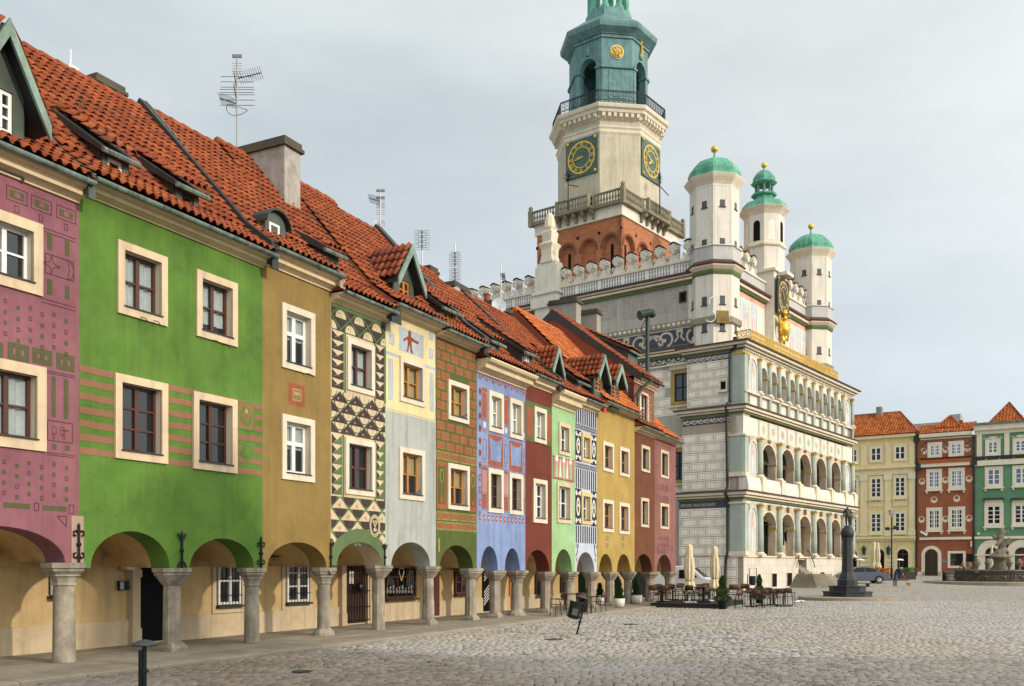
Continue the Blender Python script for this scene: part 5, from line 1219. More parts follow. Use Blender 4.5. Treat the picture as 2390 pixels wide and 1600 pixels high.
for tier, (z0, z1, zcap, cr, sp, r) in enumerate(((Z_PL, Z_C1 - .8, Z_E1, zf(1194, 1787), zf(1233, 1801), .27), (Z_C1 + .02, Z_C2 - .75, Z_E2, zf(1036, 1785), zf(1084, 1801), .25))):
    zb = z0 + (.0 if tier == 0 else zf(1112) - Z_C1)
    op = [(BX[i] + .42, BX[i + 1] - .42, zb if tier else z0, cr) for i in range(5)]
    arch_wall(0, T_L, z0, zcap + .02, op, sp, M_SPAN)
    MB().box(TF, 0, T_L, -.55, .02, zcap + .025, z1).build('entablature', M_TW, TH)
    pz = zb
    for u in BX + [T_L - .25]: column(u, pz, zcap, r)
    if tier:
        m = MB(); m.extr_u(TF, [(-.3, z0), (.42, z0), (.42, z0 + .35), (.30, zb - .06), (.30, zb), (-.3, zb)], -.02, T_L + .02); m.build('balcony_ledge', M_TW, TH)
        for u in BX + [T_L - .25]: MB().box(TF, u - .38, u + .38, .0, .5, z0 + .003, zb + .06).build('pedestal', M_TCOR, TH)
    fresco(.95, BX[0] - .42, pz + .35, zcap - .35); fresco(BX[-1] + .42, T_L - .7, pz + .35, zcap - .35)
    p = MB(); p.box(TF, -.03, .62, -.06, .16, pz, zcap); p.box(TS, -.95, .03, -.06, .10, pz, zcap); p.build('corner_pilaster', M_SAGE, TH)
    p = MB(); p.box(TF, -.12, .70, -.06, .24, zcap - .12, zcap + .01); p.box(TS, -1.05, .12, -.06, .17, zcap - .12, zcap + .01); p.box(TF, -.12, .70, -.06, .24, pz, pz + .3); p.box(TS, -1.05, .12, -.06, .17, pz, pz + .3); p.build('pilaster_moulding', M_TCOR, TH)
    for i in range(5):   # gilded keystones
        MB().box(TF, (BX[i] + BX[i + 1]) / 2 - .1, (BX[i] + BX[i + 1]) / 2 + .1, .03, .2, cr + .1, zcap).build('keystone', M_KEY, TH)
# third loggia: ten narrow arches
z0 = Z_C2 + .02; zb = zf(911); op = []
for i in range(5):
    for k in range(2):
        a = BX[i] + bwid / 2 * k; op.append((a + .24, a + bwid / 2 - .24, zb, zf(856, 1775)))
arch_wall(0, T_L, z0, Z_E3 + .02, op, zf(882, 1780), M_TW, .5)
c3 = [BX[0] + bwid / 2 * i for i in range(11)] + [T_L - .22]
for u in c3:
    column(u, zb, Z_E3, .19, .1); MB().box(TF, u - .2, u + .2, .0, .2, z0, zb - .12).build('pedestal', M_SAGE, TH)
MB().box(TF, -.05, T_L + .05, -.02, .24, zb - .12, zb).build('balcony_ledge', M_TCOR, TH)
fresco(.9, BX[0] - .35, zb + .05, Z_E3 - .25); fresco(BX[-1] + .35, T_L - .6, zb + .05, Z_E3 - .25)
p = MB(); p.box(TF, -.03, .55, -.06, .14, z0, Z_E3); p.box(TS, -.85, .03, -.06, .09, z0, Z_E3); p.build('corner_pilaster', M_SAGE, TH)
p = MB(); p.box(TF, -.1, .62, -.06, .2, Z_E3 - .1, Z_E3 + .01); p.box(TS, -.92, .1, -.06, .15, Z_E3 - .1, Z_E3 + .01); p.build('pilaster_moulding', M_GOLDP, TH)
MB().box(TF, 0, T_L, -.5, .02, Z_E3 + .025, Z_C3 - .5).build('entablature', M_TCOR, TH)
d = MB(); n = 70
for i in range(n): d.box(TF, T_L * (i + .2) / n, T_L * (i + .75) / n, .02, .16, Z_C3 - .62, Z_C3 - .5)
o = d.build('dentil_band', M_TCOR, TH); o['kind'] = 'stuff'
entab(Z_C1, U_PAV, .75, .55); entab(Z_C2, U_PAV + .25, .7, .5); entab(Z_C3, U_PAVU + .1, .7, .65)
M_MED = plaster('medallion_ochre', (.50, .40, .24), .2)
# medallion panels between second and third tier
d = Decor(TF, TH, .024); zc = (Z_E2 + Z_C2 - .75) / 2 + .02; hh = (Z_C2 - .8 - Z_E2) / 2
for i in range(10):
    u = BX[0] + bwid / 2 * (i + .5); d.ring(u - bwid * .19, u + bwid * .19, zc - hh * .85, zc + hh * .85, .03, M_FRPINK); d.ell(u, zc, bwid * .1, hh * .6, M_FRBLUE, 1, 12); d.ell(u, zc, bwid * .07, hh * .45, M_MED, 2, 12)
for i in range(11): u = BX[0] + bwid / 2 * i; d.rect(u - .13, u + .13, Z_E2 + .05, Z_C2 - .75, M_SAGE, 3)
d.rect(0.7, T_L, Z_E1 + .12, Z_C1 - .85, M_FRBLUE); d.done('painted_medallion')
d = Decor(TS, TH, .006)
for zt, us in ((Z_C1, U_PAV), (Z_C2, U_PAV + .25), (Z_C3, U_PAVU + .1)):
    zz = zt - .62; d.rect(us, -1.0, zz - .55, zz - .02, M_FRZ)
    if zt != Z_C1:
        n = 7; 
        for i in range(n):
            u = us + (-1 - us) * (i + .5) / n; w_ = (-1 - us) / n
            d.band([(u - w_ * .5, zz - .45), (u - w_ * .2, zz - .15), (u + w_ * .15, zz - .42), (u + w_ * .5, zz - .42)], .07, M_FRL, 1); d.ell(u - w_ * .1, zz - .3, .12, .1, M_FRL, 1, 8); d.ell(u + w_ * .3, zz - .22, .12, .09, M_FRL, 1, 8)
d.done('painted_frieze'); text_on(TS, 'VERITATEM  IPSAM  PRECHVNTET', U_PAV + .1, Z_C1 - 1.03, .012, .30, M_FRL, TH, 'frieze_lettering', sx=.62)
# loggia interior: doors, windows and hanging lanterns
for tier, z in ((0, Z_PL), (1, Z_C1)):
    for i in range(5):
        u = (BX[i] + BX[i + 1]) / 2; w = LOG + .03
        if (tier, i) in ((0, 2), (1, 0), (1, 1), (1, 3)):
            MB().box(TF, u - .7, u + .7, w, w + .04, z, z + 2.9).build('loggia_door', M_ROOM, TH); m = MB(); ring(m, TF, u - .9, u + .9, z - .1, z + 3.1, .2, w, w + .12); m.build('door_surround', M_FRPINK if tier else M_TCOR, TH)
        else:
            MB().box(TF, u - .6, u + .6, w, w + .04, z + 1.0, z + 3.0).build('loggia_window', M_GLASS_D, TH); m = MB(); ring(m, TF, u - .75, u + .75, z + .85, z + 3.15, .15, w, w + .1); m.build('window_surround', M_TCOR, TH)
d = Decor(TF, TH, LOG + .022); d.rect(.9, T_L - .9, Z_C1 + 3.3, Z_C1 + 4.2, M_TGRN); d.done('painted_band')
for i in (0, 2):
    u = (BX[i] + BX[i + 1]) / 2 + .1; m = MB(); c = TF.P(u, -1.4, 0); zc = zf(1243, 1780)
    m.tube([(c[0], c[1], Z_C1 - .3), (c[0], c[1], zc + .5)], .02, 5); m.lathe((c[0], c[1], zc - .55), [(.05, 0), (.22, .12), (.28, .7), (.34, .74), (.1, 1.0), (.03, 1.1)], 6); m.build('hanging_lantern', M_IRON, TH)
m = MB()
for i in range(5): m.tube([TF.P(BX[i] + .42, -.4, zf(1222, 1787)), TF.P(BX[i + 1] - .42, -.4, zf(1222, 1787))], .03, 5)
m.build('tie_rod', M_IRON, TH)
# ---------------------------------------------------------------- stairs
NS = 14; st = empty('staircase', TF.P(ST_U, .5, 0)); st.parent = TH; st.location = tuple(wloc(st)[i] - wloc(TH)[i] for i in range(3))
M_STEP = plaster('step_stone', (.24, .215, .17), .25, grime=.5)
for i in range(NS):
    z0, z1 = i * Z_PL / NS - .08, (i + 1) * Z_PL / NS - .002
    if i < 6: e = .3 * (6 - i); pts = [(-1.1 - e, .05), (-1.1 - e * .85, 1.2 + e * .5), (-.6 - e * .45, 1.9 + e * .8), (.6 + e * .45, 1.9 + e * .8), (1.1 + e * .85, 1.2 + e * .5), (1.1 + e, .05)]
    else: e = (i - 5) * .28; pts = [(-.88, -1.9), (-.88, .8 - e), (.88, .8 - e), (.88, -1.9)]
    m = MB(); n = len(pts); m.add([TF.P(ST_U + u, w, z0) for u, w in pts] + [TF.P(ST_U + u, w, z1) for u, w in pts], [tuple(range(n)), tuple(range(n, 2 * n))] + [(k, (k + 1) % n, n + (k + 1) % n, n + k) for k in range(n)]); m.build('step', M_STEP, st)
for sg in (-1, 1):
    m = MB(); m.tube([TF.P(ST_U + sg * 2.0, .32, 1.5), TF.P(ST_U + sg * 1.9, .3, 1.8), TF.P(ST_U + sg * 1.0, .25, Z_PL + .35), TF.P(ST_U + sg * .8, .1, Z_PL + .55)], .035, 6); m.build('handrail', M_IRON, st)
MB().box(TF, ST_U - .6, ST_U + .6, LOG + .05, LOG + .1, Z_PL, Z_PL + 2.7).build('entrance_gate', M_IRON, TH)
for x0, x1, y0, y1 in ((1799.5, 1811, 1338, 1375), (1834.5, 1846.5, 1336.5, 1373), (1913, 1922, 1335, 1343)):
    u0, z1 = TF.hit(x0, y0); u1 = TF.U(x1); z0 = max(.02, TF.Z(x0, y1)); MB().box(TF, u0, u1, .03, .06, z0, z1).build('cellar_window', M_ROOM, TH); m = MB(); ring(m, TF, u0 - .08, u1 + .08, z0 - .02, z1 + .08, .08, .03, .09); m.build('cellar_window_frame', M_TCOR, TH)
# ---------------------------------------------------------------- windows and ornament on the side
def side_window(x0, x1, y0, y1, fr=TS, w=WM, gold=True):
    u0, z1 = fr.hit(x0, y0, w); u1 = fr.U(x1, w); z0 = fr.Z(x0, y1, w)
    wo = window(TH, fr, u0, u1, z0, z1, M_IRON, 2, 2, glass_mat('leaded_glass', (.16, .19, .21), .9, .2), inset=-.08, wbase=w, sill=False, room=False, bar=.07)
    MB().box(fr, u0, u1, w, w + .02, z0, z1).build('recess_shade_panel', M_ROOM, wo)
    l = MB()
    for i in range(12): u = u0 + (u1 - u0) * (i + .5) / 12; l.box(fr, u - .01, u + .01, w + .055, w + .065, z0, z1)
    for i in range(16): z = z0 + (z1 - z0) * (i + .5) / 16; l.box(fr, u0, u1, w + .052, w + .066, z - .009, z + .009)
    l.build('lead_came', M_IRON, wo)
    m = MB(); ring(m, fr, u0 - .32, u1 + .32, z0 - .3, z1 + .32, .3, w, w + .15); m.build('window_surround', plaster('gold_ochre_stone', (.36, .25, .09), .25, grime=.4), TH)
    m = MB(); m.box(fr, u0 - .55, u1 + .55, w, w + .4, z1 + .62, z1 + .78); m.box(fr, u0 - .4, u1 + .4, w, w + .22, z1 + .33, z1 + .62); m.box(fr, u0 - .5, u1 + .5, w, w + .3, z0 - .42, z0 - .31); m.build('window_hood', M_TCOR, TH)
side_window(1577, 1612, 874, 938); side_window(1574, 1600, 1056, 1120)
u0, z1 = TS.hit(1682.5, 891); u1 = TS.U(1694); z0 = TS.Z(1682.5, 910); MB().box(TS, u0, u1, .0, .02, z0, z1).build('niche_window', M_ROOM, TH); m = MB(); ring(m, TS, u0 - .14, u1 + .14, z0 - .1, z1 + .18, .12, 0, .08); m.box(TS, u0 - .2, u1 + .2, 0, .2, z0 - .18, z0 - .1); m.build('niche_window_surround', M_TCOR, TH)
# long side: cornices, friezes, inscription
US = U_PAVU + .5
def scourse(y0, y1, p, mat, px=1599, name='cornice'): MB().box(TS, U_END, US, WM - .02, WM + p, zsd(px, y1), zsd(px, y0)).build(name, mat, TH)
scourse(640, 645, .62, M_TCOV, name='cornice_cover'); scourse(645, 649, .5, M_TCOR); scourse(649, 651.5, .42, M_TRED); scourse(651.5, 656, .4, M_TCOR); scourse(656, 664, .18, M_TGRN)
scourse(808, 813, .55, M_TCOV, name='cornice_cover'); scourse(813, 817, .45, M_TCOR); scourse(817, 819, .36, M_TRED); scourse(819, 823, .34, M_TCOR); scourse(823, 829, .15, M_TGRN); scourse(846, 850, .12, M_TCOR)
scourse(747, 761, .10, plaster('rope_moulding', (.24, .22, .17), .3)); scourse(762, 765, .04, M_FRL)
zr_ = (zsd(1599, 747) + zsd(1599, 761)) / 2; m = MB(); u = US - .2; k = 0
while u > TS.U(1380, WM): m.ball(TS.P(u, WM + .09, zr_), .15, 8, 5); u -= .42
o = m.build('rope_bead', M_TCOR, TH, smooth=True); o['kind'] = 'stuff'
d = Decor(TS, TH, WM + .006); zt, zb = zsd(1599, 765), zsd(1599, 806); d.rect(U_END, US, zb, zt, M_FRZ); d.rect(U_END, US, zb, zb + .09, M_FRL, 1)
h_ = zt - zb; zc = (zt + zb) / 2; u = US - .3; i = 0
while u > TS.U(1380, WM):
    sg = -1 if i % 2 else 1
    sp = [(u + sg * (h_ * .9 - q * .09 * h_) * 1 + .30 * h_ * math.cos(q * .75) * sg, zc + .30 * h_ * math.sin(q * .75)) for q in range(9)]
    d.band(sp, .16 * h_ * .9, M_FRL, 1); d.band([(u + sg * .42 * h_ * math.cos(t), zc + .40 * h_ * math.sin(t)) for t in [k * .5 for k in range(10)]], .13 * h_, M_FRL, 2); d.band([(u - sg * .55 * h_, zc - .2 * h_), (u - sg * .8 * h_, zc + .05 * h_), (u - sg * .7 * h_, zc + .3 * h_), (u - sg * .95 * h_, zc + .42 * h_)], .1 * h_, M_FRL, 2); d.ell(u - sg * .98 * h_, zc + .42 * h_, .12 * h_, .08 * h_, M_FRL, 3, 8)
    d.ell(u + sg * .1 * h_, zc - .05 * h_, .14 * h_, .12 * h_, M_FRL, 3, 8); u -= h_ * 1.75; i += 1
zt, zb = zsd(1599, 830), zsd(1599, 845); d.rect(U_END, US, zb, zt, M_FRZ); u = US - .1; i = 0
while u > TS.U(1420, WM): d.band([(u, zb + .1), (u - .25, zt - .08), (u - .5, zb + .12), (u - .8, zb + .1)], .07, M_FRL, 1); d.ell(u - .3, zb + .18, .13, .1, M_FRL, 1, 8); d.ell(u - .62, zt - .14, .12, .09, M_FRL, 1, 8); u -= .8
zt, zb = zsd(1599, 612), zsd(1599, 639)
d.done('painted_frieze')
LINES = ['NON EST ENIM APVD DOMINVM DEVM NOSTRVM', 'INIQVITAS NEC PERSONARVM ACCEPTIO NEC', 'CVPIDO MVNERVM VIDVAE ET PVPILLO NON', 'NOCEBITIS SI LAESERIS EOS VOCIFERABVN', 'TVR AD ME ET EGO AVDIAM CLAMOREM EO', 'RVM ET INDIGNABITVR FVROR MEVS PER', 'CVTIAMQVE VOS GLADIO ET ERVNT VXORES', 'VESTRAE VIDVAE ET FILII VESTRI PVPILLI']
LEFT = ['IS ET IVDICATE EOS IVSTE', 'SIVE CIVIS SIVE PEREGRINVS', 'NVLLAS IN IVDICIO', 'PARVVM AVDIETIS VT MAGNVM', 'NEQVE ACCIPIETISQVE PER', 'SONAM QVIA IVDICIVM EST', 'DEI ET IS VIVERE']
for L_, xa, xb, ya, yb in ((LINES, 1454, 1607, 702, 749), (LEFT, 1352, 1440, 724, 760)):
    ua, ub = TS.U(xa, WM), TS.U(xb, WM); za, zb = zsd(xa, ya), zsd(xa, yb)
    for i, t in enumerate(L_):
        z = za + (zb - za) * i / (len(L_) - 1); o = text_on(TS, t, ua, z, WM + .006, .31, M_LET, TH, 'inscription_line')
        wd = max(v.co.x for v in o.data.vertices); k = min(1.35, (ub - ua) * (1.0 if i % 3 else .97) / wd); o.scale.x = k
u0, z1 = TS.hit(1588, 684, WM); u1 = TS.U(1600, WM); z0 = TS.Z(1588, 704, WM); MB().box(TS, u0, u1, WM, WM + .02, z0, z1).build('niche_window', M_ROOM, TH); m = MB(); ring(m, TS, u0 - .1, u1 + .1, z0 - .1, z1 + .1, .08, WM, WM + .05); m.build('niche_window_surround', M_TCOV, TH)
# attic parapet with painted balusters and shell merlons
zA0, zA1 = zsd(1599, 640), zsd(1599, 608)
MB().box(TS, U_END, US, WM - .5, WM - .02, zA0, zA1).build('attic_parapet', M_TWS, TH); MB().box(TS, U_END, US, WM - .55, WM + .10, zA1 - .08, zA1 + .06).build('parapet_cap', M_TCOR, TH)
d = Decor(TS, TH, WM - .014); u = US - .2; i = 0; M_BLU = plaster('painted_baluster', (.27, .30, .32), .2)
while u > U_END:
    if i % 9 != 8: z_, h_ = zA0 + .1, zA1 - zA0 - .2; d.ell(u, z_ + h_ * .3, .07, h_ * .22, M_BLU, 0, 8); d.ell(u, z_ + h_ * .72, .07, h_ * .2, M_BLU, 1, 8); d.rect(u - .03, u + .03, z_, z_ + h_, M_BLU, 2)
    u -= .235; i += 1
d.done('painted_baluster')
def merlon_mesh():
    """scrolled foot, fluted shell and little roof, 1.15 m wide, facing -y"""
    F0 = Frame(0, 0, 1, 0); m = MB()
    foot = [(-.575, 0)] + [(-.575 + 1.15 * i / 12, .30 + .28 * math.cos(2 * math.pi * (i / 12 - .5))) for i in range(13)] + [(.575, 0)]
    m.extr_w(F0, foot, -.16, .08)
    for sg in (-1, 1):
        m.tube([F0.P(sg * (.34 + .10 * math.cos(t)), .10, .44 + .10 * math.sin(t)) for t in [k * .8 for k in range(8)]], .035, 5)
        m.tube([F0.P(sg * (.575 - .05 * k), .10, .05 + .04 * k + .012 * k * k) for k in range(6)], .04, 5)
    shell = [(0, .52)] + [(.36 * math.sin(t) * (1 + .05 * (k % 2)), .98 - .0 + .34 * math.cos(t) * (1 + .05 * (k % 2)) - .02) for k, t in enumerate([-2.3 + 4.6 * i / 12 for i in range(13)])]
    m.extr_w(F0, shell, -.24, .12)
    for i in range(7):
        t = -1.9 + 3.8 * i / 6; m.tube([F0.P(0, .16, .60), F0.P(.2 * math.sin(t), .19, .92 + .16 * math.cos(t)), F0.P(.36 * math.sin(t), .14, .97 + .33 * math.cos(t))], [.03, .06, .05], 5)
    n0 = len(m.f)
    m.extr_w(F0, [(-.30, 1.24), (-.1, 1.36), (.1, 1.36), (.30, 1.24), (.32, 1.29), (.1, 1.42), (-.1, 1.42), (-.32, 1.29)], -.55, .2)
    m.box(F0, -.22, .22, -.5, -.1, .45, 1.26)
    me = bpy.data.meshes.new('merlon'); me.from_pydata(m.v, [], m.f); me.materials.append(M_TW); me.materials.append(M_TCOV)
    me.polygons.foreach_set('material_index', [1 if n0 <= i < n0 + 10 else 0 for i in range(len(m.f))]); return me
MER = merlon_mesh()
def merlon(fr, u, w, z, s=1.0):
    M = Matrix(((fr.d[0] * s, -fr.nrm[0] * s, 0, 0), (fr.d[1] * s, -fr.nrm[1] * s, 0, 0), (0, 0, s, 0), (0, 0, 0, 1))); M.translation = Vector(fr.P(u, w, z)); inst('merlon', MER, TH, M)
u = US - .75
while u > U_END + .5: merlon(TS, u, WM - .15, zA1 + .06, 1.08); u -= 1.22
# pier and pinnacle on the side
up = TS.U(1285, WM); m = MB(); zz_ = [zsd(1285, y) for y in (1000, 735, 722, 700, 690, 668, 625, 616, 590, 584, 573, 566, 545, 540, 512)]
m.box(TS, up - 1.05, up + 1.05, WM - .3, WM + .75, -.1, zz_[2]); m.box(TS, up - 1.3, up + 1.3, WM - .3, WM + 1.0, zz_[2], zz_[3]); m.box(TS, up - 1.05, up + 1.05, WM - .4, WM + .7, zz_[3], zz_[6]); m.box(TS, up - 1.25, up + 1.25, WM - .5, WM + .9, zz_[4], zz_[4] + .2); m.box(TS, up - .9, up + .9, WM - .4, WM + .6, zz_[6], zz_[7]); m.build('pier', M_TW, TH)
c = TS.P(up, WM + .1, 0); m = MB(); m.lathe(c, [(.85, zz_[7]), (.7, zz_[8] - .3), (.72, zz_[9]), (.95, zz_[10]), (.6, zz_[11]), (.72, zz_[12]), (.55, zz_[13]), (.62, zz_[13] + .25)], 4, TS.yaw() + math.pi / 4); m.lathe(c, [(.5, zz_[13] + .2), (.42, zz_[14] - .1), (.3, zz_[14] + .3), (.12, zz_[14] + .5)], 10)
m.build('pinnacle', M_TCOR, TH)
# ---------------------------------------------------------------- turrets
OCT = TF.yaw() + math.pi / 8
def oct_ring(c, prof, mat, name, parent, smooth=False):
    m = MB(); m.lathe((c[0], c[1], 0), [(r / math.cos(math.pi / 8), z) for r, z in prof], 8, OCT); return m.build(name, mat, parent, smooth=smooth)
def oct_frame(c, a, k):
    """wall frame on face k of an octagon of apothem a (k=0 parallel to the front)"""
    ang = math.atan2(TF.nrm[1], TF.nrm[0]) + k * math.pi / 4; n = (math.cos(ang), math.sin(ang)); d = (-n[1], n[0])
    f = Frame(c[0] + n[0] * a, c[1] + n[1] * a, d[0], d[1]); return f
def ball_finial(c, z, r, parent):
    m = MB(); m.lathe((c[0], c[1], z - .9), [(.10, 0), (.06, .9 - r)], 8); m.build('finial_stem', M_CU, parent); m = MB(); m.ball((c[0], c[1], z), r, 14, 9); m.build('gilded_ball', M_GOLD, parent, smooth=True)
zt = lambda y: TF.Z(1667, y, 0) * 0 + 1.65 + (HY - y) / FPX * 68.4
def turret(u, name='turret'):
    c = TF.P(u, -3.05, 0); a = 1.66
    t = oct_ring(c, [(a, Z_C3 - 1.5), (a, zt(424))], M_TW, name, TH); tl = wloc(t)
    oct_ring(c, [(a + .06, zt(755)), (a + .16, zt(752)), (a + .16, zt(740)), (a + .05, zt(737))], plaster('rope_moulding', (.24, .22, .17), .3), 'rope_moulding', t)
    oct_ring(c, [(a + .03, zt(640)), (a + .12, zt(634)), (a + .12, zt(629))], M_TGRN, 'moulding', t); oct_ring(c, [(a + .1, zt(629)), (a + .33, zt(622)), (a + .36, zt(617))], M_TCOR, 'moulding', t); oct_ring(c, [(a + .37, zt(619)), (a + .39, zt(616.5))], M_TRED, 'moulding', t); oct_ring(c, [(a + .45, zt(616)), (a + .1, zt(606))], M_TCOV, 'moulding', t)
    oct_ring(c, [(a + .1, zt(607)), (a + .1, zt(576)), (a + .2, zt(574)), (a + .02, zt(570))], M_SCALE, 'scale_band', t)
    oct_ring(c, [(a + .02, zt(428)), (a + .08, zt(424)), (a + .3, zt(414)), (a + .38, zt(409)), (a + .40, zt(407)), (a + .2, zt(405))], M_TCOR, 'eaves_moulding', t)
    oct_ring(c, [(a + .22, zt(406)), (a + .10, zt(400)), (a + .13, zt(390)), (a + .0, zt(378)), (a * .76, zt(364)), (a * .45, zt(355)), (a * .12, zt(351)), (.05, zt(350))], M_CU, 'copper_dome', t)
    z0 = zt(350); ball_finial(c, z0 + .75, .26, t)
    for k in range(8):
        f = oct_frame(c, a, k)
        for y0, y1 in ((466, 482), (556, 574), (690, 710), (750, 772)):
            MB().box(f, -.19, .19, -.01, .012, zt(y1), zt(y0)).build('turret_window', M_GLASS_D, t); MB().box(f, -.25, .25, 0, .07, zt(y1) - .07, zt(y1)).build('window_sill', M_TCOV, t)
        d = MB(); ringf(d, f, -.6, .6, zt(566), zt(434), .012, .006); d.build('panel_line', M_BLU, t, fix=False)
    # lattice on the scale band
    return t
turret(1.9); turret(T_L - 1.9)
# middle turret with its lantern
c = TF.P(12.5, -3.6, 0); a = 1.5; z = lambda y: 1.65 + (HY - y) / FPX * 76.2
t = oct_ring(c, [(a, z(625)), (a, z(480))], M_TW, 'middle_turret', TH)
oct_ring(c, [(a + .02, z(563)), (a + .16, z(560)), (a + .16, z(556)), (a, z(551))], M_TCOR, 'moulding', t)
oct_ring(c, [(a, z(485)), (a + .2, z(477)), (a + .42, z(470)), (a + .45, z(468)), (a + .2, z(466))], M_TCOR, 'eaves_moulding', t)
oct_ring(c, [(a + .38, z(469)), (a + .25, z(463)), (a + .1, z(452)), (.95, z(444)), (.72, z(438)), (.70, z(432)), (.95, z(430)), (.98, z(426)), (.80, z(424))], M_CU, 'bell_roof', t)
m = MB()
for k in range(8): an = OCT + k * math.pi / 4; m.tube([(c[0] + .64 * math.cos(an), c[1] + .64 * math.sin(an), z(425)), (c[0] + .64 * math.cos(an), c[1] + .64 * math.sin(an), z(403))], .1, 6)
m.build('lantern_post', M_CUB, t); oct_ring(c, [(.75, z(404)), (.98, z(400)), (1.0, z(398)), (.85, z(395)), (.82, z(385)), (.62, z(375)), (.3, z(368)), (.05, z(366))], M_CU, 'lantern_dome', t); ball_finial(c, z(354), .24, t)
for k in range(8):
    f = oct_frame(c, a, k)
    m = MB(); h = [(-.28, z(548)), (.28, z(548)), (.28, z(508))] + [(.28 * math.cos(q), z(508) + .28 * math.sin(q)) for q in [.4, .8, 1.2, 1.57, 1.95, 2.35, 2.75]] + [(-.28, z(508))]
    m.extr_w(f, h, -.01, .012); m.build('belfry_opening', M_ROOM if k % 2 == 0 else M_TWB, t)
# ---------------------------------------------------------------- attic of the front
CP = 12.3; WA = -2.9; zq = lambda y, px=1760: TF.Z(px, y, WA)
A0, A1 = 3.0, T_L - 3.0; zc1 = TF.Z(1727, 668, WA)
MB().box(TF, A0 - 1, A1 + 1, WA - .6, WA, Z_C3 - .1, zc1).build('attic_wall', M_TW, TH)
MB().box(TF, A0 - 1, A1 + 1, WA - .1, WA + .2, zc1 - .3, zc1 - .12).build('cornice', M_TGRN, TH); MB().box(TF, A0 - 1, A1 + 1, WA - .1, WA + .4, zc1 - .12, zc1 + .06).build('cornice', M_TCOR, TH); MB().box(TF, A0 - 1, A1 + 1, WA - .1, WA + .46, zc1 + .06, zc1 + .13).build('cornice', M_TRED, TH); MB().box(TF, A0 - 1, A1 + 1, WA - .1, WA + .55, zc1 + .13, zc1 + .3).build('cornice_cover', M_TCOV, TH)
MB().box(TF, A0 - 1, A1 + 1, WA - .6, WA + .02, zc1 + .3, zc1 + 1.35).build('attic_parapet', M_SCALE, TH); MB().box(TF, A0 - 1, A1 + 1, WA - .65, WA + .12, zc1 + 1.35, zc1 + 1.5).build('parapet_cap', M_TCOR, TH)
u = A0 + .6
while u < A1 - .3:
    if abs(u - CP) > 2.4: merlon(TF, u, WA - .15, zc1 + 1.5, 1.15)
    u += 1.3
for i in range(11):
    u = A0 + .9 + (A1 - A0 - 1.8) * i / 10
    if abs(u - T_L / 2) < 1.9: continue
    d = Decor(TF, TH, WA + .006); ua, ub, z0, z1 = u - .55, u + .55, Z_C3 + .5, zc1 - .75
    d.rect(ua, ub, z0, z1 - .5, M_FRBLUE); d.ell(u, z1 - .5, .55, .5, M_FRBLUE, 0, 12, 0, math.pi); h_ = z1 - z0
    d.poly([(u - .22, z0 + .1), (u + .25, z0 + .1), (u + .2, z0 + .5 * h_), (u + .3, z0 + .68 * h_), (u, z0 + .76 * h_), (u - .28, z0 + .66 * h_)], M_FRPINK, 1); d.poly([(u - .1, z0 + .3 * h_), (u + .12, z0 + .3 * h_), (u + .1, z0 + .7 * h_), (u - .12, z0 + .7 * h_)], P_WHITE, 2); d.ell(u, z0 + .83 * h_, .11, .14, M_FRPINK, 2, 8); d.ell(u, z0 + .9 * h_, .09, .05, M_GOLDP, 3, 8)
    d.rect(u + .6, u + .68, z0, z1, M_SAGE, 1); d.done('painted_figure')
d = Decor(TF, TH, WA + .004); d.rect(A0, A1, zc1 - .72, zc1 - .32, M_FRPINK); d.done('painted_band')
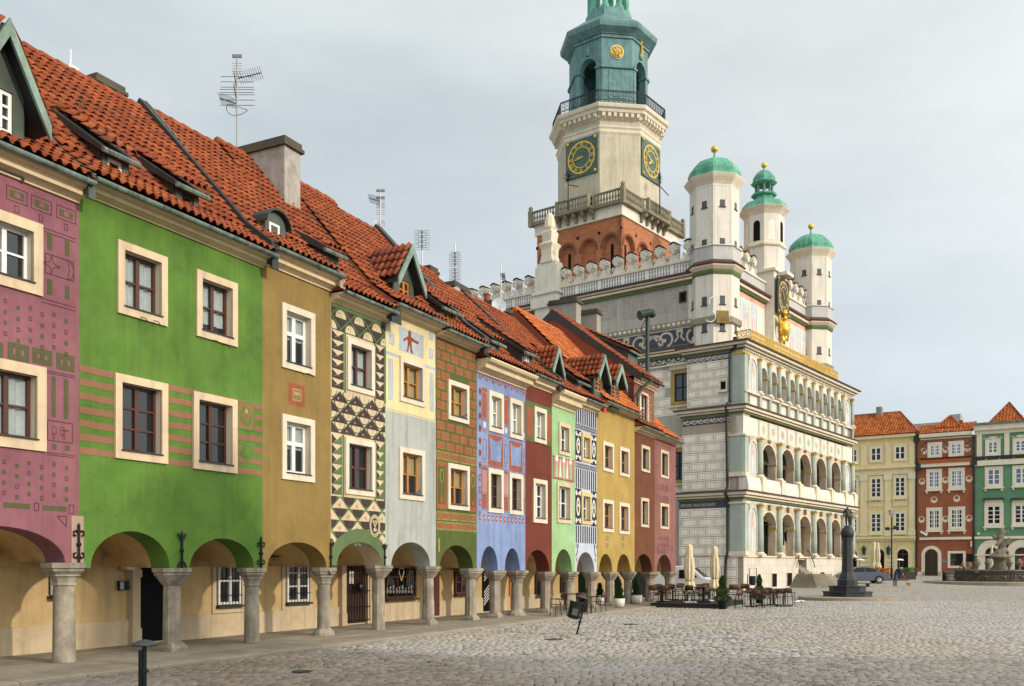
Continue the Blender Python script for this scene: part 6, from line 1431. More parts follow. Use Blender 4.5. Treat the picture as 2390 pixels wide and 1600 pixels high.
# central projection with the clock and the gilded eagle
m = MB(); m.box(TF, CP - 1.3, CP + 1.5, -5, -2.15, Z_C3 - .1, z(622)); m.box(TF, CP - 1.5, CP + 1.7, -5, -1.95, z(626), z(620)); m.box(TF, CP - .6, CP + .8, -2.2, -1.3, z(634), z(626)); m.build('clock_projection', M_TW, TH)
def clock(fr, u, z, s, w, parent, hour=7.75, square=True, sh=None):
    """square copper dial with gilded numerals and hands"""
    sh = sh or s; g = MB(); g.box(fr, u - s, u + s, w - .12, w, z - sh, z + sh); o = g.build('clock', simple('dial_green', (.065, .12, .098), .55, .2, .3, 2) if parent != TH else simple('black_dial', (.02, .022, .024), .5), parent)
    r = min(s, sh) * .86; k = sh / s if sh > s else 1.0
    q = MB()
    def arcring(r0, r1, wz, n=32):
        for i in range(n):
            t0, t1 = 2 * math.pi * i / n, 2 * math.pi * (i + 1) / n
            q.poly([fr.P(u + r0 * math.cos(t0), wz, z + r0 * k * math.sin(t0)), fr.P(u + r1 * math.cos(t0), wz, z + r1 * k * math.sin(t0)), fr.P(u + r1 * math.cos(t1), wz, z + r1 * k * math.sin(t1)), fr.P(u + r0 * math.cos(t1), wz, z + r0 * k * math.sin(t1))])
    arcring(r * .91, r, w + .03); arcring(r * .60, r * .66, w + .03)
    NUM = ['XII', 'I', 'II', 'III', 'IV', 'V', 'VI', 'VII', 'VIII', 'IX', 'X', 'XI']
    for i in range(12):
        t = math.pi / 2 - i * math.pi / 6; wd = len(NUM[i]) * .045 * r
        for j in range(len(NUM[i])):
            off = (j - (len(NUM[i]) - 1) / 2) * .085 * r; dx, dz = -math.sin(t), math.cos(t)
            a, b_ = .69 * r, .91 * r; px_, pz_ = math.cos(t), math.sin(t); tilt = {'V': .05 * r, 'X': .06 * r, 'I': 0}[NUM[i][j]]
            for s2 in ((1, -1) if NUM[i][j] in 'VX' else (0,)):
                oa, ob = off + (s2 * tilt if NUM[i][j] == 'X' else 0), off + (-s2 * tilt if NUM[i][j] == 'X' else s2 * tilt)
                p0, p1 = (u + a * px_ + dx * oa, z + k * (a * pz_ + dz * oa)), (u + b_ * px_ + dx * ob, z + k * (b_ * pz_ + dz * ob)); e = .018 * r
                q.poly([fr.P(p0[0] - dx * e, w + .034, p0[1] - dz * e * k), fr.P(p0[0] + dx * e, w + .034, p0[1] + dz * e * k), fr.P(p1[0] + dx * e, w + .034, p1[1] + dz * e * k), fr.P(p1[0] - dx * e, w + .034, p1[1] - dz * e * k)])
    for sx in (-1, 1):
        for sz in (-1, 1): q.ball(fr.P(u + sx * s * .86, w + .02, z + sz * sh * .88), .09 * s, 6, 4)
    q.build('numeral_ring', M_GOLD, o, fix=False)
    hd = MB()
    for t, ln, wd in ((math.pi / 2 - hour / 12 * 2 * math.pi, .52, .05), (math.pi / 2 - (hour % 1) * 2 * math.pi, .62, .035)):
        c_, s_ = math.cos(t), math.sin(t); e = wd * r
        hd.add([fr.P(u - c_ * r * .15 + s_ * e, w + .06, z - s_ * r * .15 * k - c_ * e), fr.P(u + c_ * r * ln * .6 + s_ * e * 1.6, w + .06, z + k * s_ * r * ln * .6 - c_ * e * 1.6), fr.P(u + c_ * r * ln, w + .06, z + k * s_ * r * ln), fr.P(u + c_ * r * ln * .6 - s_ * e * 1.6, w + .06, z + k * s_ * r * ln * .6 + c_ * e * 1.6), fr.P(u - c_ * r * .15 - s_ * e, w + .06, z - s_ * r * .15 * k + c_ * e)], [(0, 1, 2, 3, 4)])
    hd.build('clock_hand', M_GOLD, o, fix=False); return o
cz_ = (z(644) + z(722)) / 2
clock(TF, CP, cz_, 1.25, -1.85, TH, 10.9, sh=1.5)
e = MB(); ez = z(757); eu = CP; ew = -1.85      # heraldic bird with crown
e.ball(TF.P(eu, ew, ez), .42, 10, 8, sz=1.5); e.ball(TF.P(eu, ew + .1, ez + .75), .2, 8, 6)
for sg in (-1, 1):
    for k in range(6): e.tube([TF.P(eu + sg * .25, ew, ez + .35), TF.P(eu + sg * (.95 - .02 * k), ew + .05, ez + .75 - .12 * k), TF.P(eu + sg * (1.05 - .07 * k), ew + .05, ez - .1 - .15 * k)], [.12, .11, .03], 6)
    e.tube([TF.P(eu + sg * .2, ew, ez - .5), TF.P(eu + sg * .45, ew + .1, ez - .85)], [.12, .06], 6)
for k in (-1, 0, 1): e.tube([TF.P(eu, ew, ez - .5), TF.P(eu + k * .22, ew, ez - 1.15)], [.16, .05], 6)
e.lathe(TF.P(eu, ew + .05, ez + .98), [(.15, 0), (.24, .06), (.27, .2), (.2, .24), (.22, .36), (.06, .42)], 10); c0 = TF.P(eu, ew, ez); e.v = [tuple(c0[i] + 1.1 * (v[i] - c0[i]) for i in range(3)) for v in e.v]; e.build('gilded_eagle', M_GOLD, TH, smooth=True)
# gilded lattice railing of the roof terrace
g = MB(); r0, r1, wr = TF.U(1751, -.35), TF.U(1955, -.35), -.35; zz0, zz1 = Z_C3 + .05, TF.Z(1753, 769, -.35)
def lattice_rail(fr, u0, u1, w):
    n = int((u1 - u0) / .3)
    for i in range(n + 1): u = u0 + (u1 - u0) * i / n; g.box(fr, u - .02, u + .02, w - .02, w + .02, zz0, zz1)
    H = zz1 - zz0; rows = 4
    for i in range(n):
        a, b_ = u0 + (u1 - u0) * i / n, u0 + (u1 - u0) * (i + 1) / n
        for r in range(rows):
            c_, d_ = zz0 + H * r / rows, zz0 + H * (r + 1) / rows
            for p, q in (((a, c_), (b_, d_)), ((a, d_), (b_, c_))): g.tube([fr.P(p[0], w, p[1]), fr.P(q[0], w, q[1])], .022, 4, cap=False)
            g.poly([fr.P((a + b_) / 2 + .07 * math.cos(t), w + .02, (c_ + d_) / 2 + .07 * math.sin(t)) for t in [k * math.pi / 3 for k in range(6)]])
    for z in (zz0, zz0 + H * .5, zz1): g.box(fr, u0, u1, w - .03, w + .03, z - .03, z + .03)
lattice_rail(TF, r0, r1, wr); f2 = Frame(*TF.P(r0, wr, 0)[:2], TF.nrm[0], TF.nrm[1]); lattice_rail(f2, -2.0, 0, 0)
o = g.build('terrace_railing', M_GOLD, TH, fix=False)
# downpipe on the corner
m = MB(); P_ = lambda px, y, w: TS.P(TS.U(px), w, TS.Z(px, y)); m.tube([P_(1722, 792, .35), P_(1722, 808, .35), P_(1706, 824, .18), P_(1706, 936, .15), P_(1698, 944, .18)], .10, 8); m.tube([P_(1700, 948, .35), P_(1700, 1136, .15), P_(1700, 1150, .55), P_(1700, 1165, .15), P_(1700, 1290, .15), P_(1696, 1305, .15), P_(1694, 1373, .15)], .10, 8)
m.box(TS, TS.U(1719), TS.U(1726), .2, .6, zf(792, 1722), zf(782, 1722)); m.build('downpipe', simple('dark_green_pipe', (.02, .028, .028), .5, .2), TH)
# sundial board with hoops on the near turret
f = oct_frame(TF.P(1.9, -3.05, 0), 1.66, -1); m = MB(); m.box(f, -.55, .35, .28, .34, zt(757), zt(728)); m.build('sundial_board', plaster('gilded_board', (.21, .15, .045), .4, grime=.6), TH)
m = MB(); m.tube([f.P(-.75 + .38 * math.cos(t), .4, zt(735) + .8 + .38 * math.sin(t)) for t in [k * .33 for k in range(12)]], .03, 5); m.tube([f.P(-1.05 + .40 * math.cos(t), .4, zt(738) - .15 + .40 * math.sin(t)) for t in [1.2 - k * .33 for k in range(12)]], .03, 5); m.build('sundial_hoop', M_WHITE, TH)

# ---------------------------------------------------------------- the great tower
AY = 79.0; AX = (1450 - CX) / FPX * AY; AS, AF = 8.6, 9.9
TWF = Frame(AX, AY, .605, .797); TWS = Frame(AX, AY, .797, -.605); tc = (AX - .797 * AS / 2 + .605 * AF / 2, AY + .605 * AS / 2 + .797 * AF / 2)
ty = lambda y, Y=79.0: 1.65 + (HY - y) / FPX * Y
ZB = ty(501); ZW = ty(476)
def uv_box(me, axis_u, org):
    uvl = me.uv_layers.new(name='UVMap')
    for p in me.polygons:
        n = p.normal; d = max((abs(n.x * TF.nrm[0] + n.y * TF.nrm[1]), 0), (abs(n.x * TS.nrm[0] + n.y * TS.nrm[1]), 1))[1]
        dd = (TF.d, TS.d)[d]
        for li in p.loop_indices:
            v = me.vertices[me.loops[li].vertex_index].co; uvl.data[li].uv = ((v.x + org[0]) * dd[0] + (v.y + org[1]) * dd[1], v.z)
def blind_arch_face(fr, u0, u1, n, z0, z1, zsp, cr, slit):
    """brick face with pointed-round blind arches sunk into it"""
    m = MB(); W = (u1 - u0) / n; N = 12
    for i in range(n):
        a, c = u0 + W * i, u0 + W * (i + 1); l, r = a + W * .14, c - W * .14
        m.box(fr, a, l, -.35, 0, z0, z1); m.box(fr, r, c, -.35, 0, z0, z1)
        pts = [((l + r) / 2 - (r - l) / 2 * math.cos(math.pi * k / N), zsp + cr * math.sin(math.pi * k / N)) for k in range(N + 1)]
        for p, q in zip(pts, pts[1:]): m.add([fr.P(p[0], 0, p[1]), fr.P(q[0], 0, q[1]), fr.P(q[0], 0, z1), fr.P(p[0], 0, z1), fr.P(p[0], -.35, p[1]), fr.P(q[0], -.35, q[1])], [(0, 1, 2, 3), (0, 1, 5, 4)])
    return m
tw = MB(); zb0 = 15.0
tw.box(TWF, .35, AF - .35, -AS + .35, -.35, zb0, ZB); core = tw.build('tower', M_BRICK, TH); uv_box(core.data, None, wloc(core))
for fr, u0, u1 in ((TWS, -AS, 0.0), (TWF, 0.0, AF)):
    m = blind_arch_face(fr, u0, u1, 4, zb0, ZB, ty(560) - .3, 1.0, True); o = m.build('blind_arcade', M_BRICK, core); uv_box(o.data, None, wloc(o))
    W = (u1 - u0) / 4
    for i in range(4):
        u = u0 + W * (i + .5)
        if fr is TWF or i % 2: MB().box(fr, u - .14, u + .14, -.36, -.33, ty(640), ty(560)).build('slit_window', M_ROOM, core)
        e = MB(); l, r = u - W * .36, u + W * .36
        for k in range(12):
            t0, t1 = math.pi * k / 12, math.pi * (k + 1) / 12; q = lambda t_, x: (u + (W * .36 + x) * math.cos(t_), ty(560) - .3 + (1.0 + x) * math.sin(t_)); e.extr_w(fr, [q(t0, 0), q(t0, .17), q(t1, .17), q(t1, 0)], 0, .05)
        e.build('arch_moulding', plaster('dark_brick_mould', (.17, .075, .045), .2), core)
        for sg in (-.5,): MB().box(fr, u + W * sg - .12, u + W * sg + .12, -.02, .012, ty(534), ty(527)).build('putlog_hole', M_ROOM, core)
# gallery on corbels
m = MB(); m.box(TWF, -.15, AF + .15, -AS - .15, .15, ZB, ZW); m.build('gallery_wall', M_TW, core)
FL = ZW + .0; m = MB(); m.box(TWF, -.5, AF + .5, -AS - .5, .5, FL, FL + .12)
for fr, s0, A_ in ((TWS, -AS, AS), (TWF, 0, AF)): m.box(fr, s0 + A_ * .28, s0 + A_ * .72, .5, .95, FL + .002, FL + .122)
m.build('gallery_floor', M_BAL, core)
for fr, s0, A_ in ((TWS, -AS, AS), (TWF, 0, AF)):
    for k in range(5):
        u = s0 + A_ * (.30 + .10 * k); m = MB(); m.extr_u(fr, [(.1, FL - .75), (.3, FL - .7), (.42, FL - .42), (.72, FL - .3), (.82, FL - .003), (.1, FL - .003)], u - .13, u + .13); m.build('corbel', M_BAL, core)
def balus_mesh():
    m = MB(); m.lathe((0, 0, 0), [(.09, 0), (.09, .08), (.05, .12), (.11, .35), (.05, .62), (.08, .78), (.08, .85)], 6); me = bpy.data.meshes.new('baluster'); me.from_pydata(m.v, [], m.f); me.materials.append(M_BAL); return me
BALM = balus_mesh(); zB0 = FL + .26
for fr, s0, A_ in ((TWS, -AS, AS), (TWF, 0, AF)):
    path = [(s0 - .4, .4), (s0 + A_ * .28, .4), (s0 + A_ * .28 + .3, .85), (s0 + A_ * .72 - .3, .85), (s0 + A_ * .72, .4), (s0 + A_ + .4, .4)]
    rl = MB()
    for (a, wa), (b_, wb) in zip(path, path[1:]):
        pa, pb = fr.P(a, wa, 0), fr.P(b_, wb, 0); L = math.hypot(pb[0] - pa[0], pb[1] - pa[1]); fs = Frame(pa[0], pa[1], pb[0] - pa[0], pb[1] - pa[1])
        rl.box(fs, 0, L, -.1, .1, FL + .1, FL + .27); rl.box(fs, 0, L, -.1, .1, zB0 + .84, zB0 + .95); n = max(1, int(L / .27))
        for k in range(n): p = fs.P(L * (k + .5) / n, 0, zB0); M = Matrix.Translation(Vector(p)); inst('baluster', BALM, core, M)
        rl.box(fs, -.13, .13, -.13, .13, FL + .1, zB0 + 1.0)
    rl.build('gallery_rail', M_BAL, core)
for u, w in ((-.4, .4), (AF + .4, .4), (-.4, -AS - .4)): m = MB(); p = TWF.P(u, w, 0); m.box(TWF, u - .18, u + .18, w - .18, w + .18, FL - .1, zB0 + 1.05); m.ball((p[0], p[1], zB0 + 1.25), .2, 8, 6); m.build('gallery_post', M_BAL, core)
# octagonal shaft with the dials
AO = 4.25; zO = lambda y: ty(y, 80.7)
OC = oct_ring(tc, [(AO, FL), (AO, zO(262))], plaster('tower_shaft_white', (.50, .45, .34), .12, grime=.3, streak=.35), 'tower_shaft', TH)
oct_ring(tc, [(AO + .02, zO(305)), (AO + .1, zO(301)), (AO + .1, zO(295)), (AO + .2, zO(291)), (AO + .2, zO(288)), (AO + .02, zO(287))], M_TCOR, 'moulding', OC)
oct_ring(tc, [(AO, zO(272)), (AO + .16, zO(270)), (AO + .2, zO(262)), (AO + .5, zO(259)), (AO + .55, zO(253)), (AO + .72, zO(250)), (AO + .78, zO(244)), (AO + .78, zO(242)), (1.0, zO(241))], M_TCOR, 'gallery_cornice', OC)
for k in range(8):
    f = oct_frame(tc, AO, k); hw = AO * math.tan(math.pi / 8)
    for i in range(7): u = -hw + 2 * hw * (i + .5) / 7; MB().box(f, u - .13, u + .13, .1, .48, zO(269), zO(260.5)).build('dentil', M_TCOR, OC, fix=False)
for k in (0, -2): f = oct_frame(tc, AO, k); clock(f, 0, (zO(305) + zO(397)) / 2, 1.62, .14, OC, 8.72 if k else 7.83)
for k in (0, -2):
    f = oct_frame(tc, AO, k); MB().box(f, .55, 1.25, -.01, .03, FL + .2, zO(450)).build('gallery_door', M_ROOM, OC)
    m = MB(); c = f.P(-.6, 1.3, 0); b_ = FL + .2; m.tube([(c[0], c[1], b_), (c[0], c[1], b_ + 3.4)], .05, 5); m.tube([(c[0], c[1], b_ + 2.4), f.P(.6, 1.5, b_ + 1.9)], .04, 5)
    for i in range(10): a_ = i * .63; m.tube([(c[0], c[1], b_ + 2.9 + .1 * (i % 3)), f.P(-.6 - .7 * math.cos(a_) * .7, 1.3, b_ + 3.1 + .5 * math.sin(a_))], [.05, .02], 4)
    m.build('weather_vane', M_IRON, OC)
# iron railing of the upper gallery
m = MB(); R_ = AO + .45; zr0 = zO(241) + .02
for k in range(8):
    f = oct_frame(tc, R_, k); hw = R_ * math.tan(math.pi / 8)
    for z in (.06, .30, 1.02, 1.12): m.box(f, -hw, hw, -.025, .025, zr0 + z, zr0 + z + .05)
    n = 9
    for i in range(n + 1):
        u = -hw + 2 * hw * i / n; m.box(f, u - .02, u + .02, -.02, .02, zr0, zr0 + 1.15)
        if i < n:
            um = u + hw / n; m.tube([f.P(um + .12 * math.cos(t), 0, zr0 + .55 + .16 * math.sin(t)) for t in [q * math.pi / 4 for q in range(9)]], .02, 4, cap=False); m.tube([f.P(um + .10 * math.cos(t), 0, zr0 + .86 + .13 * math.sin(t)) for t in [q * math.pi / 4 for q in range(9)]], .018, 4, cap=False)
m.build('gallery_railing', simple('blue_black_iron', (.018, .026, .034), .5, .3), OC)
# copper belfry stage: arches on the straight faces, pilaster faces on the diagonals
AC = 3.28; zc0, zsp, zct = zO(241), zO(145), zO(56); CB = oct_ring(tc, [(AC - .6, zc0), (AC - .6, zc0 + .1)], M_CUB, 'belfry_stage', TH); hw = AC * math.tan(math.pi / 8)
zsp2 = ty(150, 82); crn = ty(118, 82)
for k in range(8):
    f = oct_frame(tc, AC, k); m = MB()
    if k % 2 == 0:
        l, r = -.86, .86; m.box(f, -hw, l, -.6, 0, zc0, zct); m.box(f, r, hw, -.6, 0, zc0, zct); N = 12
        pts = [(-.86 * math.cos(math.pi * i / N), zsp2 + .95 * math.sin(math.pi * i / N)) for i in range(N + 1)]
        for p, q in zip(pts, pts[1:]): m.add([f.P(p[0], 0, p[1]), f.P(q[0], 0, q[1]), f.P(q[0], 0, zct), f.P(p[0], 0, zct), f.P(p[0], -.6, p[1]), f.P(q[0], -.6, q[1]), f.P(q[0], -.6, zct), f.P(p[0], -.6, zct)], [(0, 1, 2, 3), (4, 5, 6, 7), (0, 1, 5, 4)])
        for sg in (-1, 1): m.box(f, sg * 1.05 - .3, sg * 1.05 + .3, -.62, .18, zsp2 - .18, zsp2); m.box(f, sg * 1.02 - .2, sg * 1.02 + .2, 0, .08, zc0, zsp2 - .18)
        for i in range(N): t0, t1 = math.pi * i / N, math.pi * (i + 1) / N; q = lambda t_, x: ((.86 + x) * math.cos(t_), zsp2 + (.95 + x) * math.sin(t_)); m.extr_w(f, [q(t0, 0), q(t0, .17), q(t1, .17), q(t1, 0)], 0, .09)
        m.box(f, -.14, .14, 0, .2, crn + .0, crn + .75)
    else:
        m.box(f, -hw, hw, -.6, 0, zc0, zct); m.box(f, -hw - .05, hw + .05, -.02, .16, zsp2 - .18, zsp2); m.box(f, -.75, .75, 0, .05, zc0 + 1.2, zsp2 - .35); m.box(f, -.3, .3, .05, .09, zc0 + 1.35, zc0 + 1.9)
    m.build('belfry_wall', M_CUB, CB)
    m = MB(); m.box(f, -hw - .04, hw + .04, 0, .12, ty(84, 82), ty(78, 82)); m.box(f, -hw - .06, hw + .06, 0, .18, ty(76, 82), ty(72, 82)); m.build('belfry_moulding', M_CUB, CB)
f = oct_frame(tc, AC, -1); m = MB()
zc_ = ty(117, 82); q = [f.P(.62 * math.cos(t), .06, zc_ + .62 * math.sin(t)) for t in [i * math.pi / 10 for i in range(20)]]
m.poly(q); m.build('emblem_disc', M_TCOR, CB, fix=False); m = MB()
for i in range(26): a_ = RND.uniform(0, 6.28); r_ = RND.uniform(.05, .46); m.ball(f.P(r_ * math.cos(a_), .10, zc_ + r_ * math.sin(a_)), RND.uniform(.07, .13), 6, 4)
m.tube([f.P(.50 * math.cos(t), .09, zc_ + .50 * math.sin(t)) for t in [i * math.pi / 8 for i in range(17)]], .05, 5); m.build('gilded_emblem', M_GOLD, CB)
f = oct_frame(tc, AC, 0); m = MB(); zc_ = ty(100, 83)
for i in range(14): m.ball(f.P(RND.uniform(-.12, .12), .12, zc_ - .9 + i * .15), RND.uniform(.1, .18), 6, 4)
m.build('gilded_emblem', M_GOLD, CB)
# great copper eaves, flared roof, open lantern above
oct_ring(tc, [(AC - .4, zct - .1), (AC + .1, zct), (AC + .72, ty(50, 81)), (AC + .78, ty(44, 81)), (AC + .80, ty(38, 81)), (AC - .2, ty(32, 82)), (2.1, ty(26, 83)), (1.9, ty(20, 84))], M_CUB, 'belfry_eaves', CB)
zl = ty(20, 84)
m = MB()
for k in range(8): an = OCT + k * math.pi / 4; m.lathe((tc[0] + 1.62 * math.cos(an), tc[1] + 1.62 * math.sin(an), zl - .1), [(.42, 0), (.42, .35), (.26, .6), (.24, 5.2), (.36, 5.5), (.36, 5.7)], 8)
m.build('lantern_column', M_CU, CB)
oct_ring(tc, [(1.7, zl + 5.6), (2.4, zl + 5.9), (2.4, zl + 6.2), (1.7, zl + 7.2), (.8, zl + 8.2), (.5, zl + 9.5), (.15, zl + 13)], M_CU, 'lantern_spire', CB)
# =================================================================== houses across the square
RY = 105.0; RZ = CAM_H - 23 / FPX * RY
RH = Frame((2140 - CX) / FPX * RY, RY, math.cos(math.radians(33)), -math.sin(math.radians(33)))
def gh(y): return -.06 if y < 72 else (-.06 + (RZ + .06) * min(1, (y - 72) / 30.0))
rz = lambda px, y: RH.Z(px, y)
def rwin(root, x0, x1, y0, y1, fmat, cols=2, rows=3, surr=None, glass=None, t=.2, sill=True, curtain=None, rowpos=None):
    u0, z1 = RH.hit(x0, y0); u1 = RH.U(x1); z0 = rz(x0, y1)
    if surr: s = MB(); ring(s, RH, u0 - t, u1 + t, z0 - t, z1 + t, t, .0, .09); s.build('window_surround', surr, root)
    MB().box(RH, u0, u1, .0, .012, z0, z1).build('recess_shade_panel', M_ROOM, root)
    window(root, RH, u0, u1, z0, z1, fmat, cols, rows, glass or M_GLASS_D, inset=-.07, curtain=None, sill=False, bar=.09, room=False, rowpos=rowpos)
    if sill: s = MB(); s.box(RH, u0 - t * 1.4, u1 + t * 1.4, 0, .28, z0 - t - .14, z0 - t); s.box(RH, u0 - t, u0 - t + .18, 0, .2, z0 - t - .38, z0 - t - .14); s.box(RH, u1 + t - .18, u1 + t, 0, .2, z0 - t - .38, z0 - t - .14); s.build('window_sill', surr or M_SURR_W, root)
def rbox(root, name, x0, x1, y0, y1, p, mat, w0=0.0, xr=None):
    u0, u1 = RH.U(x0), RH.U(x1); xr = xr or (x0 + x1) / 2; return MB().box(RH, u0, u1, w0 - .02, p, rz(xr, y1), rz(xr, y0)).build(name, mat, root)
def rarch(root, x0, x1, ytop, ybot, mat, surr, t=.35, name='door'):
    u0, u1 = RH.U(x0), RH.U(x1); m = (u0 + u1) / 2; r = (u1 - u0) / 2; z1 = rz((x0 + x1) / 2, ytop); z0 = max(RZ, rz((x0 + x1) / 2, ybot)); zs = z1 - r
    pts = lambda e: [(m - r - e, z0), (m + r + e, z0)] + [(m + (r + e) * math.cos(math.pi * i / 14), zs + (r + e) * math.sin(math.pi * i / 14)) for i in range(15)]
    s = MB(); s.extr_w(RH, pts(t), 0, .06); s.build('arch_surround', surr, root); s = MB(); s.extr_w(RH, pts(0), .061, .075); o = s.build(name, mat, root)
    b_ = MB(); b_.box(RH, m - .05, m + .05, .075, .1, z0, z1); b_.box(RH, m - r, m + r, .075, .11, zs - .06, zs + .06); b_.build('door_frame', M_BROWN, o)
def rhouse(label, x0, x1, ytop, mat, u1x=None):
    u0, u1 = RH.U(x0), RH.U(x1); zt = rz((x0 + x1) / 2, ytop); root = empty('town_house', RH.P((u0 + u1) / 2, -4, RZ), label, 'house', 'houses across the square')
    MB().box(RH, u0, u1, -9, 0, RZ - .6, zt).build('wall', mat, root); return root, u0, u1, zt
C_RY = plaster('town_yellow', (.72, .60, .31), .1, grime=.25); C_RYL = plaster('town_pale_yellow', (.76, .66, .41), .08, grime=.2); C_RR = plaster('town_red', (.30, .105, .055), .14); C_RG = plaster('town_green', (.125, .27, .165), .12); C_RTR = plaster('town_trim', (.74, .68, .54), .08)
# pale yellow house
root, u0, u1, zt = rhouse('pale yellow town house with pilasters and a hipped tile roof', 1940, 2138, 1014, C_RY)
for y0, y1, p in ((1010, 1018, .35), (1083, 1090, .4), (1090, 1104, .12), (1251, 1256, .4), (1256, 1261, .2)): rbox(root, 'string_course', 1940, 2138, y0, y1, p, C_RYL, xr=2130)
for a, b in ((2009.6, 2023), (2066.5, 2079), (2122.5, 2135)):
    rbox(root, 'pilaster', a, b, 1031, 1083, .1, C_RYL, xr=2110); rbox(root, 'pilaster', a - 1, b + 1, 1104, 1250, .12, C_RYL, xr=2110); rbox(root, 'pilaster_capital', a - 3, b + 3, 1104, 1118, .2, C_RTR, xr=2110); rbox(root, 'pilaster_base', a - 3, b + 3, 1236, 1250, .2, C_RYL, xr=2110)
for xs in ((1984, 2001), (2033, 2057), (2089, 2113)):
    for (y0, y1), rw_ in (((1041, 1072), 2), ((1113, 1158), 4), ((1196, 1240), 4)):
        k = (2110 - sum(xs) / 2) * .065 * (1 - (y0 - 1020) / 320); rwin(root, *xs, y0 + k, y1 + k, M_WHITE, 2, rw_, C_RYL, sill=rw_ == 4)
    rbox(root, 'relief_panel', xs[0] - 6, xs[1] + 6, 1168, 1180, .08, C_RYL, xr=2110)
for a, b in ((1975, 2000), (2040, 2064), (2095, 2120)): rarch(root, a, b, 1281, 1345, M_ROOM, C_RYL)
for a, b in ((2004, 2030), (2069, 2090), (2125, 2135)):
    for k in range(6): rbox(root, 'rusticated_block', a, b, 1283 + k * 10, 1291 + k * 10, .07, C_RYL, xr=2110)
for px in (2018, 2075):
    u, z = RH.hit(px, 1280); m = MB(); m.lathe(RH.P(u, .35, z - .7), [(.05, 0), (.16, .1), (.24, .65), (.3, .7), (.08, .95), (.03, 1.1)], 6); m.tube([RH.P(u, 0, z - .75), RH.P(u, .35, z - .72)], .04, 5); m.box(RH, u - .08, u + .08, 0, .06, z - 1.4, z - .5); m.build('wall_lantern', simple('verdigris_iron', (.02, .05, .045), .5, .3), root)
rbox(root, 'notice_board', 2011, 2025, 1294, 1311, .06, simple('dark_green_board', (.02, .05, .045), .5))
ze = rz(2130, 1011); ur = RH.U(2092); b = MB(); zr = ze + 3.1; P = RH.P; dR = (u1 + .3 - ur) * .9; b.poly([P(u0, .45, ze), P(u1 + .3, .45, ze), P(u1 + .3 - 2.8, -4.4, zr), P(u0, -4.4, zr)]); b.poly([P(u1 + .3, .45, ze), P(u1 + .3, -9.3, ze), P(u1 + .3 - 2.8, -4.4, zr)]); b.poly([P(u0, -4.4, zr), P(u1 - 2.5, -4.4, zr), P(u1 + .3, -9.3, ze), P(u0, -9.3, ze)])
ro = b.build('roof', M_TILE_B, root, fix=False); tile_field(RH, root, ro, u0, u1 + .3, [(.45, ze), (-4.4, zr)], M_TILE_B, 0, .3, .36, skip=lambda u, w: u > u1 + .3 - 2.8 * (.45 - w) / 4.85 - .1)
m = MB(); m.tube([P(u1 + .3, .45, ze + .05), P(u1 - 2.5, -4.4, zr + .05), P(u0, -4.4, zr + .05)], .14, 6); m.build('ridge_tile', M_TILE, ro)
MB().box(RH, RH.U(2028), RH.U(2041), -4.6, -3.6, zr - .5, zr + .75).build('chimney', plaster('grey_render', (.25, .25, .22), .2), root)
m = MB(); m.tube([P(u1 + .05, .15, ze - .1), P(u1 + .05, .15, RZ)], .1, 6); m.box(RH, u1 - .2, u1 + .3, 0, .35, ze - 1.0, ze - .3); m.build('downpipe', simple('dark_green_pipe', (.02, .028, .028), .5, .2), root)
m = MB(); m.box(RH, u1 - 1.5, u1 + 2.6, -9, -7, ze + .3, ze + 2.0); m.box(RH, u1 + 2.6, u1 + 3.6, -9, -6.5, ze + .3, ze + 2.7); m.build('roof_hut', plaster('pale_blue_render', (.36, .42, .47), .1), root)
# brick red house
root, u0, u1, zt = rhouse('brick red town house with cream roundels and a round-arched brown door', 2139.5, 2273, 1018, C_RR)
for y0, y1, p, mt in ((1010, 1018, .4, C_RTR), (1072, 1080, .5, M_TILE_B), (1080, 1088, .4, C_RTR), (1066, 1069, .1, M_DARKMET), (1253, 1259, .2, C_RTR), (1020, 1023, .06, C_RTR)): rbox(root, 'string_course', 2147, 2268, y0, y1, p, mt)
for (xs, ys, rw_) in (((2171, 2193), (1038, 1064), 3), ((2220, 2244), (1035, 1061), 3), ((2168, 2193), (1100, 1138), 4), ((2220, 2246), (1097.5, 1136), 4), ((2168, 2193.5), (1190, 1233), 4), ((2219.5, 2247), (1188, 1231.5), 4)):
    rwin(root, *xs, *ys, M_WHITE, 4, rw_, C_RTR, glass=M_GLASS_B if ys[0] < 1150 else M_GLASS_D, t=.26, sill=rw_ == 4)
d = Decor(RH, root, .006)
for x, y in ((2157, 1052), (2207, 1049), (2258, 1046), (2152, 1123), (2207, 1120), (2262, 1117), (2151, 1212), (2207, 1211), (2262, 1209), (2180, 1166), (2233, 1163)):
    u, z = RH.hit(x, y); d.ell(u, z, .33, .36, C_RTR, 0, 14); d.ell(u, z + .06, .2, .24, C_RR, 1, 12); d.ell(u, z - .12, .1, .1, C_RTR, 2, 8)
P_SL = plaster('slate_checks', (.10, .085, .09), .2)
for i in range(16):
    for k in range(4):
        if (i + k) % 2: x = 2149 + i * 7.5; u, z = RH.hit(x, 1028 + k * 7 - (x - 2207) * .05); d.rect(u, u + .3, z - .26, z, P_SL)
d.done(); rarch(root, 2159, 2189, 1281, 1345, simple('brown_gate', (.035, .02, .013), .6), C_RTR, .36)
u0_, z1 = RH.hit(2218, 1291); u1_ = RH.U(2248); z0_ = rz(2218, 1320); m = MB(); ring(m, RH, u0_ - .25, u1_ + .25, z0_ - .25, z1 + .25, .25, 0, .1); m.build('window_surround', C_RTR, root); MB().box(RH, u0_, u1_, .0, .03, z0_, z1).build('shop_window', M_GLASS_D, root)
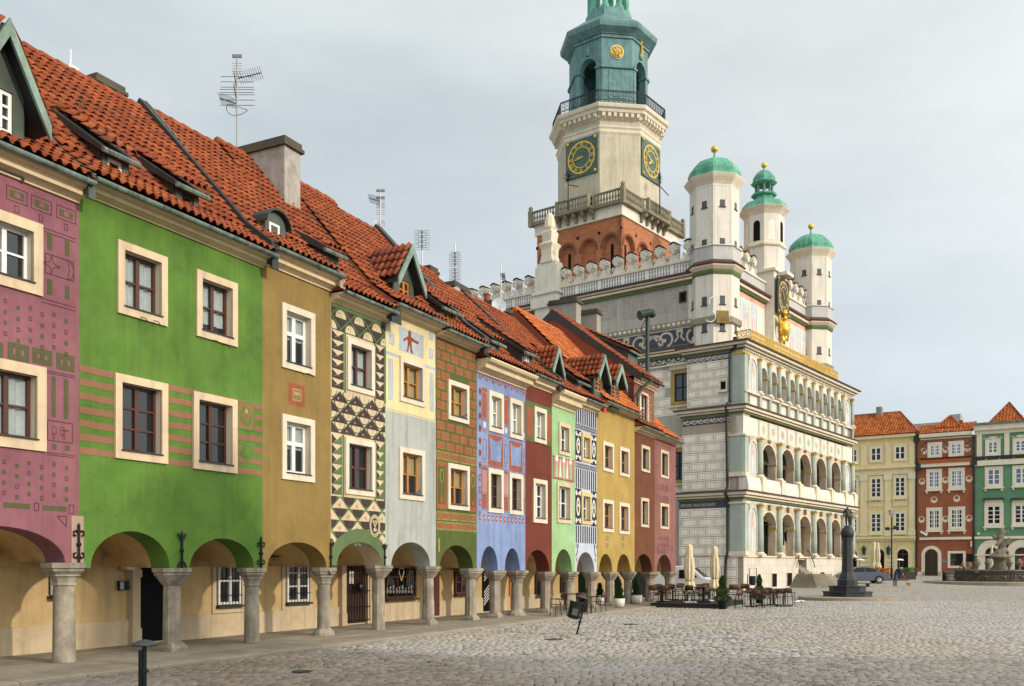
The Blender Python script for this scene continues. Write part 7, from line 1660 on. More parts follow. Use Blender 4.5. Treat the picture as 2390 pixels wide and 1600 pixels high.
rbox(root, 'plaque', 2256, 2270, 1292, 1310, .05, M_IRON); rbox(root, 'plaque', 2199, 2209, 1305, 1313, .04, simple('grey_plaque', (.2, .2, .19), .5)); rbox(root, 'plinth', 2140, 2273, 1334, 1347, .06, C_RTR); rbox(root, 'wall_sign', 2266, 2269, 1262, 1276, .4, C_RTR)
ze = rz(2207, 1011); b = MB(); zp = ze + 2.2; um = RH.U(2209); wd = RH.U(2240) - um; b.poly([P(u0, .4, ze), P(u1, .4, ze), P(u1, -2.5, ze + 1.3), P(u0, -2.5, ze + 1.3)]); b.poly([P(um - wd, -1.0, ze + .7), P(um + wd, -1.0, ze + .7), P(um, -2.6, zp)]); b.poly([P(um - wd, -1.0, ze + .7), P(um, -2.6, zp), P(um, -8, zp), P(um - wd, -8, ze + .7)]); b.poly([P(um + wd, -1.0, ze + .7), P(um, -2.6, zp), P(um, -8, zp), P(um + wd, -8, ze + .7)]); ro = b.build('roof', M_TILE_B, root, fix=False)
tile_field(RH, root, ro, u0, u1, [(.4, ze + .02), (-2.5, ze + 1.32)], M_TILE_B, 0, .3, .36); tile_field(RH, root, ro, um - wd, um + wd, [(-1.0, ze + .72), (-2.6, zp + .02)], M_TILE_B, 0, .3, .36, skip=lambda u, w: abs(u - um) > wd * (1 - (-1.0 - w) / 1.6) - .1)
m = MB(); m.tube([P(um - wd, -.95, ze + .75), P(um, -2.55, zp + .05), P(um + wd, -.95, ze + .75)], .14, 6); m.build('ridge_tile', M_TILE, ro); MB().box(RH, RH.U(2232), RH.U(2240), -2.6, -1.9, ze + .8, ze + 1.6).build('chimney', M_TILE_D, root)
u, z = RH.hit(2157, 1246); m = MB(); m.tube([P(u, 0, z + .1), P(u, .3, z + .1)], .04, 5); m.tube([P(u - .3, .35, z + .25), P(u + .35, .45, z - .15)], .12, 8); m.build('security_camera', M_WHITE, root)
m = MB(); m.tube([P(u1 + .02, .15, ze - .4), P(u1 + .02, .15, RZ)], .1, 6); m.box(RH, u1 - .35, u1 + .35, 0, .4, rz(2270, 1086), rz(2270, 1071)); m.box(RH, u0 - .1, u0 + .5, 0, .4, rz(2146, 1097), rz(2146, 1080)); m.build('downpipe', M_DARKMET, root)
# dark green house
root, u0, u1, zt = rhouse('dark green town house with white trim, at the right edge of the photo', 2274.5, 2450, 992, C_RG)
for y0, y1, p, mt in ((984, 989, .7, M_COPPER), (989, 1001, .5, C_RTR), (1001, 1010, .15, C_RTR), (1062, 1068, .3, M_DARKMET), (1072, 1084, .3, C_RTR), (1251, 1257, .2, C_RTR), (1293, 1296, .15, C_RTR)): rbox(root, 'string_course', 2275, 2450, y0, y1, p, mt, xr=2345)
for a, b in ((2280, 2292), (2344, 2356), (2410, 2422)): rbox(root, 'pilaster', a, b, 1003, 1066, .12, C_RTR)
for (xs, ys, rw_) in (((2306, 2329), (1031, 1058), 3), ((2370, 2394), (1028, 1054), 3), ((2305, 2334.5), (1095, 1132), 3), ((2369.5, 2400), (1092, 1129), 3), ((2304, 2336), (1180, 1223.5), 4), ((2368, 2400), (1178, 1221), 4)):
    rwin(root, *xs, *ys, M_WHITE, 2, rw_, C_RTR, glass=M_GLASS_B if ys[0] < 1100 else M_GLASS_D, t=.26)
for xs in ((2296, 2343), (2360, 2408)): rbox(root, 'window_hood', xs[0] - 1, xs[1] + 1, 1162, 1166, .45, M_DARKMET); rbox(root, 'window_hood', xs[0] + 3, xs[1] - 3, 1166, 1178, .1, C_RTR)
rarch(root, 2300, 2330, 1277, 1345, M_GLASS_D, C_RTR, .8); rarch(root, 2369, 2400, 1277, 1345, M_GLASS_D, C_RTR, .8); rbox(root, 'shop_poster', 2385, 2400, 1300, 1322, .1, simple('poster_red', (.5, .03, .05), .5))
ze = rz(2345, 985); b = MB(); um = RH.U(2348); wd = RH.U(2391) - um; zp = ze + 2.5; b.poly([P(um - wd, -.8, ze), P(um + wd, -.8, ze), P(um, -3.4, zp)]); b.poly([P(um - wd, -.8, ze), P(um, -3.4, zp), P(um, -9, zp), P(um - wd, -9, ze)]); b.poly([P(um + wd, -.8, ze), P(um, -3.4, zp), P(um, -9, zp), P(um + wd, -9, ze)]); ro = b.build('roof', M_TILE_B, root, fix=False)
tile_field(RH, root, ro, um - wd, um + wd, [(-.8, ze + .02), (-3.4, zp + .02)], M_TILE_B, 0, .3, .36, skip=lambda u, w: abs(u - um) > wd * (1 - (-.8 - w) / 2.6) - .1); m = MB(); m.tube([P(um - wd, -.75, ze + .05), P(um, -3.35, zp + .05), P(um + wd, -.75, ze + .05)], .15, 6); m.build('ridge_tile', M_TILE, ro)
d = Decor(RH, root, .006)
for x, y in ((2317, 1021), (2383, 1017)): u, z = RH.hit(x, y); d.ell(u, z, .45, .14, C_RTR, 0, 12); d.band([(u - .9, z), (u - .6, z - .08), (u, z), (u + .6, z - .08), (u + .9, z)], .07, C_RTR, 1)
u, z = RH.hit(2352, 1274); d.ell(u, z, .3, .4, P_PINKR, 0, 12); d.ell(u, z, .15, .2, P_BLACK, 1, 10); d.done(); rbox(root, 'alarm_box', 2281, 2287, 1242, 1248, .2, C_RTR)

# =================================================================== ground
def ground_mat(name):
    s = NT(name)
    vo = s.n('ShaderNodeTexVoronoi', feature='DISTANCE_TO_EDGE'); vc = s.n('ShaderNodeTexVoronoi', feature='F1')
    mp = s.n('ShaderNodeMapping'); mp.inputs['Scale'].default_value = (5.2, 4.6, 1); s.l(s.pos.outputs['Position'], mp.inputs[0])
    for v in (vo, vc): v.inputs['Scale'].default_value = 1.0; v.inputs['Randomness'].default_value = .55; s.l(mp.outputs[0], v.inputs['Vector'])
    base = s.mix(s.rng(s.noise(.25, 5, .6), .35, .65, 0, 1), (.40, .372, .325), (.44, .425, .40))
    hs = s.n('ShaderNodeSeparateColor'); s.l(vc.outputs['Color'], hs.inputs[0])
    col = s.mix(s.rng(hs.outputs[0], 0, 1, 0, .7), base, (.27, .245, .22), 'MIX'); col = s.mix(s.rng(hs.outputs[1], .6, 1, 0, .6), col, (.56, .53, .48))
    col = s.mix(s.rng(vo.outputs['Distance'], .03, .14, 1, 0), col, (.16, .14, .115)); s.color(col); s.bsdf.inputs['Roughness'].default_value = .75
    s.bump(s.rng(vo.outputs['Distance'], 0, .25, 0, 1), .7, .04); return s.m
def joint_mat(name):
    s = NT(name); s.color(s.mix(s.rng(s.noise(8, 5, .7), .4, .7, 0, 1), (.022, .019, .015), (.06, .052, .038))); s.bsdf.inputs['Roughness'].default_value = .95; return s.m
def sett_mat(name):
    s = NT(name)
    oi = s.n('ShaderNodeObjectInfo'); m = s.n('ShaderNodeMath', operation='ADD'); fr_ = s.n('ShaderNodeMath', operation='FRACT')
    s.l(oi.outputs['Random'], m.inputs[0]); s.l(s.pos.outputs['Random Per Island'], m.inputs[1]); s.l(m.outputs[0], fr_.inputs[0])
    cr = s.n('ShaderNodeValToRGB'); e = cr.color_ramp.elements; e[0].position = 0; e[0].color = (.14, .12, .105, 1); e[1].position = 1; e[1].color = (.52, .495, .46, 1)
    for p, c in ((.18, (.265, .245, .225)), (.4, (.335, .322, .308)), (.6, (.385, .375, .365)), (.8, (.41, .385, .35))): x = cr.color_ramp.elements.new(p); x.color = (*c, 1)
    s.l(fr_.outputs[0], cr.inputs[0])
    warm = s.mix(s.rng(s.noise(.16, 4, .55), .42, .6, 0, .5), cr.outputs[0], (.42, .35, .27), 'MIX')
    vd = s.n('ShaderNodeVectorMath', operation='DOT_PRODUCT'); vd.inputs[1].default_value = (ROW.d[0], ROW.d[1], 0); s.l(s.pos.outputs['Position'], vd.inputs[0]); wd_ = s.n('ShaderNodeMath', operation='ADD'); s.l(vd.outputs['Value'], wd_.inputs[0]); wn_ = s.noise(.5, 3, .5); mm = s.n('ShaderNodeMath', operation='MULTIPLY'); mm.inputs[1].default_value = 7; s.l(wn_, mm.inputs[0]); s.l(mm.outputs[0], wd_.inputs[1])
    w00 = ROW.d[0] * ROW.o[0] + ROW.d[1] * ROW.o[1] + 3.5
    warm = s.mix(s.rng(wd_.outputs[0], w00 + 1, w00 + 8, .9, 0), warm, s.mix(fr_.outputs[0], (.15, .115, .09), (.27, .215, .165)))      # browner, darker setts towards the near end of the row
    cool = s.mix(s.rng(s.noise(.09, 4, .55), .48, .62, 0, .45), warm, (.44, .445, .45))
    col = s.mix(s.rng(s.noise(22, 5, .7), .35, .75, 0, .3), cool, (.14, .12, .10)); s.color(col)
    s.l(s.rng(s.noise(12, 4, .6), .3, .7, .45, .8), s.bsdf.inputs['Roughness']); s.bsdf.inputs['Specular IOR Level'].default_value = .4
    s.bump(s.noise(30, 5, .7), .3, .015); return s.m
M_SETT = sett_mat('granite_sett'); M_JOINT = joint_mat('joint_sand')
m = MB(); ys = [-30, 0, 13, 46, 72, 77, 82, 87, 92, 97, 102, 107, 130, 700]; xs = [-400, -60, -20, 20, 60, 140, 700]
pts = [(x, y, gh(y) - (.028 if y < 47 else 0)) for y in ys for x in xs]; n = len(xs)
m.add(pts, [(j * n + i, j * n + i + 1, (j + 1) * n + i + 1, (j + 1) * n + i) for j in range(len(ys) - 1) for i in range(n - 1)])
GROUND = m.build('square_ground', [ground_mat('cobbles_far'), M_JOINT], origin=(0, 0, 0), fix=False); tag(GROUND, kind='structure')
for p in GROUND.data.polygons:
    if p.center.y < 46: p.material_index = 1
# granite setts laid in courses
def sett_field():
    ca, sa = math.cos(math.radians(-7)), math.sin(math.radians(-7)); rg = np.random.default_rng(5); out = []
    v = 8.0; row = 0
    while v < 52:
        dep = .14 + .04 * rg.random(); du0 = rg.random() * .2; u = -26 + du0; wav = rg.random() * 6.28
        while u < 34:
            L = .12 + .09 * rg.random(); uc = u + L / 2; vc = v + dep / 2 + .035 * math.sin(u * 1.3 + wav * .2 + row * .05)
            x, y = uc * ca - vc * sa, uc * sa + vc * ca; u += L
            if not (12.6 < y < 46.2): continue
            px = CX + FPX * x / y
            if px < -40 or px > 2440: continue
            wv = (x - ROW.o[0]) * ROW.nrm[0] + (y - ROW.o[1]) * ROW.nrm[1]
            if wv < 1.66: continue
            out.append((x, y, L - .016, dep - .018))
        v += dep; row += 1
    return out, ca, sa, rg
SF, ca, sa, rg = sett_field()
SF.sort(key=lambda q: q[1])
def sett_geo(L, D, rg):
    a, b = L / 2, D / 2; i = .011; j = lambda: rg.uniform(-.006, .006); h = .0
    base = [(-a + j(), -b + j(), -.05), (a + j(), -b + j(), -.05), (a + j(), b + j(), -.05), (-a + j(), b + j(), -.05)]
    mid = [(x * .99, y * .99, -.008) for x, y, z in base]; top = [(x - math.copysign(i, x), y - math.copysign(i, y), .004 + j() * .6) for x, y, z in base]
    return base + mid + top, [(0, 1, 5, 4), (1, 2, 6, 5), (2, 3, 7, 6), (3, 0, 4, 7), (4, 5, 9, 8), (5, 6, 10, 9), (6, 7, 11, 10), (7, 4, 8, 11), (8, 9, 10, 11)]
protos = []
for k in range(8):
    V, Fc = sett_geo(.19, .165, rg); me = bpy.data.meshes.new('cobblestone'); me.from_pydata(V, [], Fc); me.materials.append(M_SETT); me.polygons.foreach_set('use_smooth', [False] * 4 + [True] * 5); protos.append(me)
for q, (x, y, L, D_) in enumerate(SF[:300]):
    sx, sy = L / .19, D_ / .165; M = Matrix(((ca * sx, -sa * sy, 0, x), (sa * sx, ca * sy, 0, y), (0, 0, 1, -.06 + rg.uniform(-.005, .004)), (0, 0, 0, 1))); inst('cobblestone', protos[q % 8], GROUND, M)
VV, FF = [], []
G = [np.array(sett_geo(.19, .165, rg)[0]) for _ in range(40)]; Fb = np.array([(0, 1, 5, 4), (1, 2, 6, 5), (2, 3, 7, 6), (3, 0, 4, 7), (4, 5, 9, 8), (5, 6, 10, 9), (6, 7, 11, 10), (7, 4, 8, 11), (8, 9, 10, 11)])
for q, (x, y, L, D_) in enumerate(SF[300:]):
    g = G[int(rg.integers(40))]; gx, gy = g[:, 0] * L / .19, g[:, 1] * D_ / .165; t1, t2 = rg.normal(0, .014, 2)
    VV.append(np.stack([x + gx * ca - gy * sa, y + gx * sa + gy * ca, g[:, 2] - .06 + rg.uniform(-.005, .004) + gx * t1 + gy * t2], 1)); FF.append(Fb + 12 * q)
me = bpy.data.meshes.new('cobblestone_paving'); VV = np.concatenate(VV); FF = np.concatenate(FF)
me.vertices.add(len(VV)); me.vertices.foreach_set('co', VV.ravel()); me.loops.add(FF.size); me.loops.foreach_set('vertex_index', FF.ravel().astype('i4')); me.polygons.add(len(FF)); me.polygons.foreach_set('loop_start', np.arange(0, FF.size, 4, dtype='i4')); me.polygons.foreach_set('loop_total', np.full(len(FF), 4, 'i4')); me.update(calc_edges=True); me.validate()
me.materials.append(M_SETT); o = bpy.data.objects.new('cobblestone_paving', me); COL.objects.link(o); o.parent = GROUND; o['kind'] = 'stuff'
# pavement under and before the arcade
M_SLAB = plaster('paving_slab', (.245, .215, .165), .22, grime=.35, streak=.0, scale=1.5); M_KERB = plaster('kerb_stone', (.28, .245, .19), .2, grime=.35)
UE = ROW.U(1515); m = MB(); m.box(ROW, -7, UE + 9, -2.3, 1.36, -.2, -.03); PAVE = m.build('pavement', M_JOINT); tag(PAVE, kind='structure')
rr = random.Random(9)
for w0, w1 in ((-2.1, -1.25), (-1.25, -.4), (-.4, .45), (.45, 1.34)):
    u = -6.5 + rr.random()
    while u < UE + 8:
        L = rr.uniform(.8, 1.5); z = rr.uniform(-.006, .004); b = MB(); a, c, e = u + .01, u + L - .012, .012
        P4 = [(a, w0 + .01), (c, w0 + .01), (c, w1 - .01), (a, w1 - .01)]; I4 = [(a + e, w0 + .01 + e), (c - e, w0 + .01 + e), (c - e, w1 - .01 - e), (a + e, w1 - .01 - e)]
        b.add([ROW.P(x, y, -.05) for x, y in P4] + [ROW.P(x, y, z - .008) for x, y in P4] + [ROW.P(x, y, z + rr.uniform(-.003, .003)) for x, y in I4], [(0, 1, 5, 4), (1, 2, 6, 5), (2, 3, 7, 6), (3, 0, 4, 7), (4, 5, 9, 8), (5, 6, 10, 9), (6, 7, 11, 10), (7, 4, 8, 11), (8, 9, 10, 11)])
        b.build('paving_slab', M_SLAB, PAVE, fix=False); u += L
u = -6.0
while u < UE:
    L = rr.uniform(1.0, 1.7); b = MB(); z = rr.uniform(-.006, .006); b.extr_u(ROW, [(1.36, -.25), (1.36, z), (1.585, z - .004), (1.61, z - .02), (1.625, -.25)], u + .006, min(UE, u + L - .006)); b.build('kerb_stone', M_KERB, PAVE); u += L
def tuft(x, y, z, r, label_n, n=40):
    m = MB()
    for i in range(n):
        a, d = rr.uniform(0, 6.28), rr.random() * r; bx_, by_ = x + d * math.cos(a), y + d * math.sin(a); h_ = rr.uniform(.02, .07); t = rr.uniform(0, 6.28); q = .008
        m.add([(bx_ - q * math.sin(t), by_ + q * math.cos(t), z), (bx_ + q * math.sin(t), by_ - q * math.cos(t), z), (bx_ + h_ * .6 * math.cos(t), by_ + h_ * .6 * math.sin(t), z + h_)], [(0, 1, 2)])
    return m
tm = MB()
for px, py in [(1290, 1442), (1300, 1440), (1240, 1452), (1105, 1535), (755, 1545), (1350, 1478), (1310, 1485), (1325, 1486), (1270, 1480), (1465, 1444), (1040, 1553), (800, 1563), (900, 1540), (1200, 1500), (1420, 1452), (690, 1560)] + [(rr.uniform(700, 1500), rr.uniform(1440, 1560)) for _ in range(26)]:
    x, y = ground_pt(px, py); wv = (x - ROW.o[0]) * ROW.nrm[0] + (y - ROW.o[1]) * ROW.nrm[1]
    if wv < 1.63: continue
    t = tuft(x, y, -.075, rr.uniform(.08, .3), 0, 30); tm.add(t.v, t.f)
tag(tm.build('grass_tufts', simple('weed_green', (.07, .13, .025), .8), fix=False), 'small green weeds growing in the cobble joints', 'weeds', kind='stuff')
# =================================================================== roofscape: chimneys and aerials
M_CHIM = plaster('chimney_render', (.36, .34, .30), .25, grime=.8, streak=.25, gth=.46); M_CHCAP = plaster('mossy_cap', (.075, .068, .048), .4, grime=.5); M_ALU = simple('aerial_metal', (.20, .20, .21), .4, .6); M_DISH = simple('dish_grey', (.40, .45, .50), .5)
def chimney(h, u0, u1, wf, wb, z0, z1, mat=None, cap=.22, over=.08, pots=0):
    m = MB().box(ROW, u0, u1, wb, wf, z0, z1); o = m.build('chimney', mat or M_CHIM, h['root'])
    c = MB(); c.box(ROW, u0 - over, u1 + over, wb - over, wf + over, z1, z1 + cap * .4); c.box(ROW, u0 - over * .4, u1 + over * .4, wb - over * .4, wf + over * .4, z1 + cap * .4, z1 + cap); c.build('chimney_cap', M_CHCAP, o)
    for i in range(pots): p = MB(); p.lathe(ROW.P(u0 + (u1 - u0) * (i + .5) / pots, (wf + wb) / 2, z1 + cap), [(.13, 0), (.15, .1), (.12, .35), (.15, .4)], 10); p.build('chimney_pot', M_TILE_D, o)
u, w, z = R2.hit(668, 482); uu0, uu1 = ROW.U(664, w), ROW.U(701, w); lo, hi = w - 6, w
for _ in range(40):
    md = (lo + hi) / 2; p = ROW.P(uu0, md, 0)
    if CX + FPX * p[0] / p[1] < 556: lo = md
    else: hi = md
chimney(H2, uu0, uu1, w, md, z - .8, ROW.Z(664, 337, w), cap=.24)
m = MB(); wq = (w + md) / 2; m.tube([ROW.P(uu0 - .02, wq - .3, ROW.Z(560, 393, wq)), ROW.P(uu0 - .2, wq - .3, ROW.Z(560, 388, wq)), ROW.P(uu0 - .2, wq + .1, ROW.Z(580, 386, wq)), ROW.P(uu0 - .02, wq + .1, ROW.Z(580, 392, wq))], .015, 5); m.build('climbing_iron', M_IRON, H2['root'])
w = -4.1; chimney(H1, ROW.U(226, w), ROW.U(288, w), w, w - .8, 11, ROW.Z(226, 190, w), cap=.2)
chimney(H5, ROW.U(1003, w), ROW.U(1020, w), w, w - 1.0, 10, ROW.Z(1003, 632, w)); chimney(H6, ROW.U(1060, w), ROW.U(1094, w), w, w - .9, 10, ROW.Z(1060, 668, w)); chimney(H7, ROW.U(1146, w), ROW.U(1199, w), w, w - .9, 10, ROW.Z(1146, 712, w), pots=2, mat=M_CHIM)
w = -3.5; chimney(H11, ROW.U(1345, w), ROW.U(1356, w), w, w - 1.4, 10, ROW.Z(1345, 704, w), mat=plaster('grey_chimney', (.30, .28, .25), .15)); w = -3.1; chimney(H11, ROW.U(1393, w), ROW.U(1402, w), w, w - 1.2, 10, ROW.Z(1393, 730, w), mat=plaster('grey_chimney', (.30, .28, .25), .15))
w = -4.0; u, z = ROW.hit(165, 168, w); mv = MB(); mv.box(ROW, u - .12, u + .12, w - .2, w + .1, z - .8, z + .12); mv.tube([ROW.P(u, w, z + .1), ROW.P(u, w, z + .5)], .015, 5); tag(mv.build('roof_vent', M_WHITE), 'small white vent box with a rod on the green house ridge', 'vent')
def aerial(px, ybase, ytop, w, label, els):
    """mast plus booms: els (y, kind, reach px)"""
    u, z1 = ROW.hit(px, ytop, w); z0 = ROW.Z(px, ybase, w); c = ROW.P(u, w, 0); sc = (c[1]) / FPX
    root = empty('tv_aerial', (c[0], c[1], z0), label, 'aerial', 'rooftop aerials'); m = MB(); m.tube([(c[0], c[1], z0 - 1.2), (c[0], c[1], z1)], .022, 6); m.build('mast', M_ALU, root)
    for y, kind, reach in els:
        z = ROW.Z(px, y, w); m = MB(); R_ = reach * sc
        if kind == 'yagi':       # rising boom to the right with short rods
            sg = 1 if R_ > 0 else -1; R_ = abs(R_); e = (c[0] + sg * R_, c[1] + .3, z + R_ * .55); m.tube([(c[0], c[1], z), e], .014, 4)
            for i in range(11): t = (i + 1) / 11; p = [c[k] * (1 - t) + e[k] * t if k < 2 else z * (1 - t) + e[2] * t for k in range(3)]; m.tube([(p[0] - .02, p[1] - .14, p[2] + .10), (p[0] + .02, p[1] + .14, p[2] - .10)], .006, 4)
        elif kind == 'bars':
            for i in range(4): m.tube([(c[0] - R_, c[1], z + i * .14), (c[0] + R_, c[1] + .05, z + i * .14 + .02)], .009, 4)
            m.tube([(c[0] - .1, c[1] + .05, z + .6), (c[0] + .02, c[1], z - .1)], .014, 4)
        elif kind == 'loop': m.tube([(c[0] + R_ * math.cos(t), c[1] + R_ * math.sin(t), z + .05 * math.sin(2 * t)) for t in [i * math.pi / 8 for i in range(17)]], .010, 4)
        elif kind == 'comb':
            for i in range(6): m.tube([(c[0] - R_, c[1], z + i * .07), (c[0] + R_, c[1], z + i * .07)], .006, 4)
            m.box(WORLD, c[0] - R_, c[0] + R_, -c[1] - .02, -c[1] + .02, z + .5, z + .58)
        elif kind == 'grid':
            H_ = 2.6 * R_
            for i in range(9): m.tube([(c[0] - R_, c[1], z + H_ * i / 8), (c[0] + R_, c[1], z + H_ * i / 8)], .005, 4)
            for i in (-1, -.5, .5, 1): m.tube([(c[0] + R_ * i, c[1], z), (c[0] + R_ * i, c[1], z + H_)], .005, 4)
            for i in range(4):
                for sg in (-1, 1): m.tube([(c[0], c[1] - .1, z + H_ * (i + .5) / 4), (c[0] + sg * R_ * .8, c[1] - .1, z + H_ * (i + .9) / 4)], .006, 4); m.tube([(c[0], c[1] - .1, z + H_ * (i + .5) / 4), (c[0] + sg * R_ * .8, c[1] - .1, z + H_ * (i + .1) / 4)], .006, 4)
            m.tube([(c[0], c[1] - .05, z), (c[0], c[1] - .05, z + H_)], .03, 5)
        m.build('antenna', M_ALU if kind != 'yagi' else M_IRON, root)
aerial(553, 388, 127, -3.9, 'tall silver mast with many aerials beside the big chimney', [(245, 'bars', 40), (215, 'bars', 38), (256, 'loop', 24), (183, 'yagi', 50), (242, 'yagi', -48), (178, 'comb', 11)])
aerial(888, 512, 440, -3.9, 'slanting comb aerial above the grey dish with lettering', [(470, 'yagi', -30), (500, 'comb', 10), (483, 'comb', 10)]); aerial(985, 612, 536, -4.2, 'square wire grid aerial on the left of two alike', [(582, 'grid', 17)]); aerial(1062, 668, 566, -4.2, 'square wire grid aerial nearest the town hall parapet', [(622, 'grid', 13), (660, 'grid', 13)]); aerial(1169, 705, 619, -4.3, 'thin white pole with a small aerial over a large dish', [(645, 'yagi', 10)])
def dish(px, py, r_px, w, label, txt=None):
    u, z = ROW.hit(px, py, w); c = Vector(ROW.P(u, w, z)); r = r_px * c.y / FPX; f = Vector((.25, -1, .25)).normalized(); a = f.cross(Vector((0, 0, 1))).normalized(); b = a.cross(f)
    m = MB(); n = 20; pts = [tuple(c - f * r * .25)]
    for k in (.5, 1.0):
        for i in range(n): t = 2 * math.pi * i / n; pts.append(tuple(c + (a * math.cos(t) + b * math.sin(t)) * r * k - f * r * .25 * (1 - k * k)))
    m.add(pts, [(0, 1 + i, 1 + (i + 1) % n) for i in range(n)] + [(1 + i, 1 + (i + 1) % n, 1 + n + (i + 1) % n, 1 + n + i) for i in range(n)])
    m.tube([tuple(c - f * r * .25), tuple(c - f * r * .5 - Vector((0, 0, r))), tuple(c - f * r * .5 - Vector((0, 0, r * 2.2)))], .03, 5); m.tube([tuple(c - b * r * .9), tuple(c + f * r * .6 - b * r * .3)], .015, 4)
    root = empty('satellite_dish', (c.x, c.y, c.z - r * 2), label, 'satellite dish', 'satellite dishes'); o = m.build('reflector', M_DISH, root, smooth=True)
    if txt: text_on(Frame(c.x, c.y, -a[0] if a[0] < 0 else a[0], -a[1] if a[0] < 0 else a[1]), txt, -.0, c.z - r * .3, .06, r * .95, simple('logo_blue', (.02, .03, .12), .5), root, 'dish_lettering', 'CENTER')
dish(886, 521, 13.5, -4.1, 'grey satellite dish with dark lettering on the orange ridge', 'c+'); dish(1165, 712, 18, -3.6, 'large pale dish under the thin white pole'); dish(1066, 676, 9, -4.0, 'small pale dish against the cream chimney')

# =================================================================== the floodlight mast behind the row
def at_ground(px, Y): return ((px - CX) / FPX * Y, Y, gh(Y))
x, y, z = at_ground(1511, 52); root = empty('floodlight_mast', (x, y, z), 'dark green mast with a round floodlight before the town hall wall', 'floodlight'); M_DG = simple('dark_green_paint', (.012, .028, .022), .45, .2)
zt_ = 1.65 + (HY - 745) / FPX * y; m = MB(); m.tube([(x, y, z), (x, y, zt_ * .5), (x, y, zt_)], [.16, .13, .11], 10); m.build('mast', M_DG, root)
m = MB(); m.smooth = False; a, b = Vector((x + .35, y + .1, zt_ + .45)), Vector((x - .45, y - .25, zt_ + .15)); m.tube([a, a * .7 + b * .3, a * .2 + b * .8, b], [.14, .24, .2, .27], 12); m.ball((x + .25, y, zt_ + .3), .22, 10, 7); m.tube([(x, y, zt_ - .1), (x + .05, y, zt_ + .35)], .12, 6); m.box(WORLD, x - .35, x + .1, -y - .2, -y + .2, zt_ + .4, zt_ + .46); m.build('floodlight_head', M_DG, root)
m = MB(); m.tube([b, b + Vector((-.02, -.012, -.008))], .23, 12); m.build('floodlight_lens', M_GLASS_D, root); m = MB(); m.tube([(x - .1, y - .1, zt_), (x - .35, y - .1, zt_ - .5), (x - .2, y - .1, zt_ - 1.0), (x - .12, y - .1, zt_ - 1.4)], .025, 5); m.build('cable', M_IRON, root)

# =================================================================== monument with the knight
def skin(name, verts, edges, radii, mat, parent=None, sub=1, root=0, mats=None, matf=None):
    """continuous figure grown over a skeleton; vertices in world coordinates"""
    import bmesh
    base = np.array(verts).min(0); o0 = wloc(parent) if parent else (float(np.mean([v[0] for v in verts])), float(np.mean([v[1] for v in verts])), float(base[2]))
    me = bpy.data.meshes.new(name); me.from_pydata([tuple(np.array(v) - np.array(o0)) for v in verts], edges, []); ob = bpy.data.objects.new(name, me); COL.objects.link(ob)
    md = ob.modifiers.new('skin', 'SKIN'); 
    for i, v in enumerate(me.skin_vertices[0].data): v.radius = radii[i] if isinstance(radii[i], tuple) else (radii[i], radii[i]); v.use_root = (i == root)
    s_ = ob.modifiers.new('sub', 'SUBSURF'); s_.levels = s_.render_levels = sub
    dg = bpy.context.evaluated_depsgraph_get(); dg.update(); m2 = bpy.data.meshes.new_from_object(ob.evaluated_get(dg)); bpy.data.objects.remove(ob)
    m2.materials.clear()
    for q in (mats or [mat]): m2.materials.append(q)
    for p in m2.polygons:
        p.use_smooth = True
        if matf: p.material_index = matf(p.center + Vector(o0))
    o = bpy.data.objects.new(name, m2); COL.objects.link(o)
    if parent: o.parent = parent; o.location = (0, 0, 0)
    else: o.location = o0
    WLOC[o.name] = o0; return o
MX, MY = ground_pt(1978, 1398); MY += 0.0; MS = MY / FPX
M_GRAN = simple('dark_granite', (.026, .030, .036), .55, 0, .3, 4, bump=.15)
root = empty('monument', (MX, MY, -.06), 'dark granite column carrying a small knight, before the town hall', 'monument'); zm = lambda yy: 1.65 + (HY - yy) / FPX * MY
m = MB(); m.lathe((MX, MY, 0), [(54.32 * MS, -.06), (54.32 * MS, zm(1383)), (56.26 * MS, zm(1382)), (56.26 * MS, zm(1379.5)), (40.74 * MS, zm(1379.5)), (40.74 * MS, zm(1370)), (42.68 * MS, zm(1369)), (42.68 * MS, zm(1366.5)), (29.1 * MS, zm(1366.5))], 8, math.pi / 8); m.build('step', M_GRAN, root)
m = MB(); m.lathe((MX, MY, 0), [(22.68 * MS, zm(1367)), (22.68 * MS, zm(1353)), (19.32 * MS, zm(1350)), (18.48 * MS, zm(1347)), (13.02 * MS, zm(1334)), (11.928 * MS, zm(1300)), (11.424 * MS, zm(1262)), (12.6 * MS, zm(1260)), (12.6 * MS, zm(1255)), (14.28 * MS, zm(1252))], 8, math.pi / 8); m.build('shaft', M_GRAN, root)
m = MB(); m.lathe((MX, MY, 0), [(12.6 * MS, zm(1252)), (14.7 * MS, zm(1248)), (14.7 * MS, zm(1240)), (12.18 * MS, zm(1233)), (7.56 * MS, zm(1231)), (7.56 * MS, zm(1226))], 16); m.build('capital', M_GRAN, root, smooth=True)
k = (zm(1180) - zm(1227)); zb_ = zm(1227); X = lambda dx, dz, dy=0: (MX + dx * k, MY + dy * k, zb_ + dz * k)
skin('knight', [X(0, .48), X(0, .62), X(0, .78), X(0, .86), X(0, .95), X(.07, .46), X(.08, .25), X(.09, .02), X(-.07, .46), X(-.06, .25), X(-.05, .02), X(.13, .78), X(.2, .62), X(.14, .5, -.06), X(-.13, .78), X(-.21, .64), X(-.16, .48, -.05)],
     [(0, 1), (1, 2), (2, 3), (3, 4), (0, 5), (5, 6), (6, 7), (0, 8), (8, 9), (9, 10), (2, 11), (11, 12), (12, 13), (2, 14), (14, 15), (15, 16)], [r_ * k for r_ in (.11, .10, .12, .05, .07, .075, .06, .05, .075, .06, .05, .06, .05, .035, .06, .05, .035)], M_GRAN, root)
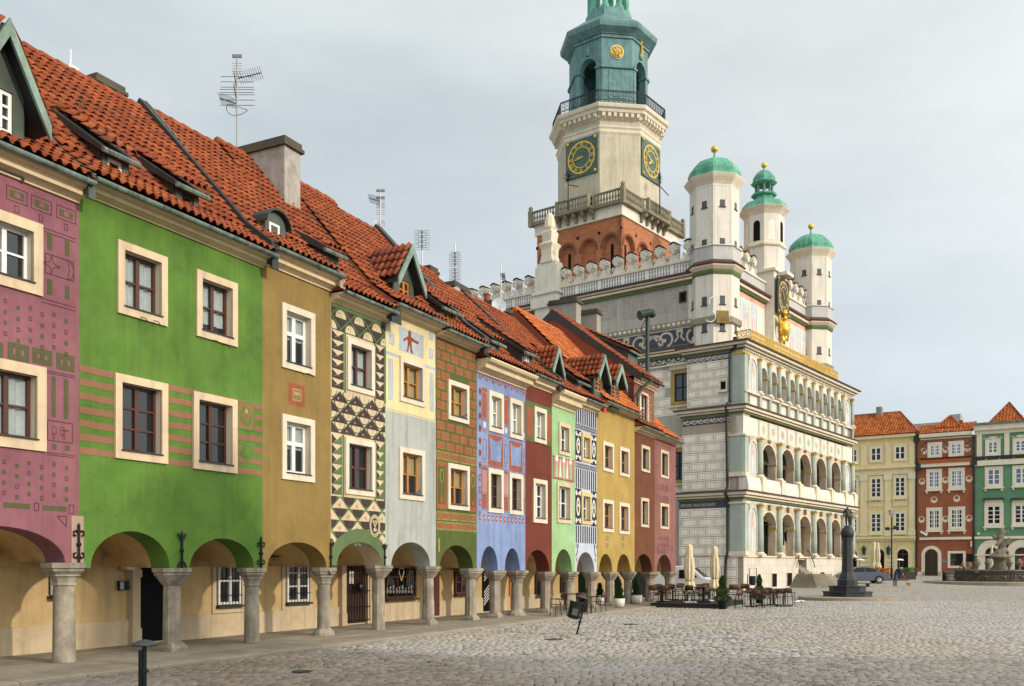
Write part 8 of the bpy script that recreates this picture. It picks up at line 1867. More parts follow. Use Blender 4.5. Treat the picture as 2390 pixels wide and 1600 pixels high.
m = MB(); m.tube([X(.16, .02, -.06), X(.16, .62, -.06)], .03 * k, 5); m.tube([X(.08, .5, -.06), X(.24, .5, -.06)], .02 * k, 5); m.build('sword', M_GRAN, root)
m = MB(); m.lathe((MX, MY, 0), [(111 * MS, -.3), (111 * MS, .06), (108.5 * MS, .085), (96 * MS, .085)], 48); o = m.build('monument_kerb', M_KERB); tag(o, kind='structure'); m = MB(); m.lathe((MX, MY, 0), [(96.5 * MS, -.1), (96.5 * MS, .05), (10 * MS, .05)], 48); o = m.build('monument_paving', ground_mat('cobbles_near'), o)

# =================================================================== fountain
FX, FY = ground_pt(2335, 1368); FY += 2.8; FX = (2335 - CX) / FPX * FY; FSC = FY / FPX; zfm = lambda yy: 1.65 + (HY - yy) / FPX * FY
M_FST = plaster('fountain_stone', (.17, .15, .115), .3, grime=.7, streak=.6)
root = empty('fountain', (FX, FY, gh(FY)), 'grey stone fountain with twisting figures and urns round its basin', 'fountain')
m = MB(); r = 99 * FSC; zb_, zr_ = gh(FY) - .05, zfm(1329); m.lathe((FX, FY, 0), [(r, zb_), (r, zb_ + .25), (r * .97, zb_ + .3), (r * .97, zr_ - .2), (r * 1.02, zr_ - .12), (r * 1.02, zr_), (r * .9, zr_), (r * .9, zr_ - .5), (.5, zr_ - .5)], 16, math.pi / 16); m.build('basin', M_FST, root)
for i in range(16):
    a = 2 * math.pi * (i + .5) / 16 + math.pi / 16
    f = Frame(FX + r * .955 * math.cos(a), FY + r * .955 * math.sin(a), -math.sin(a), math.cos(a)); hw = r * .17
    p = MB(); ring(p, f, -hw, hw, zb_ + .36, zr_ - .26, .07, -.03, .05); p.ball(f.P(0, .0, (zb_ + zr_) / 2), .2, 8, 5, sz=.8)
    for k in range(5): t = k * 1.256; p.ball(f.P(.32 * math.cos(t), .0, (zb_ + zr_) / 2 + .2 * math.sin(t)), .09, 6, 4)
    p.build('basin_panel', M_FST, root)
m = MB(); m.lathe((FX, FY, 0), [(.75, zr_ - .5), (.7, zfm(1325)), (.5, zfm(1312)), (.62, zfm(1304)), (.95, zfm(1300)), (.8, zfm(1297)), (.45, zfm(1293))], 14); m.build('pedestal', M_FST, root, smooth=True)
k = zfm(1228) - zfm(1298); zo = zfm(1298); X = lambda dx, dz, dy=0: (FX + dx * k, FY + dy * k, zo + dz * k)
skin('figure_group', [X(0, 0), X(-.05, .18), X(.05, .36), X(-.02, .52), X(.04, .68), X(.0, .82), X(.02, .96), X(-.2, .06), X(-.34, .0), X(.22, .2), X(.26, .04), X(.2, .5, -.1), X(.28, .62, -.1), X(-.18, .6, .05), X(-.25, .72), X(.2, .78), X(.24, .86, -.05), X(-.12, .44, -.12), X(-.22, .36, -.12)],
     [(0, 1), (1, 2), (2, 3), (3, 4), (4, 5), (5, 6), (1, 7), (7, 8), (1, 9), (9, 10), (2, 11), (11, 12), (4, 13), (13, 14), (5, 15), (15, 16), (3, 17), (17, 18)], [q * k * .82 for q in (.16, .12, .12, .10, .12, .09, .07, .09, .05, .09, .05, .08, .06, .06, .05, .07, .06, .07, .06)], M_FST, root, sub=2)
for px in (2281, 2306, 2356, 2379, 2400):
    ux = (px - CX) / FPX * (FY - 2.0); c = (ux, FY - 2.0, zr_ - .35); m = MB(); m.lathe(c, [(.24, 0), (.24, .15), (.13, .25), (.1, .5), (.2, .7), (.28, .95), (.28, 1.0), (.16, 1.06), (.18, 1.16), (.08, 1.3)], 10); m.build('urn', M_FST, root, smooth=True)
for px, sg in ((2243, 1), (2258, -1)):
    ux = (px - CX) / FPX * (FY - .5); B = (ux, FY - .8, zr_); q = lambda dx, dz: (B[0] + dx, B[1], B[2] + dz)
    skin('reclining_figure', [q(0, .05), q(.02 * sg, .3), q(.05, .5), q(.05, .68), q(.35 * sg, .12), q(.6 * sg, .05), q(-.2 * sg, .3), q(-.3 * sg, .08)], [(0, 1), (1, 2), (2, 3), (0, 4), (4, 5), (2, 6), (6, 7)], [.15, .15, .10, .10, .11, .06, .06, .05], M_FST, root)
m = MB(); n = 120; R_ = r + .9
for i in range(n):
    a = 2 * math.pi * i / n; p = (FX + R_ * math.cos(a), FY + R_ * math.sin(a))
    m.tube([(p[0], p[1], gh(p[1]) + .05), (p[0], p[1], gh(FY) + .95)], .02, 4); a2 = 2 * math.pi * (i + 1) / n; p2 = (FX + R_ * math.cos(a2), FY + R_ * math.sin(a2))
    for z in (.18, .8, .92): m.tube([(p[0], p[1], gh(FY) + z), (p2[0], p2[1], gh(FY) + z)], .018, 4, cap=False)
    mid = ((p[0] + p2[0]) / 2, (p[1] + p2[1]) / 2); m.tube([(mid[0], mid[1], gh(FY) + .2), (mid[0], mid[1], gh(FY) + 1.05)], [.015, .008], 4)
o = m.build('fountain_railing', M_IRON); tag(o, 'black iron railing round the stone fountain', 'railing')
m = MB(); kr = (2335 - 2170) * FSC; m.lathe((FX, FY, gh(FY)), [(kr, -.3), (kr, .16), (kr - .1, .19), (kr - .5, .19)], 48); o = m.build('fountain_kerb', M_KERB); tag(o, kind='structure'); m = MB(); m.lathe((FX, FY, gh(FY)), [(kr - .49, -.2), (kr - .49, .16), (.4, .16)], 48); m.build('fountain_paving', MATS.get('x') or ground_mat('cobbles_kerb'), o)

# =================================================================== cafe terrace
A_, B_ = ground_pt(1517, 1417), ground_pt(1676, 1420); DK_ = Frame(A_[0], A_[1], B_[0] - A_[0], B_[1] - A_[1]); DL = math.hypot(B_[0] - A_[0], B_[1] - A_[1]); DZ = .12
M_DECK = simple('dark_deck_wood', (.030, .022, .020), .7, 0, .3, 5, bump=.3)
root = empty('cafe_deck', DK_.P(DL / 2, -2.5, -.06), 'low dark wooden deck of the cafe beyond the last arch', 'deck')
MB().box(DK_, .02, DL - .02, -5.2, -.03, -.1, DZ - .03).build('deck_frame', M_DECK, root)
for i in range(40): MB().box(DK_, 0, DL, -.13 - .13 * i + .008, -.13 * i, DZ - .028, DZ + RND.uniform(-.002, .002)).build('deck_board', M_DECK, root, fix=False)
M_WOOD = simple('chair_wood', (.085, .038, .024), .45, 0, .25, 9); M_FRAME = simple('chair_frame', (.012, .012, .014), .4, .3); M_TABLE = simple('table_top_wood', (.12, .050, .032), .4, 0, .2, 7)
def make_chair():
    r_ = empty('cafe_chair', (0, 0, 0)); L = WORLD
    for sx in (-1, 1):
        m = MB(); m.tube([(sx * .25, .24, 0), (sx * .25, .20, .43), (sx * .25, .22, .64), (sx * .25, -.14, .63), (sx * .25, -.22, .40), (sx * .25, -.25, 0)], .016, 6); m.build('leg_frame', M_FRAME, r_)
        m = MB(); m.tube([(sx * .20, -.19, .40), (sx * .21, -.24, .62), (sx * .21, -.29, .84)], .015, 6); m.build('back_post', M_FRAME, r_)
        m = MB(); m.box(L, sx * .25 - .03, sx * .25 + .03, -.22, .14, .645, .665); m.build('armrest', M_WOOD, r_)
    m = MB()
    for i in range(5): m.box(L, -.22, .22, -.21 + .084 * i, -.135 + .084 * i, .425, .445)
    m.build('seat', M_WOOD, r_)
    m = MB(); pts = []
    for i in range(7):
        x = -.22 + .44 * i / 6; dy = .05 * (1 - (x / .22) ** 2)
        pts += [(x, -.25 - dy, .60), (x, -.275 - dy, .83 + .03 * (1 - (x / .22) ** 2)), (x, -.235 - dy, .60), (x, -.26 - dy, .83 + .03 * (1 - (x / .22) ** 2))]
    f = []
    for i in range(6): a, b = 4 * i, 4 * i + 4; f += [(a, b, b + 1, a + 1), (a + 2, a + 3, b + 3, b + 2), (a + 1, b + 1, b + 3, a + 3), (a, a + 2, b + 2, b)]
    m.add(pts, f); m.build('backrest', M_WOOD, r_, smooth=True); return r_
def make_table():
    r_ = empty('cafe_table', (0, 0, 0)); MB().box(WORLD, -.36, .36, -.36, .36, .71, .74).build('table_top', M_TABLE, r_); m = MB(); m.tube([(0, 0, .03), (0, 0, .71)], .045, 8); m.build('table_post', M_FRAME, r_); m = MB(); m.box(WORLD, -.3, .3, -.035, .035, 0, .05); m.box(WORLD, -.035, .035, -.3, .3, .002, .052); m.build('table_foot', M_FRAME, r_); return r_
ch0, tb0 = make_chair(), make_table(); yaw = DK_.yaw(); first = [True, True]
def place(kind, px, Y, z, face, label, s=.86):
    src = (ch0, tb0)[kind]; o = src if first[kind] else copy_tree(src); first[kind] = False
    put(o, (px - CX) / FPX * Y, Y, z, face, s); tag(o, label, ('chair', 'table')[kind], ('cafe chairs', 'cafe tables')[kind]); return o
PI = math.pi
tabs = [(1545, 40.2, DZ, 'cafe table at the left end of the deck'), (1604, 40.4, DZ, 'cafe table behind the taller closed parasol pole'), (1642, 39.6, DZ, 'cafe table between the two closed parasols'), (1570, 42.5, DZ, 'cafe table in the back row before the van'), (1655, 42.4, DZ, 'cafe table in the back row beside the dark potted spruce'), (1752, 39.6, -.06, 'nearest cafe table on the cobbles right of the deck'), (1778, 40.6, -.06, 'middle cafe table of the group on the cobbles'), (1806, 41.4, -.06, 'rightmost cafe table, near the column monument'), (1350, 33.6, .005, 'cafe table inside the arcade of the striped house')]
for px, Y, z, l in tabs: place(1, px, Y, z, yaw, l, .9)
chs = [(1528, 39.3, DZ, yaw, 'front cafe chair at the left corner of the deck'), (1556, 39.0, DZ, yaw, 'front cafe chair second from the left on the deck'), (1533, 41.2, DZ, yaw + PI, 'cafe chair behind the leftmost deck table'), (1562, 41.3, DZ, yaw + PI, 'cafe chair facing us behind the second deck chair'), (1590, 39.6, DZ, yaw + PI / 2, 'cafe chair turned sideways left of the parasol pole'), (1617, 39.4, DZ, yaw - .4, 'cafe chair right beside the white parasol pole'), (1660, 39.0, DZ, yaw - PI / 2, 'cafe chair turned sideways left of the dark planter'), (1630, 41.2, DZ, yaw + PI, 'cafe chair facing us between the parasols'), (1585, 43.2, DZ, yaw + PI, 'cafe chair in the back row before the van bonnet'), (1645, 43.2, DZ, yaw + PI, 'cafe chair in the back row under the second parasol'), (1676, 42.6, DZ, yaw - PI / 2, 'cafe chair behind the tall potted spruce'),
       (1712, 41.0, DZ, yaw + .2, 'cafe chair just right of the tall potted spruce'), (1736, 42.0, DZ, yaw + PI, 'cafe chair at the right rear corner of the deck'), (1716, 38.3, -.06, yaw + 1.1, 'cafe chair turned right at the left of the cobble group'), (1769, 38.4, -.06, yaw, 'nearest cafe chair with its back to us on the cobbles'), (1789, 39.2, -.06, yaw - .1, 'second cafe chair of the diagonal row on the cobbles'), (1806, 40.0, -.06, yaw - .1, 'third cafe chair of the diagonal row on the cobbles'), (1824, 40.8, -.06, yaw - .1, 'fourth cafe chair of the diagonal row on the cobbles'), (1841, 41.6, -.06, yaw - .1, 'rightmost cafe chair of the diagonal row'), (1748, 41.6, -.06, yaw + PI, 'cafe chair facing us behind the cobble tables'), (1790, 42.6, -.06, yaw + PI, 'cafe chair facing us before the small potted spruce'),
       (1303, 31.2, .005, yaw + 2.4, 'cafe chair under the mint arch beside the wall'), (1362, 32.6, .005, yaw, 'cafe chair under the striped arch'), (1396, 33.8, .005, yaw + 1.5, 'cafe chair beside the pot behind the mustard pillar')]
for px, Y, z, f, l in chs: place(0, px, Y, z, f, l)
M_CANVAS = simple('cream_canvas', (.62, .54, .36), .85, 0, .12, 5)
def parasol(px, Y, z, ytop, ybot, label, tilt=0.0, grp='closed parasols on the cafe deck', wmul=1.0):
    x = (px - CX) / FPX * Y; k = Y / FPX; zt = CAM_H + (HY - ytop) * k; zb = CAM_H + (HY - ybot) * k; H_ = zt - zb
    root = empty('parasol', (x, Y, z), label, 'parasol', grp); m = MB(); m.tube([(x, Y, z), (x, Y, zt - .05)], .035, 8); m.box(WORLD, x - .25, x + .25, -Y - .25, -Y + .25, z, z + .05); m.build('pole', M_WHITE, root)
    prof = [(.02, 0), (.09, -.015), (.115, -.05), (.13, -.22), (.135, -.25), (.15, -.3), (.175, -.5), (.155, -.68), (.12, -.73), (.15, -.78), (.21, -.9), (.26, -.98), (.20, -1.0)]
    n = 48; pts = []; rs = rr.random() * 6
    for r_, h_ in prof:
        for i in range(n):
            a = 2 * PI * i / n; fold = 1 + (.16 if h_ < -.25 else .05) * math.cos(8 * a + rs) + .05 * math.sin(3 * a + h_ * 5); pts.append((x + r_ * wmul * fold * math.cos(a) * H_ / 1.7 * .95 + tilt * (h_ + 1), Y + r_ * wmul * fold * math.sin(a) * H_ / 1.7 * .95, zt + h_ * H_ + (.06 * math.cos(8 * a + rs) if h_ < -.95 else 0)))
    m = MB(); m.add(pts, [(j * n + i, j * n + (i + 1) % n, (j + 1) * n + (i + 1) % n, (j + 1) * n + i) for j in range(len(prof) - 1) for i in range(n)] + [tuple(range(n))]); m.build('canopy', M_CANVAS, root, smooth=True)
    m = MB(); m.lathe((x, Y, zt - .735 * H_), [(.135 * wmul * H_ / 1.7, -.02), (.135 * wmul * H_ / 1.7, .02)], 16); m.build('tie_strap', simple('strap_green', (.16, .19, .10), .8), root)
parasol(1609, 39.6, DZ, 1270, 1384, 'closed cream parasol with a white pole on the deck, the taller of two'); parasol(1668, 41.4, DZ, 1274, 1376, 'closed cream parasol behind the tall potted spruce')
M_LEAF = simple('spruce_green', (.055, .105, .018), .75, 0, .45, 14); M_LEAF2 = simple('thuja_green', (.030, .085, .020), .75, 0, .45, 14)
def conifer(root, c, h, r, mat, n=2600, waist=False):
    rg_ = random.Random(int(c[0] * 100)); m = MB(); t = MB(); t.tube([(c[0], c[1], c[2] - .1), (c[0], c[1], c[2] + h * .9)], [.04, .008], 6); t.build('trunk', M_BROWN, root)
    for i in range(n):
        q = rg_.random() ** 1.25; zz = q * h; lump = .82 + .22 * math.sin(q * 17 + rg_.random() * .5)
        R_ = r * (1 - q) ** .72 * lump
        if waist: R_ *= 1 - .25 * math.exp(-((q - .55) / .07) ** 2)
        if q < .08: R_ *= .7 + q * 3.5
        a = rg_.random() * 6.283; rad = R_ * (1 - .35 * rg_.random() ** 2) * (1 + .12 * math.sin(a * 5 + q * 20)); p = Vector((c[0] + rad * math.cos(a), c[1] + rad * math.sin(a), c[2] + zz))
        d = Vector((math.cos(a) * .6 + rg_.uniform(-.5, .5), math.sin(a) * .6 + rg_.uniform(-.5, .5), rg_.uniform(.1, 1))).normalized(); s_ = d.cross(Vector((rg_.random(), rg_.random(), rg_.random()))).normalized() * .016; L = rg_.uniform(.05, .10)
        m.add([tuple(p - s_), tuple(p + s_), tuple(p + d * L)], [(0, 1, 2)])
    m.build('foliage', mat, root, fix=False)
def potted(px, Y, z, ytop, ypot, pot_r_px, label, mat, potmat, round_pot, tree_r_px, waist=False):
    x = (px - CX) / FPX * Y; k = Y / FPX; zp = CAM_H + (HY - ypot) * k; zt = CAM_H + (HY - ytop) * k; R_ = pot_r_px * k; H_ = zp - z
    root = empty('potted_conifer', (x, Y, z), label, 'potted plant', 'potted conifers'); m = MB()
    m.lathe((x, Y, z), [(R_ * .55, 0), (R_ * .85, H_ * .12), (R_, H_ * .45), (R_ * 1.02, H_), (R_ * .9, H_), (R_ * .88, H_ * .85), (.02, H_ * .85)] if round_pot else [(R_ * .82, 0), (R_ * .97, H_ * .9), (R_ * 1.06, H_ * .9), (R_ * 1.06, H_), (R_ * .9, H_), (R_ * .88, H_ * .85), (.02, H_ * .85)], 24); m.build('pot', potmat, root, smooth=True)
    conifer(root, (x, Y, zp - .05), zt - zp + .05, tree_r_px * k, mat, waist=waist)
M_WPOT = simple('white_glazed_pot', (.62, .60, .54), .35, 0, .06, 3, grime=.1); M_BPOT = simple('dark_plastic_pot', (.018, .020, .022), .5)
x_, y_ = ground_pt(1445, 1417, 0); potted(1445, y_, 0, 1353, 1396, 13.5, 'thin conifer in a round white pot, nearest of the pots by the arcade', M_LEAF2, M_WPOT, True, 11)
x_, y_ = ground_pt(1486, 1409, 0); potted(1486, y_, 0, 1354, 1388, 12.5, 'broad conifer in a round white pot by the last pillar', M_LEAF2, M_WPOT, True, 12); x_, y_ = ground_pt(1400, 1411, 0); potted(1400, y_ + .3, 0, 1362, 1389, 11.5, 'conifer in a white pot half behind the mustard pillar', M_LEAF2, M_WPOT, True, 9); potted(1362, 34.0, 0, 1352, 1398, 9, 'dark conifer in the shade of the striped arch', M_LEAF2, M_BPOT, False, 9)
x_, y_ = ground_pt(1686, 1421); potted(1686, y_, -.06, 1345, 1400, 11.5, 'tall bushy spruce in a black pot at the deck corner', M_LEAF, M_BPOT, False, 21, True); potted(1772, 43.4, -.06, 1342, 1396, 9, 'smaller bushy spruce behind the chairs before the plinth', M_LEAF, M_BPOT, False, 15, True)
m = MB(); x, y = ground_pt(1829, 1415); m.box(WORLD, x - .3, x + .3, -y - .25, -y + .25, -.06, .02); m.tube([(x, y, .02), (x, y, .45)], .03, 8); tag(m.build('concrete_weight', simple('concrete_dark', (.06, .065, .06), .9)), 'dark concrete parasol weight right of the cafe chairs', 'weight')
m = MB(); x, y = ground_pt(1863, 1406); rg2 = random.Random(2)
for i in range(14): m.ball((x + rg2.uniform(-.2, .2), y + rg2.uniform(-.08, .08), -.04 + rg2.uniform(0, .06)), rg2.uniform(.05, .1), 7, 5, sz=.6)
tag(m.build('white_cloth', M_WHITE, smooth=True), 'crumpled white cloth on the cobbles beside the monument kerb', 'cloth')

# =================================================================== bins
M_BIN = simple('bin_black', (.012, .016, .017), .4, .3, .3)
def bin_post(x, y, z, h_, lean, label, body=True, rot=0.0, cap_r=.17):
    root = empty('litter_bin', (0, 0, 0), label, 'litter bin', 'litter bins on posts'); L = WORLD
    m = MB(); m.tube([(0, 0, -.1), (0, 0, h_)], .024, 8)
    for q in (.35, .7): m.lathe((0, 0, h_ * q), [(.045, 0), (.045, .03)], 8)
    m.build('post', M_BIN, root); m = MB(); m.lathe((-.10 if body else 0, 0, h_), [(cap_r, 0), (cap_r * .97, .02), (cap_r * .5, .05), (.02, .06)], 20); m.build('lid', simple('bin_lid', (.05, .065, .075), .35, .4), root, smooth=True)
    if body:
        m = MB(); m.lathe((-.19, 0, h_ * .40), [(.12, 0), (.15, .03), (.17, h_ * .42), (.185, h_ * .43), (.185, h_ * .46), (.15, h_ * .46), (.14, h_ * .4), (.02, h_ * .3)], 12); m.build('bin_body', M_BIN, root); m = MB(); m.box(L, -.26, -.12, .155, .19, h_ * .5, h_ * .68)
        m.build('perforated_plate', simple('plate_grey', (.10, .11, .11), .5, .5), root); m = MB(); m.box(L, -.04, .03, -.03, .03, h_ * .45, h_ * .5); m.box(L, -.04, .03, -.03, .03, h_ * .72, h_ * .77); m.build('bracket', M_BIN, root)
        m = MB(); m.tube([(.0, 0, h_ * .9), (-.03, 0, h_ * 1.12)], .01, 5); m.build('latch', M_ALU, root)
    else: m = MB(); m.box(L, -.05, -.032, -.03, .03, h_ * .42, h_ * .95); m.build('bin_holder', M_BIN, root)
    root.location = (x, y, z); root.rotation_euler = (0, lean, rot); return root
x, y = ground_pt(1346, 1481); bin_post(x, y, -.06, .92, math.radians(14), 'black litter bin leaning on its bent post beside the pavement')
Y_ = 9.6; bin_post((337 - CX) / FPX * Y_, Y_, -.06, 1.65 - (1497 - HY) / FPX * Y_ + .02, 0, 'dark post with a flat cap at the bottom left of the photo', False, cap_r=.128)
x, y = ground_pt(1757, 1392); y = 56.0; x = (1757 - CX) / FPX * y; root = empty('litter_bin', (x, y, -.06), 'small litter bin hung in a frame before the town hall plinth', 'litter bin', 'litter bins on posts'); m = MB(); m.tube([(x - .3, y, -.06), (x - .3, y, 1.15)], .03, 5); m.tube([(x - .2, y, .35), (x - .2, y, 1.5), (x + .22, y, 1.5), (x + .22, y, .6)], .025, 5); m.build('frame', M_BIN, root); m = MB(); m.lathe((x, y, .5), [(.14, 0), (.18, .1), (.18, .55), (.15, .55)], 10); m.build('bin_body', M_BIN, root)
x, y = ground_pt(2025, 1371); m = MB(); m.lathe((x, y, gh(y)), [(.13, 0), (.16, .25), (.15, .25), (.12, .05)], 12); tag(m.build('bucket', M_BIN), 'small black bucket on the cobbles right of the monument', 'bucket')

# =================================================================== vehicles
M_CARP = simple('grey_blue_car_paint', (.13, .155, .20), .25, .5, .05, 2, spec=.6); M_VANP = simple('white_van_paint', (.62, .62, .60), .3, 0, .04, 2, spec=.5); M_TYRE = simple('tyre', (.015, .015, .015), .85); M_RIM = simple('alloy_rim', (.5, .5, .5), .3, .7); M_CGL = simple('car_glass', (.006, .009, .009), .15, 0, .1, 2, spec=.25); M_LRED = simple('tail_lamp', (.30, .02, .02), .2)
def vehicle(name, label, cat, body, glass_side, screens, wheels, W, belt, tum, mat, loc, rz_, s=1.0, lamps=()):
    """body: side outline [(x,z)...]; loft with tumblehome above belt"""
    root = empty(name, (0, 0, 0), label, cat); hy = lambda z: W / 2 - tum * max(0, z - belt) - (.06 if z < .3 else 0)
    m = MB(); n = len(body); inn = .09; cx_, cz_ = sum(p[0] for p in body) / n, sum(p[1] for p in body) / n
    rings = [[(x, -hy(z), z) for x, z in body], [(x + (cx_ - x) * .02, -hy(z) + .0, z) for x, z in body]]
    L = [(x + (cx_ - x) * .035, -hy(z) - .0, z + (cz_ - z) * .06) for x, z in body]; La = [(x, -hy(z) + .09, z) for x, z in body]; Rb = [(x, hy(z) - .09, z) for x, z in body]; R_ = [(x + (cx_ - x) * .035, hy(z), z + (cz_ - z) * .06) for x, z in body]
    m.add(L + La + Rb + R_, [tuple(range(n))] + [(k * n + i, k * n + (i + 1) % n, (k + 1) * n + (i + 1) % n, (k + 1) * n + i) for k in range(3) for i in range(n)] + [tuple(range(3 * n, 4 * n))[::-1]]); b = m.build('body', mat, root); smooth_angle(b, 35)
    for poly in glass_side:
        for sg in (-1, 1): g = MB(); g.poly([(x, sg * (hy(z) + .008), z) for x, z in poly]); g.build('side_window', M_CGL, root, fix=False)
    for (x0, z0), (x1, z1) in screens:
        g = MB(); nx, nz = (z1 - z0), -(x1 - x0); l = math.hypot(nx, nz); sg = 1 if (nx * (x0 - cx_) + nz * (z0 - cz_)) > 0 else -1; e = .012 * sg; nx, nz = nx / l * e, nz / l * e; g.poly([(x0 + nx, -hy(z0) + .14, z0 + nz), (x0 + nx, hy(z0) - .14, z0 + nz), (x1 + nx, hy(z1) - .14, z1 + nz), (x1 + nx, -hy(z1) + .14, z1 + nz)]); g.build('windscreen', M_CGL, root, fix=False)
    for x, r_ in wheels:
        for sg in (-1, 1):
            t = MB(); t.tube([(x, sg * (W / 2 - .20), r_), (x, sg * (W / 2 + .012), r_)], r_, 20); w_ = t.build('wheel', M_TYRE, root); t = MB(); t.tube([(x, sg * (W / 2), r_), (x, sg * (W / 2 + .02), r_)], r_ * .64, 16)
            for k in range(7): a = k * 2 * PI / 7; t.tube([(x, sg * (W / 2 + .02), r_), (x + r_ * .6 * math.cos(a), sg * (W / 2 + .03), r_ + r_ * .6 * math.sin(a))], .03, 5)
            t.build('rim', M_RIM, w_)
            a_ = MB(); pts = [(x + (r_ + .06) * math.cos(PI * i / 10), r_ + (r_ + .06) * math.sin(PI * i / 10)) for i in range(11)]; a_.poly([(p[0], sg * (W / 2 + .004), p[1]) for p in pts]); a_.build('wheel_arch', M_TYRE, root, fix=False)
    for nm, x0, x1, z0, z1, y0, y1, mt in lamps:
        for sg in (-1, 1): g = MB(); g.box(WORLD, x0, x1, min(sg * y0, sg * y1), max(sg * y0, sg * y1), z0, z1); g.build(nm, mt, root)
    root.location = loc; root.rotation_euler = (0, 0, rz_); root.scale = (s, s, s); return root
car_body = [(-2.28, .38), (-2.3, .62), (-2.22, .86), (-1.95, .93), (-1.62, .96), (-1.0, 1.30), (-.55, 1.40), (.1, 1.42), (.5, 1.36), (1.15, .98), (1.75, .88), (2.15, .74), (2.28, .58), (2.25, .30), (1.9, .20), (-1.9, .22)]
Yc = 81.9
vehicle('parked_car', 'grey blue saloon car parked behind the monument', 'car', car_body, [[(-1.28, 1.0), (-.92, 1.28), (-.3, 1.36), (-.28, .99)], [(-.2, .99), (-.22, 1.36), (.1, 1.37), (.45, 1.31), (1.0, .98)]], [((-1.60, .97), (-1.02, 1.29)), ((.52, 1.34), (1.12, 1.0))], [(-1.40, .31), (1.38, .31)], 1.74, .95, .42, M_CARP, ((2006 - CX) / FPX * Yc, Yc, gh(Yc)), PI + math.radians(-4), 1.0, [('tail_lamp', -2.3, -2.16, .66, .86, .55, .82, M_LRED), ('number_plate', -2.32, -2.29, .5, .62, 0, .26, M_WHITE)])
van_body = [(-2.5, .35), (-2.5, 1.85), (-2.3, 1.98), (.55, 1.98), (.95, 1.90), (1.75, 1.20), (2.35, 1.02), (2.5, .75), (2.5, .35), (2.2, .25), (-2.2, .25)]
Yv = 55.5; vehicle('parked_van', 'white van parked behind the cafe deck, bonnet to the right', 'van', van_body, [[(.1, 1.15), (.1, 1.72), (.75, 1.74), (1.35, 1.22)]], [((.98, 1.88), (1.72, 1.23))], [(-1.5, .33), (1.55, .33)], 1.95, 1.1, .16, M_VANP, ((1588 - CX) / FPX * Yv, Yv, -.06), math.radians(-22), .86, [('headlamp', 2.25, 2.47, .78, .98, .6, .9, M_GLASS), ('mirror', 1.0, 1.15, 1.15, 1.42, .98, 1.15, M_IRON)])

# =================================================================== far side of the square: lamp, parasols, heaters, boxes, sweeper
Yl = 93.0; x = (2081 - CX) / FPX * Yl; z = gh(Yl); root = empty('street_lamp', (x, Yl, z), 'black street lamp with a square lantern before the pale yellow house', 'street lamp'); zl = lambda yy: CAM_H + (HY - yy) / FPX * Yl
m = MB(); m.tube([(x, Yl, z), (x, Yl, z + 1.0), (x, Yl, z + 1.1), (x, Yl, zl(1205))], [.14, .12, .07, .06], 8); m.build('post', M_IRON, root); m = MB(); m.lathe((x, Yl, zl(1202)), [(.14, 0), (.22, .05), (.30, .45), (.32, .5), (.1, .6)], 4, PI / 4); m.build('lantern', simple('lantern_glass', (.3, .3, .28), .3), root)
m = MB(); m.tube([(x - .45, Yl, zl(1234)), (x + .45, Yl, zl(1234))], .05, 6); m.box(WORLD, x - .6, x - .25, -Yl - .15, -Yl + .15, zl(1237), zl(1230)); m.box(WORLD, x + .2, x + .5, -Yl - .15, -Yl + .15, zl(1235), zl(1227)); m.build('spotlight', M_IRON, root)
parasol(2038, 96.0, gh(96), 1264, 1326, 'closed cream parasol, left of the pair before the yellow house', .1, 'closed parasols across the square', .85); parasol(2049.5, 95.0, gh(95), 1266, 1325, 'closed cream parasol, right of the pair before the yellow house', -.05, 'closed parasols across the square', .85); parasol(2315, 94.0, gh(94), 1271, 1326, 'closed yellow parasol behind the fountain figures', 0, 'closed parasols across the square', .6)
for px, l in ((2007, 'patio heater with a flat white hood, left of the far parasols'), (2099, 'patio heater with a flat white hood, right of the street lamp')):
    Yh = 92.0; x = (px - CX) / FPX * Yh; z = gh(Yh); zt = CAM_H + (HY - 1306) / FPX * Yh; root = empty('patio_heater', (x, Yh, z), l, 'patio heater', 'patio heaters'); m = MB(); m.tube([(x, Yh, z), (x, Yh, zt)], .03, 6); m.lathe((x, Yh, z), [(.25, 0), (.25, .5), (.1, .55)], 10); m.build('stand', M_ALU, root); m = MB(); m.lathe((x, Yh, zt), [(.42, -.06), (.40, 0), (.12, .10), (.02, .12)], 20); m.build('hood', M_WHITE, root, smooth=True)
M_FLW = simple('flower_leaf', (.10, .22, .03), .7, 0, .5, 10); M_FLO = simple('orange_flower', (.6, .18, .03), .7, 0, .3, 10)
for i, (px, Yb, mt, l) in enumerate(((2062, 90.0, M_FLO, 'flower box with orange blossom behind the saloon car'), (2112, 91.0, M_FLW, 'flower box with bright green plants right of the sweeper'), (2124, 91.5, M_FLW, 'flower box with green plants nearest the red house'))):
    x = (px - CX) / FPX * Yb; z = gh(Yb); root = empty('flower_box', (x, Yb, z), l, 'flower box', 'flower boxes'); MB().box(WORLD, x - .5, x + .5, -Yb - .2, -Yb + .2, z, z + .75).build('box', M_DECK, root); m = MB(); rg3 = random.Random(i)
    for k in range(260): p = (x + rg3.uniform(-.6, .6), Yb + rg3.uniform(-.3, .3), z + .75 + rg3.random() * .32); t = rg3.random() * 6.28; m.add([p, (p[0] + .09 * math.cos(t), p[1] + .06, p[2] + .05), (p[0] + .05 * math.sin(t), p[1] - .05, p[2] + .10)], [(0, 1, 2)])
    m.build('plants', mt, root, fix=False)
Yd = 88.0; x = (2085 - CX) / FPX * Yd; z = gh(Yd); MBd = MB().box(WORLD, x - 1.6, x + 1.5, -Yd - .9, -Yd - .3, z - .1, z + .2); tag(MBd.build('terrace_platform', simple('red_brown_deck', (.10, .035, .025), .7)), 'low red brown terrace edge behind the sweeper', 'platform')
Yt = 91.5
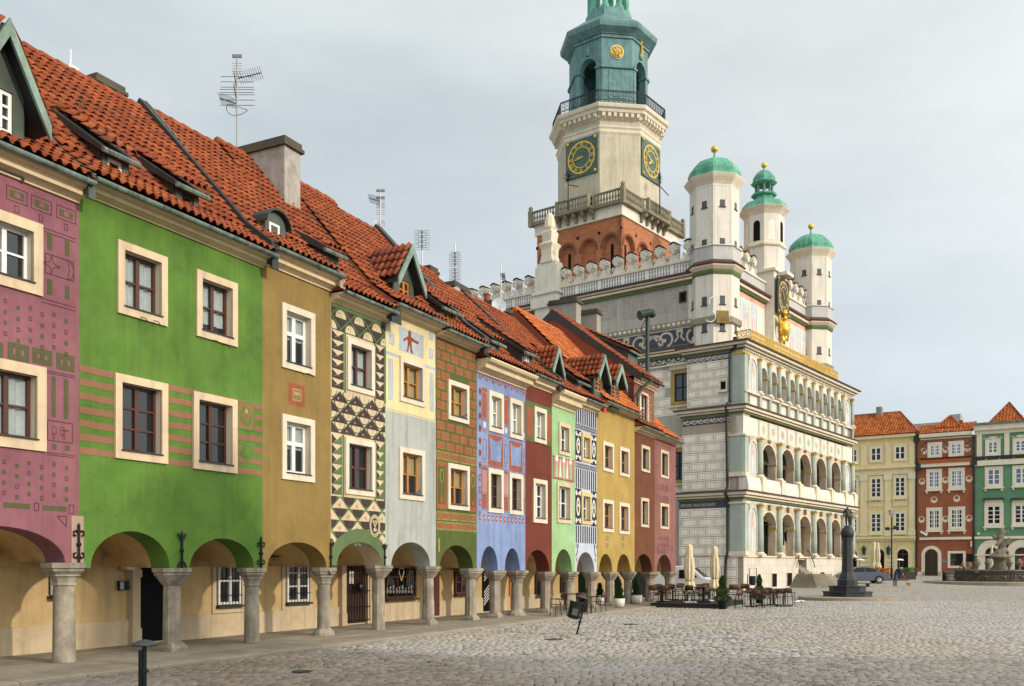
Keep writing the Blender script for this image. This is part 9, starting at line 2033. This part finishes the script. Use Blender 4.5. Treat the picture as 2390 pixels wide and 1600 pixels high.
for k, px in enumerate((2098, 2106)):
    x = (px - CX) / FPX * Yt; c = copy_tree(tb0); put(c, x, Yt, gh(Yt), .3, 1.0); tag(c, ('dark table before the far arched doorway, left one', 'dark table before the far arched doorway, right one')[k], 'table', 'far terrace tables')
# the sweeper, bent over a broom
Ys = 76.2; SX = (2090 - CX) / FPX * Ys; SZ = gh(Ys); Xp = lambda a, b, c=0: (SX + a, Ys + c, SZ + b)
M_JKT = simple('navy_jacket', (.012, .022, .075), .8); M_TRS = simple('blue_grey_trousers', (.045, .075, .13), .85); M_SKIN = simple('skin', (.45, .25, .17), .6); M_HAIR = simple('grey_hair', (.35, .35, .34), .8); M_SHOE = simple('dark_shoes', (.02, .02, .022), .6)
pv = [Xp(0, .90), Xp(.06, 1.08), Xp(.18, 1.26), Xp(.30, 1.36), Xp(.38, 1.40), Xp(.46, 1.40), Xp(0, .86, -.10), Xp(.03, .48, -.11), Xp(-.02, .08, -.11), Xp(.14, .04, -.12), Xp(-.02, .86, .10), Xp(-.04, .48, .12), Xp(-.10, .08, .13), Xp(.05, .04, .13), Xp(.27, 1.32, -.18), Xp(.36, 1.08, -.24), Xp(.50, .94, -.14), Xp(.56, .90, -.12), Xp(.28, 1.32, .18), Xp(.42, 1.10, .22), Xp(.58, .98, .10), Xp(.63, .95, .07)]
pe = [(0, 1), (1, 2), (2, 3), (3, 4), (4, 5), (0, 6), (6, 7), (7, 8), (8, 9), (0, 10), (10, 11), (11, 12), (12, 13), (3, 14), (14, 15), (15, 16), (16, 17), (3, 18), (18, 19), (19, 20), (20, 21)]
pr = [.16, .16, .17, .14, .06, .10, .10, .078, .055, .045, .10, .078, .055, .045, .085, .06, .045, .035, .085, .06, .045, .035]
def smat(p):
    dx, dz = p.x - SX, p.z - SZ
    if dz < .09: return 3
    if dx > .355 and dz > 1.24: return 2
    if dx > .49 and dz < 1.05: return 2
    return 1 if dz < .88 and dx < .3 else 0
per = skin('person', pv, pe, pr, None, None, 2, 0, [M_JKT, M_TRS, M_SKIN, M_SHOE], smat); tag(per, 'person in a navy jacket bent over a broom, sweeping the cobbles', 'person')
m = MB(); hc = Xp(.475, 1.44); m.ball(hc, .105, 10, 7, sx=1.0, sz=.8); m.build('hair', M_HAIR, per, smooth=True)
m = MB(); m.ball(Xp(.575, 1.38), .02, 6, 4); m.ball(Xp(.47, 1.39, -.105), .025, 6, 4); m.ball(Xp(.47, 1.39, .105), .025, 6, 4); m.build('face_detail', M_SKIN, per, smooth=True)
for cz_, (hx, hz, hd) in enumerate(((.56, .90, -.12), (.63, .95, .07))):
    m = MB()
    for k in range(4): m.tube([Xp(hx - .01, hz + .03 - .018 * k, hd - .03), Xp(hx + .03, hz + .03 - .018 * k, hd), Xp(hx + .015, hz + .02 - .018 * k, hd + .035)], [.010, .009, .007], 5)
    m.tube([Xp(hx - .02, hz + .02, hd + .01), Xp(hx + .02, hz + .05, hd + .03)], [.011, .008], 5); m.build('fingers', M_SKIN, per)
root = empty('broom', Xp(.95, 0, -.02), 'push broom with yellow bristles held by the sweeper', 'broom'); m = MB(); m.tube([Xp(.42, 1.22, -.08), Xp(.98, .20, 0)], .014, 6); m.build('handle', simple('broom_handle', (.25, .14, .06), .6), root); m = MB(); m.box(WORLD, SX + .88, SX + 1.22, -Ys - .06, -Ys + .04, SZ + .15, SZ + .21); m.build('broom_head', M_IRON, root); m = MB()
for i in range(40): m.tube([Xp(.89 + .32 * rr.random(), .16, rr.uniform(-.04, .05)), Xp(.90 + .34 * rr.random(), .0, rr.uniform(-.06, .07))], .008, 3)
m.build('bristles', simple('yellow_bristle', (.50, .34, .05), .8), root)
# =================================================================== the range of houses behind the photographer, whose shadow lies on the foreground
m = MB(); root = empty('tenement_range', (40, -3, -.06), 'long grey tenement with a tall end gable behind the photographer', 'house'); W2 = WORLD
m.box(W2, 19.4, 75, -3.2, 9, -.1, 9.5); m.build('wall', C_OCHRE, root); m = MB(); m.extr_u(Frame(20.3, 0, 1, 0), [(-3.6, 9.5), (-1.2, 12.0), (4, 12.6), (9.4, 9.5)], 0, 55); m.build('roof', M_TILE, root)
m = MB(); m.extr_w(W2, [(19.2, 9.4), (23.8, 9.4), (23.8, 14.0), (22.9, 15.6), (21.9, 16.0), (21.2, 16.8), (20.4, 15.8), (19.2, 14.4)], -2.6, -1.6); m.build('end_gable', C_GREY, root)
# iron covers and worn hollows in the paving
for px, py, r_, l in ((705, 1566, .17, 'dark drain cover in the nearest cobbles'), (1292, 1491, .22, 'small dark drain cover below the leaning bin'), (1468, 1456, .24, 'dark drain cover between the bin and the deck')):
    x, y = ground_pt(px, py, -.05); m = MB(); m.lathe((x, y, -.1), [(r_, 0), (r_, .052), (r_ * .9, .054), (r_ * .88, .046), (.01, .046)], 20); root = m.build('drain_cover', simple('rusty_iron', (.045, .036, .028), .8, .1, .4, 12, bump=.4)); tag(root, l, 'drain cover', 'drain covers')
